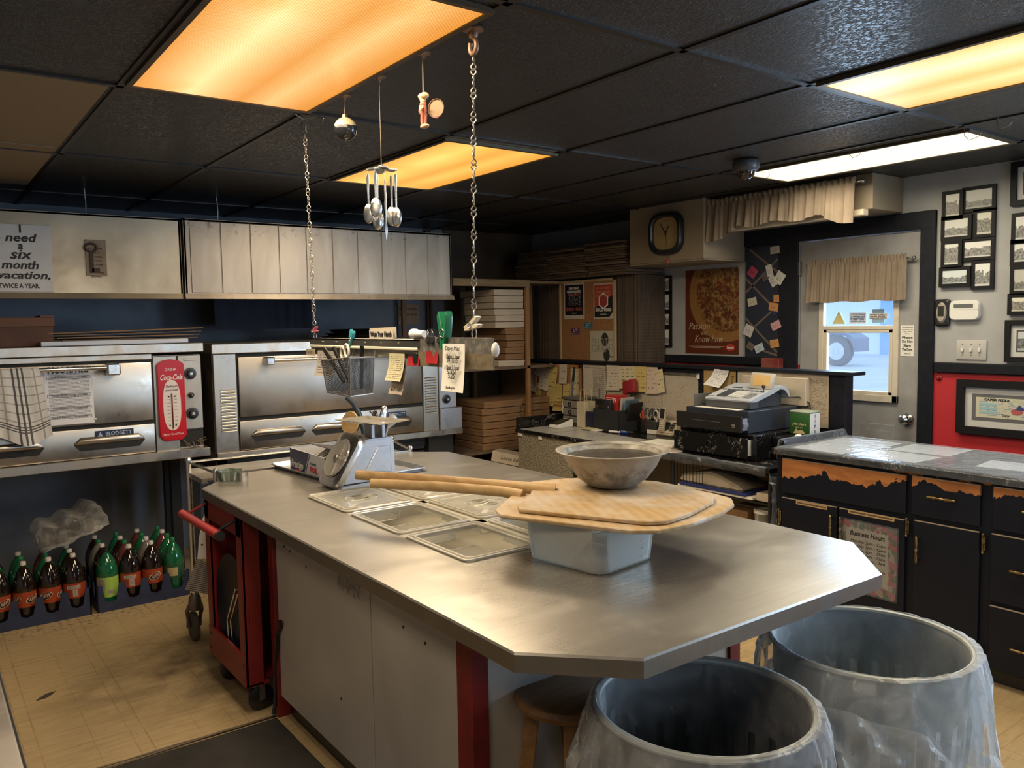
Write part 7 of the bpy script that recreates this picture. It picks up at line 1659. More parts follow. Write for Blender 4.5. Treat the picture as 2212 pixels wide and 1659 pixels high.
# ------------------------------------------------------------------ on the right-hand wall
def wall_things():
    m_fr = mat('black_frame', (.009, .009, .011), .5, sp=.22)
    CELLS = [(335, 540, 300, 580, 0), (520, 835, 285, 525, 1), (330, 625, 540, 775, 2), (630, 835, 505, 775, 3), (335, 540, 775, 1040, 4), (520, 835, 770, 985, 5), (320, 625, 1030, 1225, 6), (625, 835, 980, 1260, 7)]
    PM = [photomat('old_view_%d' % k, 3.7 * k + 1, [(.64, .62, .56), (.50, .49, .45), (.66, .66, .62), (.70, .68, .58), (.70, .70, .66), (.76, .76, .73), (.62, .68, .70), (.74, .76, .73)][k], base=[.5, .38, .42, .62, .7, .5, .38, .45][k], amp=[.9, .25, .4, .5, .5, .7, .6, 1.0][k], sc=[4, 2, 3, 2, 2, 4, 3, 5][k]) for k in range(8)]
    def collage(yl, yr, z0, z1, lab, shift=0):
        t = thing('photo_collage', lab, 'picture frame', (WX, (yl + yr) / 2, z0))
        Yf = lambda x: yl + (yr - yl) * (x - 320) / 515; Zf = lambda y: z1 + (z0 - z1) * (y - 285) / 975
        for k, (x0, x1, y0, y1, i) in enumerate(CELLS):
            dx = .018 if k % 2 else .028
            a0, a1, c0, c1 = Yf(x1), Yf(x0), Zf(y1), Zf(y0)
            b = MB(); bw = .020
            b.box((WX - dx, a0, c0 + bw), (WX - .002, a0 + bw, c1 - bw)); b.box((WX - dx, a1 - bw, c0 + bw), (WX - .002, a1, c1 - bw)); b.box((WX - dx, a0, c0), (WX - .002, a1, c0 + bw)); b.box((WX - dx, a0, c1 - bw), (WX - .002, a1, c1))
            f = b.build('frame', m_fr, t)
            MB().slab((WX - dx + .006, a1 - bw * .8, c0 + bw * .8), LX, LR, a1 - a0 - bw * 1.6, c1 - c0 - bw * 1.6, .002).build('photograph', PM[(i + shift) % 8], f)
        return t
    collage(2.338, 2.045, 1.757, 2.33, 'black collage of eight old town photographs beside the back door')
    collage(4.70, 4.405, 1.402, 1.962, 'dim black photo collage beside the pizza poster', 3)
    collage(1.968, 1.67, 1.592, 2.165, 'black photo collage cut by the right edge, above the harbour picture', 5)
    def framed(yl, yr, z0, z1, bw, lab, inner, mw=.035, d=.028):
        t = thing('framed_picture', lab, 'picture frame', (WX, (yl + yr) / 2, z0)); b = MB()
        for q_ in ((yr, z0, yl, z0 + bw), (yr, z1 - bw, yl, z1), (yr, z0 + bw, yr + bw, z1 - bw), (yl - bw, z0 + bw, yl, z1 - bw)): b.box((WX - d, q_[0], q_[1]), (WX - .002, q_[2], q_[3]))
        b.build('frame', m_fr, t)
        MB().slab((WX - .010, yl - bw * .9, z0 + bw * .9), LX, LR, yl - yr - bw * 1.8, z1 - z0 - bw * 1.8, .002).build('mat_board', mat('mat_board', (.56, .56, .55), .5), t)
        inner(t, yl - bw - mw, yr + bw + mw, z0 + bw + mw, z1 - bw - mw)
        return t
    def pic(m): return lambda t, yl, yr, z0, z1: (MB().slab((WX - .0115, yl + .008, z0 - .008), LX, LR, yl - yr + .016, z1 - z0 + .016, .001).build('inner_border', mat('thin_border', (.05, .05, .05), .5), t), MB().slab((WX - .0128, yl, z0), LX, LR, yl - yr, z1 - z0, .001).build('picture', m, t))
    framed(1.970, 1.62, 2.195, 2.428, .03, 'dark framed print at the top right edge under the ceiling', pic(photomat('print_top', 31, (.48, .46, .36), (.25, .23, .17))))
    framed(1.978, 1.58, 1.357, 1.585, .028, 'black framed harbour picture above the red wainscot', pic(photomat('harbour', 41, (.55, .58, .60), (.05, .06, .06), .5, .9, 6)))
    def cheque(t, yl, yr, z0, z1):
        MB().slab((WX - .0115, yl, z0), LX, LR, yl - yr, z1 - z0, .001).build('grey_mat', mat('grey_mat', (.12, .12, .13), .6), t)
        a, c = yl - .022, yr + .022
        p = MB().slab((WX - .0128, a, z0 + .02), LX, LR, a - c, z1 - z0 - .038, .001).build('cheque', printmat('cheque_print', (.56, .54, .42), (.20, .32, .38), 12, 14, .06, .08, .52, .4), t)
        w_ = a - c; b = MB().text('CAPER PIZZA', (WX - .015, a - w_ * .3, z1 - .030), LX, LR, .017, wid=w_ * .36, bold=.0006); b.text('Tony', (WX - .015, a - w_ * .42, z0 + .038), LX, LR, .02, sh=.3); b.build('lettering', m_ink, p)
        b = MB()
        for i in range(3): b.box((WX - .0148, a - w_ * .30, z0 + .042 + .022 * i), (WX - .0138, a - w_ * .05, z0 + .058 + .022 * i))
        b.build('blue_panels', mat('cheque_blue', (.30, .48, .54), .5), p)
        b = MB().prism([(.030 * math.cos(k * PI / 12), .018 * math.sin(k * PI / 12)) for k in range(24)], 0, .001, 0, frm((WX - .0138, a - w_ * .58, z0 + .062), LX, LR)); b.build('red_crest', mat('crest_red', (.42, .10, .10), .5), p)
        b = MB().prism([(-.03, 0), (-.01, .028), (.01, .01), (.03, .03), (.034, .016), (.012, -.004)], 0, .001, 0, frm((WX - .0142, a - w_ * .64, z0 + .074), LX, LR)); b.build('navy_figure', mat('crest_navy', (.03, .06, .2), .5), p)
    framed(2.222, 1.655, .945, 1.252, .042, 'black framed cheque with white mat on the red wall', cheque, .036, .035)
    # thermostat, alarm keypad, switches
    t = thing('thermostat', 'black oval faced thermostat beside the door frame', 'thermostat', (WX, 2.32, 1.55))
    M = frm((WX - .002, 2.318, 1.632), LX, LR)
    loft(MB(), [(.040, .078, .015, 0), (.040, .078, .015, .018), (.032, .07, .015, .026)], 0, M, cap1=True).build('back_plate', m_blackp, t)
    MB().lathe([(0, .008), (.028, .008), (.034, 0)], 32, 0, M @ Matrix.Translation((0, 0, .026)) @ Matrix.Diagonal((.86, 1.75, 1, 1))).build('oval_face', mat('silver_face', (.40, .37, .34), .35, .3), t)
    MB().box((-.017, -.02, .034), (.017, .038, .0355), 0, 0, 1, M).build('screen', mat('thermo_screen', (.035, .035, .03), .2), t)
    t = thing('alarm_keypad', 'white alarm keypad with grey display on the grey wall', 'keypad', (WX, 2.195, 1.585))
    M = frm((WX - .002, 2.193, 1.643), LX, LR)
    loft(MB(), [(.083, .056, .03, 0), (.083, .056, .03, .022), (.078, .051, .028, .03)], 0, M, cap1=True, n=6).build('housing', m_white, t)
    MB().box((-.055, .014, .03), (.05, .036, .0312), 0, 0, 1, M).build('display', mat('grey_display', (.13, .14, .14), .25), t)
    MB().box((-.083, .004, .029), (.083, .0055, .0305), 0, 0, 1, M).build('flap_seam', mat('seam_grey', (.35, .35, .34), .5), t)
    t = thing('switch_plate', 'triple light switch plate on the grey wall', 'switch', (WX, 2.16, 1.365))
    M = frm((WX - .002, 2.158, 1.420), LX, LR)
    MB().box((-.082, -.056, 0), (.082, .056, .007), 0, .003, 2, M).build('plate', mat('plate_grey', (.47, .46, .44), .4), t)
    for k in (-1, 0, 1):
        MB().box((-.006 + .046 * k, -.012, .007), (.006 + .046 * k, .010, .018), 0, .002, 1, M).build('toggle', m_white, t)
    b = MB()
    for k in (-1, 0, 1):
        for s_ in (-1, 1): b.cyl(M @ V((.046 * k, .03 * s_, .007)), M @ V((.046 * k, .03 * s_, .0085)), .0035, n=8)
    b.build('screw', m_dullmetal, t)
    tag(MB().lathe([(0, .022), (.008, .02), (.010, .01), (.018, .004), (.018, 0)], 16, 0, frm((WX - .001, 2.335, 1.255), LX, LR)).build('wall_hook', mat('red_hook', (.28, .02, .025), .4)), 'small red painted hook on the red wainscot by the door', 'hook')
    # pizza poster
    a, c = fx(1482, 590, WX), fx(1598, 768, WX); y0, y1, z0, z1 = 4.268, 3.766, 1.358, 1.990
    t = thing('pizza_poster', 'brown pizza poster reading Passion and Know-how under the clock box', 'poster', (WX, (y0 + y1) / 2, z0))
    q = NT('pizza_poster_print'); uv = q.co('UV'); u, v, _ = q.sep(uv)
    ch = q.ramp(q.noise(q.mp(uv, (1, 1.3, 1)), 11, 6, .72, 1.2), .46, .62); rd = q.ramp(q.noise(uv, 5, 4, .6), .45, .6)
    toppings = q.mix(ch, q.mix(rd, (.08, .024, .010), (.15, .038, .014)), (.32, .20, .07))
    dx_ = q.mt('SUBTRACT', u, .78); dy_ = q.mt('SUBTRACT', v, .70); d = q.mt('SQRT', q.mt('ADD', q.mt('MULTIPLY', dx_, dx_), q.mt('MULTIPLY', dy_, q.mt('MULTIPLY', dy_, 1.6))))
    crust = q.mt('MULTIPLY', q.mt('GREATER_THAN', d, .56), q.mt('LESS_THAN', d, .70)); outm = q.mt('GREATER_THAN', d, .70)
    c_ = q.mix(crust, toppings, q.mix(q.noise(uv, 14, 3), (.32, .17, .055), (.19, .085, .025)))
    q.set(c=q.mix(outm, c_, q.mix(q.noise(uv, 3, 3), (.14, .03, .012), (.07, .02, .01))), r=.3)
    MB().slab((WX - .002, y0, z0), LX, LR, y0 - y1, z1 - z0, .0015).build('print', q.m, t)
    b = MB(); xs = WX - .0045
    for s_, yy, zz, sz, wd in (('Passion', 4.135, 1.565, .075, .20), ('and', 4.09, 1.515, .05, .06), ('Know-how', 4.045, 1.468, .078, .27)): b.text(s_, (xs, yy, zz), LX, LR, sz, sh=.3, wid=wd, bold=-.0004)
    b.box((xs, 3.89, 1.412), (xs + .0005, 4.23, 1.415)); b.box((xs, 3.93, 1.402), (xs + .0005, 4.20, 1.405))
    b.build('lettering', mat('poster_cream_ink', (.48, .38, .26), .5), t)
    o = MB().prism([(.042 * math.cos(k * PI / 12), .026 * math.sin(k * PI / 12)) for k in range(24)], 0, .001, 0, frm((WX - .0036, 3.84, 1.408), LX, LR)).build('logo', mat('logo_red', (.42, .05, .03), .4), t)
    b = MB().text('Saputo', (WX - .0052, 3.84, 1.408), LX, LR, .026, sh=.15, wid=.062, bold=.0006); b.build('logo_lettering', m_inkw, o)
    # memo board with ribbons and cards
    t = thing('memo_board', 'black memo board crossed with ribbons beside the door', 'memo board', (WX - .013, 3.56, 1.305))
    MB().box((WX - .018, 3.425, 1.305), (WX - .0125, 3.70, 2.12), 0, .002).build('board', m_navy, t)
    b = MB(); m_rib = mat('ribbon_brown', (.13, .095, .075), .6)
    def ribbon(y0, z0, y1, z1):
        d = V((0, y1 - y0, z1 - z0)); b.box((0, -.007, 0), (d.length, .007, .0012), 0, 0, 1, frm((WX - .0195, y0, z0), d, V((0, -d.z, d.y)) * (1 if d.y < 0 else -1)))
    for yl, zl, yr, zr in ((3.695, 1.80, 3.43, 2.02), (3.695, 1.90, 3.43, 1.66), (3.695, 1.50, 3.43, 1.70), (3.695, 1.62, 3.43, 1.38), (3.66, 2.10, 3.43, 1.93), (3.66, 1.42, 3.43, 1.36)): ribbon(yl, zl, yr, zr)
    b.build('ribbon', m_rib, t)
    cards = [(1674, 540, .075, .05, 4, (.50, .46, .40), 'white card at the top of the memo board'), (1626, 588, .07, .07, -38, (.34, .05, .10), 'crimson pink card tilted at the upper left of the memo board'), (1662, 584, .05, .08, 14, (.56, .54, .50), 'uppermost white card in the white bunch on the memo board'), (1668, 604, .05, .10, 30, (.52, .50, .46), 'torn white card in the middle of the white bunch'), (1684, 600, .07, .08, -35, (.58, .56, .50), 'white card at the right of the white bunch'), (1652, 597, .05, .06, 30, (.10, .09, .085), 'dark card left of the white bunch on the memo board'),
             (1625, 652, .075, .055, 12, (.46, .43, .33), 'cream card at the middle left of the memo board'), (1677, 645, .045, .05, 3, (.48, .22, .08), 'upper orange card on the memo board right side'), (1671, 663, .075, .055, -8, (.50, .24, .09), 'orange and white card below the upper orange card'), (1674, 672, .05, .05, 30, (.03, .03, .11), 'navy card tucked below the orange cards'), (1617, 714, .075, .08, -24, (.50, .48, .47), 'white card with fine lines at the lower left of the memo board'), (1676, 703, .075, .055, 24, (.52, .28, .30), 'pink card under the crossed ribbons'),
             (1621, 748, .06, .05, -30, (.14, .11, .08), 'dark gold card near the bottom left of the memo board'), (1640, 752, .075, .055, 24, (.42, .50, .56), 'white and blue card near the bottom of the memo board'), (1673, 742, .07, .055, 10, (.50, .25, .09), 'orange card with a black mark near the bottom of the memo board')]
    for k, (u, v, w_, h_, a, c, la) in enumerate(cards):
        p = fx(u, v, WX - .022 - .0012 * (k % 3)); ca, sa = math.cos(math.radians(a)), math.sin(math.radians(a)); r_ = V((0, -ca, sa)); u_ = V((0, sa, ca))
        tag(MB().slab(p - r_ * w_ / 2 - u_ * h_ / 2, r_, u_, w_, h_, .0008).build('card', printmat('card_%d' % k, c, tuple(x * .35 for x in c), 5, 9, .12, .18, .55)), la, 'card', 'cards on the memo board')
    p = fx(1664, 786, WX - .05); tag(MB().box((WX - .075, p.y - .085, p.z - .12), (WX - .022, p.y + .06, p.z + .04), 0, .003).build('menu_book', mat('maroon_cover', (.19, .03, .03), .4, c2=(.30, .12, .09), sc=5)), 'maroon booklet standing below the memo board', 'booklet')
    # clock
    cx = 4.037; cz = 2.228; t = thing('wall_clock', 'black rimmed rounded square clock with cream face on the duct box', 'clock', (4.39, cx, cz - .15))
    def sq(r, k=3.2, n=48): return [(r * abs(math.cos(a)) ** (2 / k) * (1 if math.cos(a) >= 0 else -1), r * .97 * abs(math.sin(a)) ** (2 / k) * (1 if math.sin(a) >= 0 else -1)) for a in [2 * PI * i / n for i in range(n)]]
    M = frm((4.388, cx, cz), LX, LR); b = MB(); R_ = [[b.bm.verts.new(M @ V((x, y, z))) for x, y in sq(r)] for r, z in ((.155, 0), (.156, .025), (.148, .042), (.128, .046), (.118, .034), (.116, .02))]
    for A, B in zip(R_, R_[1:]):
        for i in range(48): b.face([A[i], A[(i + 1) % 48], B[(i + 1) % 48], B[i]])
    b.build('rim', mat('clock_rim', (.012, .016, .02), .28), t)
    MB().prism(sq(.119), .018, .021, 0, M).build('dial', mat('clock_face', (.40, .29, .13), .5, c2=(.33, .23, .10), sc=7), t)
    for nm, an, L, w_ in (('hour_hand', -31, .062, .006), ('minute_hand', 34, .092, .0045), ('second_hand', 188, .075, .0015)):
        MB().prism([(-w_, -.012), (w_, -.012), (w_ * .4, L), (-w_ * .4, L)], .0225, .024, 0, M @ Matrix.Rotation(math.radians(an), 4, 'Z')).build(nm, m_ink, t)
    b = MB()
    for k, s_ in enumerate(('12', '3', '6', '9')): b.text(s_, M @ V((.092 * math.sin(k * PI / 2), .09 * math.cos(k * PI / 2), .0215)), LX, LR, .026)
    b.build('numerals', mat('numeral_brown', (.22, .14, .05), .6), t)
    t = thing('hanging_charm', 'tiny red and brown charm hanging under the clock', 'charm', (4.385, 4.03, 2.03))
    MB().tube([(4.382, 4.035, 2.075), (4.380, 4.036, 2.04)], .002, 5).build('cord', m_gold, t); MB().sph((4.378, 4.03, 2.032), .016, 10, 0, (.7, .8, 1.1)).build('bead', mat('charm_red', (.40, .06, .04), .4), t)
    # valances
    def valance(nm, lab, y0, y1, x, ztop, zbot, zs, parts, waves, amp):
        t = thing(nm, lab, 'curtain', (x, (y0 + y1) / 2, ztop)); n = 150; L = y0 - y1; b = MB(); g = []
        rows = [0, .06, .10, .16, .24, .4, .6, .8, 1]
        for j, v in enumerate(rows):
            row = []
            for i in range(n + 1):
                u = i / n; y = y0 - L * u; zb = zbot + zs(u); k = (.35 + .65 * v)
                ph = u * waves * 2 * PI; w_ = math.sin(ph + 1.7 * math.sin(ph * .31) + v * .6) * .6 + math.sin(ph * 2.3 + 1) * .25
                dep = amp * w_ * k if v > .1 else amp * .55 * math.sin(ph * 2.2) + (.004 if 0 < v < .1 else 0)
                row.append(b.bm.verts.new((x - .014 - dep - .012 * v, y + .004 * math.sin(ph * 1.3) * v, ztop + (.012 * math.sin(ph * 1.7) * .4 if j == 0 else 0) - (ztop - zb) * v)))
            g.append(row)
        for A, B in zip(g, g[1:]):
            for i in range(n): b.face([A[i], A[i + 1], B[i + 1], B[i]])
        b.build('fabric', m_curtain, t, smooth=60)
        b = MB().cyl((x + .004, y0 + .02, ztop - .028), (x + .004, y1 - .03, ztop - .028), .007, n=10); b.sph((x + .004, y1 - .035, ztop - .028), .012, 10); b.cyl((x + .004, y1 - .012, ztop - .028), (x + parts, y1 - .012, ztop - .028), .006, n=8); b.cyl((x + .004, y0 + .005, ztop - .028), (x + parts, y0 + .005, ztop - .028), .006, n=8); b.build('curtain_rod', m_dullmetal, t)
    valance('valance_curtain', 'beige gathered valance along the duct box above the memo board', 3.70, 2.63, 4.432, 2.418, 2.215, lambda u: -.075 * max(0, 1 - u / .24) ** .5 * (u < .24) - .055 * max(0, (u - .80) / .2) ** .6 * (u > .80) - .012 * math.sin(u * 22), .07, 13, .020)
    valance('door_curtain', 'beige gathered curtain over the top of the door window', 3.185, 2.52, WX - .028, 1.988, 1.712, lambda u: .004 * math.sin(u * 20), .026, 15, .010)
wall_things()

# ------------------------------------------------------------------ overhead: camera, hooks, chains, ornaments, hanging strip
def overhead():
    t = thing('dome_camera', 'black dome security camera on the ceiling beside the bright light panel', 'camera', (3.555, 2.727, CEIL - .10))
    M = Matrix.Translation((3.555, 2.727, CEIL - .0065)) @ Matrix.Diagonal((1, 1, -1, 1))
    MB().lathe([(0, 0), (.066, 0), (.070, .008), (.066, .04), (.058, .052), (.048, .056), (0, .056)], 32, 0, M).build('housing', mat('camera_grey', (.05, .05, .055), .4), t)
    MB().lathe([(.047, .055), (.044, .072), (.03, .09), (.012, .098), (0, .099)], 28, 0, M).build('dome', mat('camera_dome', (.008, .008, .01), .06, coat=.6), t)
    for k, (u, v, s_) in enumerate(((1650, 372, .8), (1838, 322, 1), (2086, 277, 1.2), (2158, 258, .9))):
        p = fz(u, v, CEIL - .02); p = V((p.x - .01, p.y, CEIL - .016)); s = .03 * s_
        tag(MB().tube([p, p + V((-.006, -.002, -s)), p + V((-.004, -.018 * s_, -s * 1.7)), p + V((0, -.05 * s_, -s * 1.4)), p + V((0, -.06 * s_, -s * .9))], .0014, 6).build('wire_hook', m_dullmetal), 'thin bent ceiling hook, %s by the bright light panel' % ('nearest the dome camera', 'second from the dome camera', 'third from the dome camera', 'past the panel end')[k], 'hook')
    # two chains holding the strip
    def chain(nm, top, bot, link, wire, m, lab):
        t = thing(nm, lab, 'chain', bot); d = V(bot) - V(top); L = d.length; n = int(L / link); dn = d.normalized(); b = MB()
        a = dn.cross(V((1, 1, .0))).normalized(); c = dn.cross(a)
        for k in range(n):
            o = V(top) + dn * (link * k); s_, s2 = (a, c) if k % 2 else (c, a); P = []
            for i in range(15):                         # a figure-eight jack link
                f = i / 14; w_ = math.sin(f * 2 * PI) * link * .22
                ax = s_ if f < .5 else s2
                P.append(o + dn * (link * (-.08 + 1.16 * f)) + ax * w_ * (1 if i % 1 == 0 else 1))
            P2 = [o + dn * (link * (-.08 + 1.16 * (1 - i / 14))) - (s_ if (1 - i / 14) < .5 else s2) * math.sin((1 - i / 14) * 2 * PI) * link * .22 for i in range(1, 14)]
            b.tube(P + P2, wire, 5, 0, True)
        return b.build('links', m, t), t
    T2, B2 = (1.312, 1.925, CEIL - .085), (1.302, 1.935, 1.603)
    o, t = chain('hanging_chain', T2, B2, .0325, .0021, mat('old_chain', (.34, .31, .26), .4, .9, c2=(.20, .17, .14), sc=40), 'heavy chain holding the right end of the hanging strip')
    b = MB().lathe([(0, 0), (.028, 0), (.030, .006), (.014, .012), (.014, .02), (.010, .03), (0, .03)], 18, 0, Matrix.Translation((1.312, 1.925, CEIL - .0065)) @ Matrix.Diagonal((1, 1, -1, 1)))
    b.tube([(1.312, 1.925 + .016 * math.cos(a), CEIL - .055 + .020 * math.sin(a)) for a in [PI / 2 + 2 * PI * .85 * i / 14 for i in range(15)]], .007, 8); b.build('swivel_hook', mat('bronze_hook', (.20, .115, .07), .4, .5), t)
    b = MB().tube([(1.302 + .0, 1.935 + .012 * math.cos(a), 1.590 + .016 * math.sin(a)) for a in [2 * PI * i / 16 for i in range(16)]], .0018, 6, 0, True); b.build('key_ring', m_chrome, t)
    T1, B1 = (1.302, 3.092, CEIL - .07), (1.300, 3.058, 1.592)
    o, t = chain('hanging_chain', T1, B1, .0325, .0017, mat('thin_chain', (.46, .42, .35), .38, .9, c2=(.26, .22, .17), sc=40), 'thinner chain holding the left end of the hanging strip')
    b = MB().tube([(1.302, 3.10, CEIL), (1.302, 3.125, CEIL - .02), (1.302, 3.115, CEIL - .05), (1.302, 3.085, CEIL - .058), (1.302, 3.08, CEIL - .04)], .002, 6); b.tube([(1.302, 3.09 + .016 * math.cos(a), CEIL - .062 + .010 * math.sin(a)) for a in [2 * PI * i / 14 for i in range(14)]], .0016, 5, 0, True); b.tube([(1.25, 3.06, CEIL - .008), (1.30, 3.10, CEIL - .014), (1.34, 3.06, CEIL - .008), (1.35, 3.02, CEIL - .02)], .002, 5); b.build('ring_hook', m_dullmetal, t)
    b = MB().tube([(1.300, 3.058 + .013 * math.cos(a), 1.577 + .016 * math.sin(a)) for a in [2 * PI * i / 16 for i in range(16)]], .0018, 6, 0, True); b.build('key_ring', m_chrome, t)
    # strip with light trough and acrylic panel
    t = thing('hanging_strip', 'metal ticket strip hung on two chains above the island', 'ticket rail', (1.30, 2.45, 1.485))
    b = MB().box((1.288, 2.225, 1.545), (1.292, 3.085, 1.570)); b.box((1.288, 2.225, 1.566), (1.34, 3.085, 1.570)); b.box((1.34, 2.225, 1.525), (1.344, 3.085, 1.570)); b.box((1.293, 2.225, 1.508), (1.297, 3.085, 1.534)); b.build('trough', steelmat('trough_steel', (.40, .38, .34), .32), t)
    MB().box((1.285, 2.235, 1.534), (1.30, 3.075, 1.545), 0, .003).build('white_lip', mat('cream_lip', (.62, .58, .44), .35), t)
    b = MB()
    for k in range(6): b.cyl((1.286, 2.36 + .12 * k, 1.557), (1.289, 2.36 + .12 * k, 1.557), .004, n=8)
    b.build('rivet', m_chrome, t)
    q = NT('dirty_tape_panel'); o = q.co(); x, y, z = q.sep(o); up = q.mt('GREATER_THAN', z, 0.0); n = q.noise(o, 38, 5, .7)
    c = q.mix(q.mt('GREATER_THAN', z, .048), q.mix(q.ramp(n, .4, .65), (.20, .165, .11), (.13, .105, .07)), q.mix(q.ramp(n, .45, .7), (.11, .105, .095), (.26, .24, .21)))
    q.set(c=c, r=.3); q.bump(n, .3, .002)
    MB().box((1.291, 1.828, 1.488), (1.296, 2.262, 1.578), 0, .001).build('taped_panel', q.m, t)
    MB().box((1.289, 2.235, 1.49), (1.292, 2.30, 1.537), 0, .001).build('red_tag', mat('red_tag', (.36, .03, .03), .4), t) if False else None
    MB().sph((1.295, 1.822, 1.545), .014, 10, 0, (.8, .9, 1.5)).build('end_knob', m_white, t)
    b = MB().box((1.284, 2.235, 1.495), (1.290, 2.262, 1.53), 0, .003).box((1.298, 1.829, 1.572), (1.304, 2.6, 1.574)); b.build('joint_block', m_blackp, t)
    m_sn = mat('label_card', (.48, .42, .32), .6)
    tag(MB().slab((1.283, 3.11, 1.502), LX, LR, .088, .026, .002).build('label_card', printmat('label_card_print', (.46, .40, .30), (.15, .12, .1), 1, 14, .08, .2, .48)), 'cream label card clipped at the left end of the hanging strip', 'label')
    # notes hanging from it
    hw = [printmat('note_hand_%d' % k, c, (.10, .09, .10), n, 12, .08, .08, .47, .35, .7, 3.1 * k + 5, .4) for k, (c, n) in enumerate((((.38, .35, .31), 10), ((.47, .43, .27), 14), ((.45, .37, .29), 3)))]
    def hang(u0, v0, u1, v1, m, lab, nm='hanging_note', cat='note', x=1.284, sw=.0, cv=.02, n=8):
        a, c = fx(u0, v0, x), fx(u1, v1, x)
        return tag(MB().sheet((x, a.y, c.z), V((0, -1, 0)), V((sw, 0, 1)), a.y - c.y, a.z - c.z, 4, n, lambda u, v: cv * (1 - v) * (1 - v) - .006 * math.sin(u * 3)).build(nm, m, norm=False), lab, cat)
    hang(686, 757, 728, 814, hw[0], 'lined white note hanging at the left end of the hanging strip')
    hang(841, 763, 875, 824, hw[1], 'yellow written note hanging beside the mesh pen basket', x=1.282)
    hang(848, 772, 879, 853, hw[2], 'pinkish crumpled note behind the yellow note', x=1.290)
    p = thing('order_receipt', 'long white order receipt held by the green clip on the strip', 'receipt', (1.28, 2.03, 1.41))
    a, c = fx(956, 742, 1.276), fx(1006, 849, 1.276); W_, H_ = a.y - c.y, a.z - c.z
    MB().sheet((1.276, a.y, c.z), V((0, -1, 0)), LR, W_, H_, 4, 12, lambda u, v: .010 * (1 - v) ** 2 - .004 * math.sin(u * 3.1)).build('slip', m_paper, p, norm=False)
    b = MB(); xx = 1.262
    ym = a.y - W_ * .48
    for s_, f, sz, wd, sh in (('Dave Mc Tester', .90, .018, .10, .3), ('1 Chicken R. Donair', .73, .020, .10, .25), ('3/4  13.75', .65, .022, .075, .2), ('1 Classic S. Donair', .50, .020, .10, .25), ('5  8.50', .41, .022, .06, .2), ('5.25', .33, .024, .045, .2), ('thank you', .09, .012, .06, 0)):
        b.text(s_.replace('Dave Mc Tester', 'Dave Mac'), (1.276 - .012 * (1 - f) ** 2 - .0035, ym, c.z + H_ * f), LX, LR, sz, sh=sh, wid=wd * .8)
    b.build('handwriting', m_ink, p)
    # signs on top
    a, c = fx(806, 717, 1.30), fx(870, 731, 1.30)
    p = thing('hand_sign', 'white sign reading Wash Your Hands standing on the hanging strip', 'sign', (1.30, 2.55, 1.571))
    MB().slab((1.296, 2.575, 1.571), LX, LR, .172, .030, .002).build('board', mat('sign_cream', (.58, .52, .42), .5), p)
    b = MB().text('Wash Your Hands', (1.2935, 2.489, 1.5865), LX, LR, .024, wid=.155, bold=.0010); b.build('lettering', m_ink, p)
    tag(MB().slab((1.303, 2.585, 1.571), (0, -1, .02), LR, .19, .036, .002).build('sign_card', m_sn), 'blank cream card standing behind the hand washing sign', 'card')
    # clips
    def peg(c, s, m, lab, rot, nm='clip', spread=1):
        t = thing(nm, lab, 'clip', c); R0 = Matrix.Translation(c) @ rot
        for sg in (-1, 1):
            MB().prism([(-.006 * s + sg * .003 * s, -.035 * s), (.004 * s + sg * .003 * s, -.035 * s), (.007 * s + sg * .005 * s, 0), (.013 * s * sg * spread + .006 * s, .038 * s), (.013 * s * sg * spread, .05 * s), (.013 * s * sg * spread - .007 * s, .036 * s), (-.006 * s + sg * .004 * s, 0)], -.009 * s, .009 * s, 0, R0, .0015 * s).build('jaw', m, t)
        MB().tube([R0 @ V((.009 * s * math.cos(a), .0 + .009 * s * math.sin(a), .0095 * s)) for a in [2 * PI * i / 12 for i in range(12)]], .0016 * s, 5, 0, True).build('spring', m_chrome, t)
    face = frm((0, 0, 0), LX, LR)
    peg((1.290, 2.071, 1.590), 1.35, mat('green_clip', (.015, .17, .075), .3), 'large green plastic clip gripping the hanging strip', face, spread=1.15)
    peg((1.288, 2.705, 1.568), .72, mat('teal_clip', (.06, .33, .36), .35), 'teal plastic clip on the hanging strip beside the hand sign', Matrix.Rotation(.35, 4, 'X') @ face)
    peg((1.298, 3.058, 1.600), .62, mat('pink_clip', (.52, .12, .16), .35), 'pink plastic clip at the foot of the thinner chain', Matrix.Rotation(1.35, 4, 'X') @ face)
    peg((1.298, 1.940, 1.612), .90, mat('ivory_clip', (.58, .52, .40), .35), 'ivory plastic clip at the foot of the heavy chain', Matrix.Rotation(1.25, 4, 'X') @ face)
    t = thing('white_socket', 'white plastic cylinder lying on the strip beside the binder clips', 'fitting', (1.30, 2.2, 1.571))
    b = MB().lathe([(.013, 0), (.016, .002), (.016, .022), (.012, .026), (.011, .075), (0, .075)], 18, 0, frm((1.295, 2.275, 1.588), LR, (1, 0, 0)) @ Matrix.Diagonal((1, 1, -1, 1)) if False else Matrix(((0, 1, 0, 1.295), (0, 0, -1, 2.275), (1, 0, 0, 1.588), (0, 0, 0, 1)))); b.build('socket_body', m_white, t)
    for k, y in enumerate((2.170, 2.145, 2.105)):
        t = thing('binder_clip', 'small black binder clip on the strip, %s from the white cylinder' % ('first', 'second', 'third')[k], 'clip', (1.294, y, 1.56), 0, 'binder clips')
        MB().prism([(-.010, 0), (.010, 0), (.004, .018), (-.004, .018)], -.011, .011, 0, frm((1.294, y, 1.562), (1, 0, 0), LR)).build('clip_body', m_blackp, t)
        b = MB().tube([(1.290, y - .006, 1.578), (1.288, y - .006, 1.592), (1.288, y, 1.600), (1.288, y + .006, 1.592), (1.290, y + .006, 1.578)], .0012, 5); b.build('wire_arm', m_chrome, t)
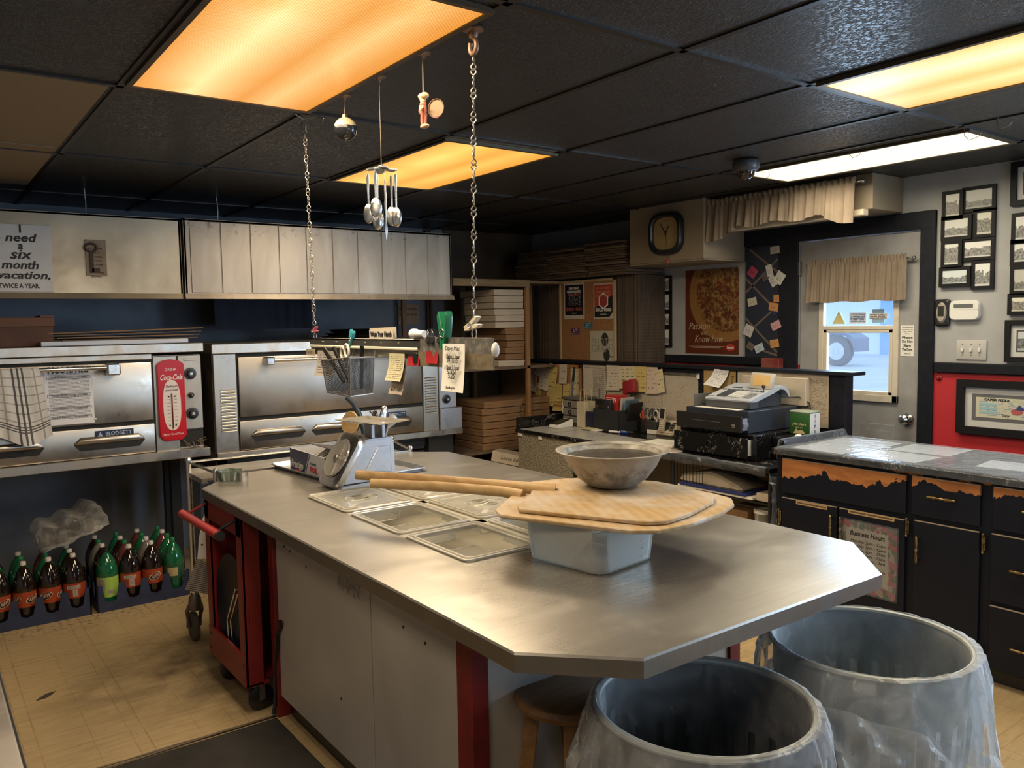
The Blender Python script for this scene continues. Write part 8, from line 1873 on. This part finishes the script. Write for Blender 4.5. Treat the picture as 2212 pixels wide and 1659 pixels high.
    # red cards behind acrylic
    for k, (u0, v0, u1, v1, la) in enumerate(((880, 770, 905, 791, 'crumpled red tag hanging below the strip joint'), (921, 759, 946, 786, 'red card taped to the right panel of the strip'))):
        hang(u0, v0, u1, v1, mat('red_card_%d' % k, (.33, .02, .025), .4), la, 'red_card', 'card', 1.286, 0, .004, 3)
    # mesh pen basket with scissors and markers
    t = thing('pen_basket', 'black mesh pen basket hanging from the strip with scissors inside', 'basket', (1.27, 2.6, 1.385))
    q = NT('wire_mesh'); uv = q.co('UV'); u, v, _ = q.sep(uv)
    s1 = q.mt('ABSOLUTE', q.mt('SINE', q.mt('MULTIPLY', q.mt('ADD', u, v), 60.0))); s2 = q.mt('ABSOLUTE', q.mt('SINE', q.mt('MULTIPLY', q.mt('SUBTRACT', u, v), 60.0)))
    hole = q.mt('GREATER_THAN', q.mt('MINIMUM', s1, s2), .52); q.set(c=(.05, .045, .04), r=.35, m=.6)
    tb = q.n('ShaderNodeBsdfTransparent'); mx = q.n('ShaderNodeMixShader'); q.put(mx.inputs[0], hole); q.t.links.new(q.b.outputs[0], mx.inputs[1]); q.t.links.new(tb.outputs[0], mx.inputs[2]); q.t.links.new(mx.outputs[0], q.out.inputs[0]); m_wm = q.m
    y0, y1, zt, zb = 2.70, 2.555, 1.505, 1.382; xb, xf = 1.285, 1.16
    top = [V((xf, y0 - .02, zt - .008)), V((xf + .02, y1 - .06, zt + .006)), V((xb, y1 - .03, zt + .004)), V((xb, y0, zt))]; bot = [V((xf + .015, y0 - .025, zb + .004)), V((xf + .03, y1 - .035, zb - .002)), V((xb, y1 - .01, zb)), V((xb, y0 - .015, zb + .002))]
    b = MB()
    for i in range(4): b.quad([bot[i], bot[(i + 1) % 4], top[(i + 1) % 4], top[i]])
    b.quad(bot); b.build('mesh_sides', m_wm, t, smooth=0)
    b = MB().tube(top, .003, 6, 0, True).tube(bot, .0025, 6, 0, True)
    for i in range(4): b.tube([top[i], bot[i]], .0022, 6)
    b.tube([top[3], (1.292, 2.69, 1.545)], .002, 5).tube([top[2], (1.292, 2.53, 1.545)], .002, 5); b.build('wire_frame', m_dullmetal, t)
    def scis(c, s, m, lab, rot):
        p = thing('scissors', lab, 'scissors', c); R0 = Matrix.Translation(c) @ rot
        for sg in (-1, 1):
            MB().tube([R0 @ V((sg * .020 * s + .015 * s * math.cos(a), .024 * s + .021 * s * math.sin(a), .003 * sg)) for a in [2 * PI * i / 16 for i in range(16)]], .0042 * s, 7, 0, True).build('handle', m, p)
            MB().tube([R0 @ V((sg * .012 * s, 0, .003 * sg)), R0 @ V((-sg * .004 * s, -.075 * s, 0))], [.005 * s, .002], 7, sq=.5).build('blade', m_chrome, p)
    scis((1.215, 2.60, 1.500), 1.1, mat('white_scissor_grip', (.60, .57, .50), .3), 'white handled scissors standing in the hanging mesh basket', face @ Matrix.Rotation(.25, 4, 'Z'))
    for k, (p, e, la) in enumerate((((1.225, 2.64, 1.42), (1.20, 2.745, 1.535), 'black marker leaning left out of the mesh basket'), ((1.240, 2.63, 1.42), (1.225, 2.72, 1.540), 'second black marker leaning beside the outermost one'), ((1.25, 2.56, 1.40), (1.25, 2.545, 1.548), 'black marker standing upright at the right of the mesh basket'))):
        p, e = V(p), V(e); t2 = thing('marker_pen', la, 'marker', p)
        MB().cyl(p, p + (e - p) * .62, .0065, n=10).build('barrel', m_blackp, t2); MB().cyl(p + (e - p) * .62, e, .0075, n=10).build('cap', mat('gloss_black', (.01, .01, .01), .15), t2)
    # ornaments on threads
    def suction(x, y): return Matrix.Translation((x, y, CEIL - .0065)) @ Matrix.Diagonal((1, 1, -1, 1))
    m_hk = mat('bronze_cup', (.17, .11, .075), .4, .4); SC = [(0, 0), (.024, 0), (.025, .004), (.012, .009), (.006, .014), (.005, .02), (0, .02)]
    m_thr = mat('dull_thread', (.16, .12, .08), .6)
    t = thing('ball_ornament', 'round ornament, black below and gold above, hanging from the ceiling', 'ornament', (1.30, 2.725, 2.27))
    MB().lathe(SC, 18, 0, suction(1.30, 2.725)).build('ceiling_hook', m_hk, t)
    MB().tube([(1.30, 2.725, 2.42), (1.302, 2.725, 2.40), (1.299, 2.725, 2.38), (1.30, 2.725, 2.362)], .0011, 5).build('thread', m_thr, t)
    q = NT('ball_paint'); o = q.co(); x, y, z = q.sep(o); k_ = q.mt('GREATER_THAN', q.mt('ADD', z, q.mt('MULTIPLY', q.noise(o, 30, 3), .02)), .063)
    q.set(c=q.mix(k_, (.012, .012, .014), (.33, .26, .15)), r=.15); 
    MB().sph((1.30, 2.725, 2.315), .041, 28).build('ball', q.m, t); MB().lathe([(0, .05), (.009, .05), (.010, .038), (.0, .038)], 14, 0, Matrix.Translation((1.30, 2.725, 2.315))).build('cap', m_gold, t)
    t = thing('spoon_chime', 'wind chime of hanging teaspoons below the ceiling', 'wind chime', (1.30, 2.46, 1.9)); cx, cy = 1.30, 2.462
    MB().lathe(SC, 18, 0, suction(cx, cy)).build('ceiling_hook', m_hk, t)
    MB().tube([(cx, cy, 2.42), (cx + .002, cy, 2.40), (cx, cy, 2.38), (cx, cy, 2.17), (cx, cy, 2.145)], .001, 5).build('cord', m_thr, t)
    b = MB()
    for k in range(6):
        a = k * PI / 3 + .2; b.prism([(.004, -.010), (.03, -.016), (.052, -.008), (.056, 0), (.052, .008), (.03, .016), (.004, .010)], -.002, .002, 0, Matrix.Translation((cx, cy, 2.138 - .004 * (k % 2))) @ Matrix.Rotation(a, 4, 'Z') @ Matrix.Rotation(.1, 4, 'Y'))
    b.sph((cx, cy, 2.138), .013, 12, 0, (1, 1, .7)); b.build('hub', m_dullmetal, t)
    for k, (a, r_, ztop, zl) in enumerate(((.3, .044, 2.118, .165), (1.5, .040, 2.122, .18), (2.6, .046, 2.118, .16), (3.7, .042, 2.122, .15), (4.7, .022, 2.095, .195), (5.6, .046, 2.115, .17))):
        x, y = cx + r_ * math.cos(a), cy + r_ * math.sin(a); b = MB(); zb = ztop - zl
        b.tube([(x, y, 2.135), (x, y, ztop - .004)], .0007, 4)
        if k == 4: b.tube([(x, y, ztop), (x, y, ztop - .05), (x, y, zb + .06), (x, y, zb + .03), (x, y, zb)], [.003, .004, .003, .006, .001], 8, sq=.5)
        else:
            b.tube([(x, y, ztop), (x, y, ztop - .02), (x, y, ztop - .06), (x, y, zb + .05)], [.004, .0055, .0035, .003], 8, sq=.5)
            b.sph((x, y, zb + .030), .033, 16, 0, (.22, .60, 1), Matrix.Rotation(.9 + .35 * math.sin(k * 2.1), 4, 'Z'))
        b.build('spoon' if k != 4 else 'knife', m_chrome, t)
    t = thing('chef_ornament', 'small clay chef figure holding a pan, hanging on a thread', 'ornament', (1.30, 2.175, 2.2)); x, y = 1.30, 2.180
    MB().lathe(SC, 18, 0, suction(1.30, 2.178)).build('ceiling_hook', m_hk, t)
    b = MB().tube([(x, y + .002, 2.42), (x, y + .003, 2.31)], .0009, 4); b.tube([(x, y - .001, 2.42), (x, y - .001, 2.31)], .0009, 4); b.build('thread', m_thr, t)
    m_clay = mat('clay_skin', (.50, .26, .13), .5); m_clr = mat('clay_red', (.42, .11, .06), .5)
    b = MB()
    # body grown along one chain: feet to neck
    b.tube([(x, y + .004, 2.252), (x, y + .006, 2.262), (x, y + .004, 2.278), (x, y, 2.286)], [.009, .013, .011, .006], 12); b.sph((x, y + .002, 2.283), .010, 12, 0, (1, 1, 1.1))
    b.tube([(x - .004, y - .002, 2.268), (x - .014, y - .012, 2.262), (x - .012, y - .024, 2.268)], [.005, .0045, .004], 8)
    b.tube([(x - .003, y + .002, 2.255), (x - .003, y + .007, 2.236), (x - .003, y + .006, 2.222)], [.006, .005, .004], 8); b.tube([(x + .005, y, 2.255), (x + .005, y + .002, 2.236), (x + .005, y + .001, 2.222)], [.006, .005, .004], 8)
    b.build('body', m_clr, t)
    b = MB().sph((x - .004, y - .004, 2.216), .009, 12, 0, (.8, 2.0, .7)); b.sph((x + .005, y - .002, 2.217), .009, 12, 0, (.8, 1.9, .7)); b.build('shoes', m_clay, t)
    b = MB().tube([(x, y + .002, 2.289), (x, y + .004, 2.302)], [.009, .011], 12); b.sph((x, y + .010, 2.307), .012, 12, 0, (1, 1, .75)); b.sph((x, y - .006, 2.306), .014, 12, 0, (1, 1.1, .7)); b.build('hat', mat('clay_cream', (.58, .38, .18), .5), t)
    MB().sph((x - .009, y + .001, 2.281), .0035, 8).build('nose', m_clay, t)
    MB().lathe([(0, 0), (.022, 0), (.0245, .003), (.0255, .003), (.0225, -.002), (0, -.002)], 28, 0, frm((x + .020, y - .040, 2.264), (.45, -.89, 0), LR) @ Matrix.Scale(1.1, 4)).build('pan', mat('tiny_pan', (.14, .085, .045), .35, .5), t)
    MB().sph((x + .022, y - .036, 2.240), .007, 10, 0, (1, 1.3, .8)).build('rose_trim', mat('trim_pink', (.45, .12, .12), .5), t)
overhead()

# ------------------------------------------------------------------ floor mat, scrap and the table at the left edge
def floor_things():
    t = thing('floor_mat', 'worn dark floor mat along the front of the island', 'mat', (.68, 2.0, 0))
    MB().box((.20, .8, .0005), (1.14, 3.21, .009), 0, .003).build('mat_body', mat('dark_mat', (.032, .029, .025), .75, c2=(.02, .018, .016), sc=7, bump=.4, bsc=120), t)
    b = MB(); r = random.Random(6)
    for k in range(5):
        y = 3.215 + .009 * k; b.tube([(.20 + .19 * i, y + r.uniform(-.006, .006) - .004 * i * (k - 2) * .5, .006 + r.uniform(0, .004)) for i in range(6)], .0025, 5)
    b.build('frayed_edge', mat('fray_tan', (.13, .10, .07), .8), t)
    b = MB().prism([(0, 0), (.03, .022), (.06, .035), (.095, .028), (.07, .008), (.04, -.006)], .0005, .003, 0, Matrix.Translation((.365, 4.035, 0)) @ Matrix.Rotation(.3, 4, 'Z'))
    tag(b.build('dark_scrap', mat('scrap_dark', (.05, .04, .035), .8)), 'dark torn scrap lying on the pale vinyl floor', 'scrap')
    t = thing('prep_table', 'steel prep table with a dark edge at the left picture edge', 'table', (-.25, 1.6, 0))
    MB().box((-.62, .55, .862), (.117, 2.75, .898), 0, .006, 2).build('table_top', steelmat('table_steel', (.36, .33, .30), .4), t)
    MB().box((.112, .55, .858), (.121, 2.75, .893), 0, .002).build('edge_strip', m_blackp, t)
    for x in (-.58, .05):
        for y in (.62, 2.64): MB().box((x, y, 0), (x + .045, y + .045, .862)).build('leg', m_dullmetal, t)
floor_things()
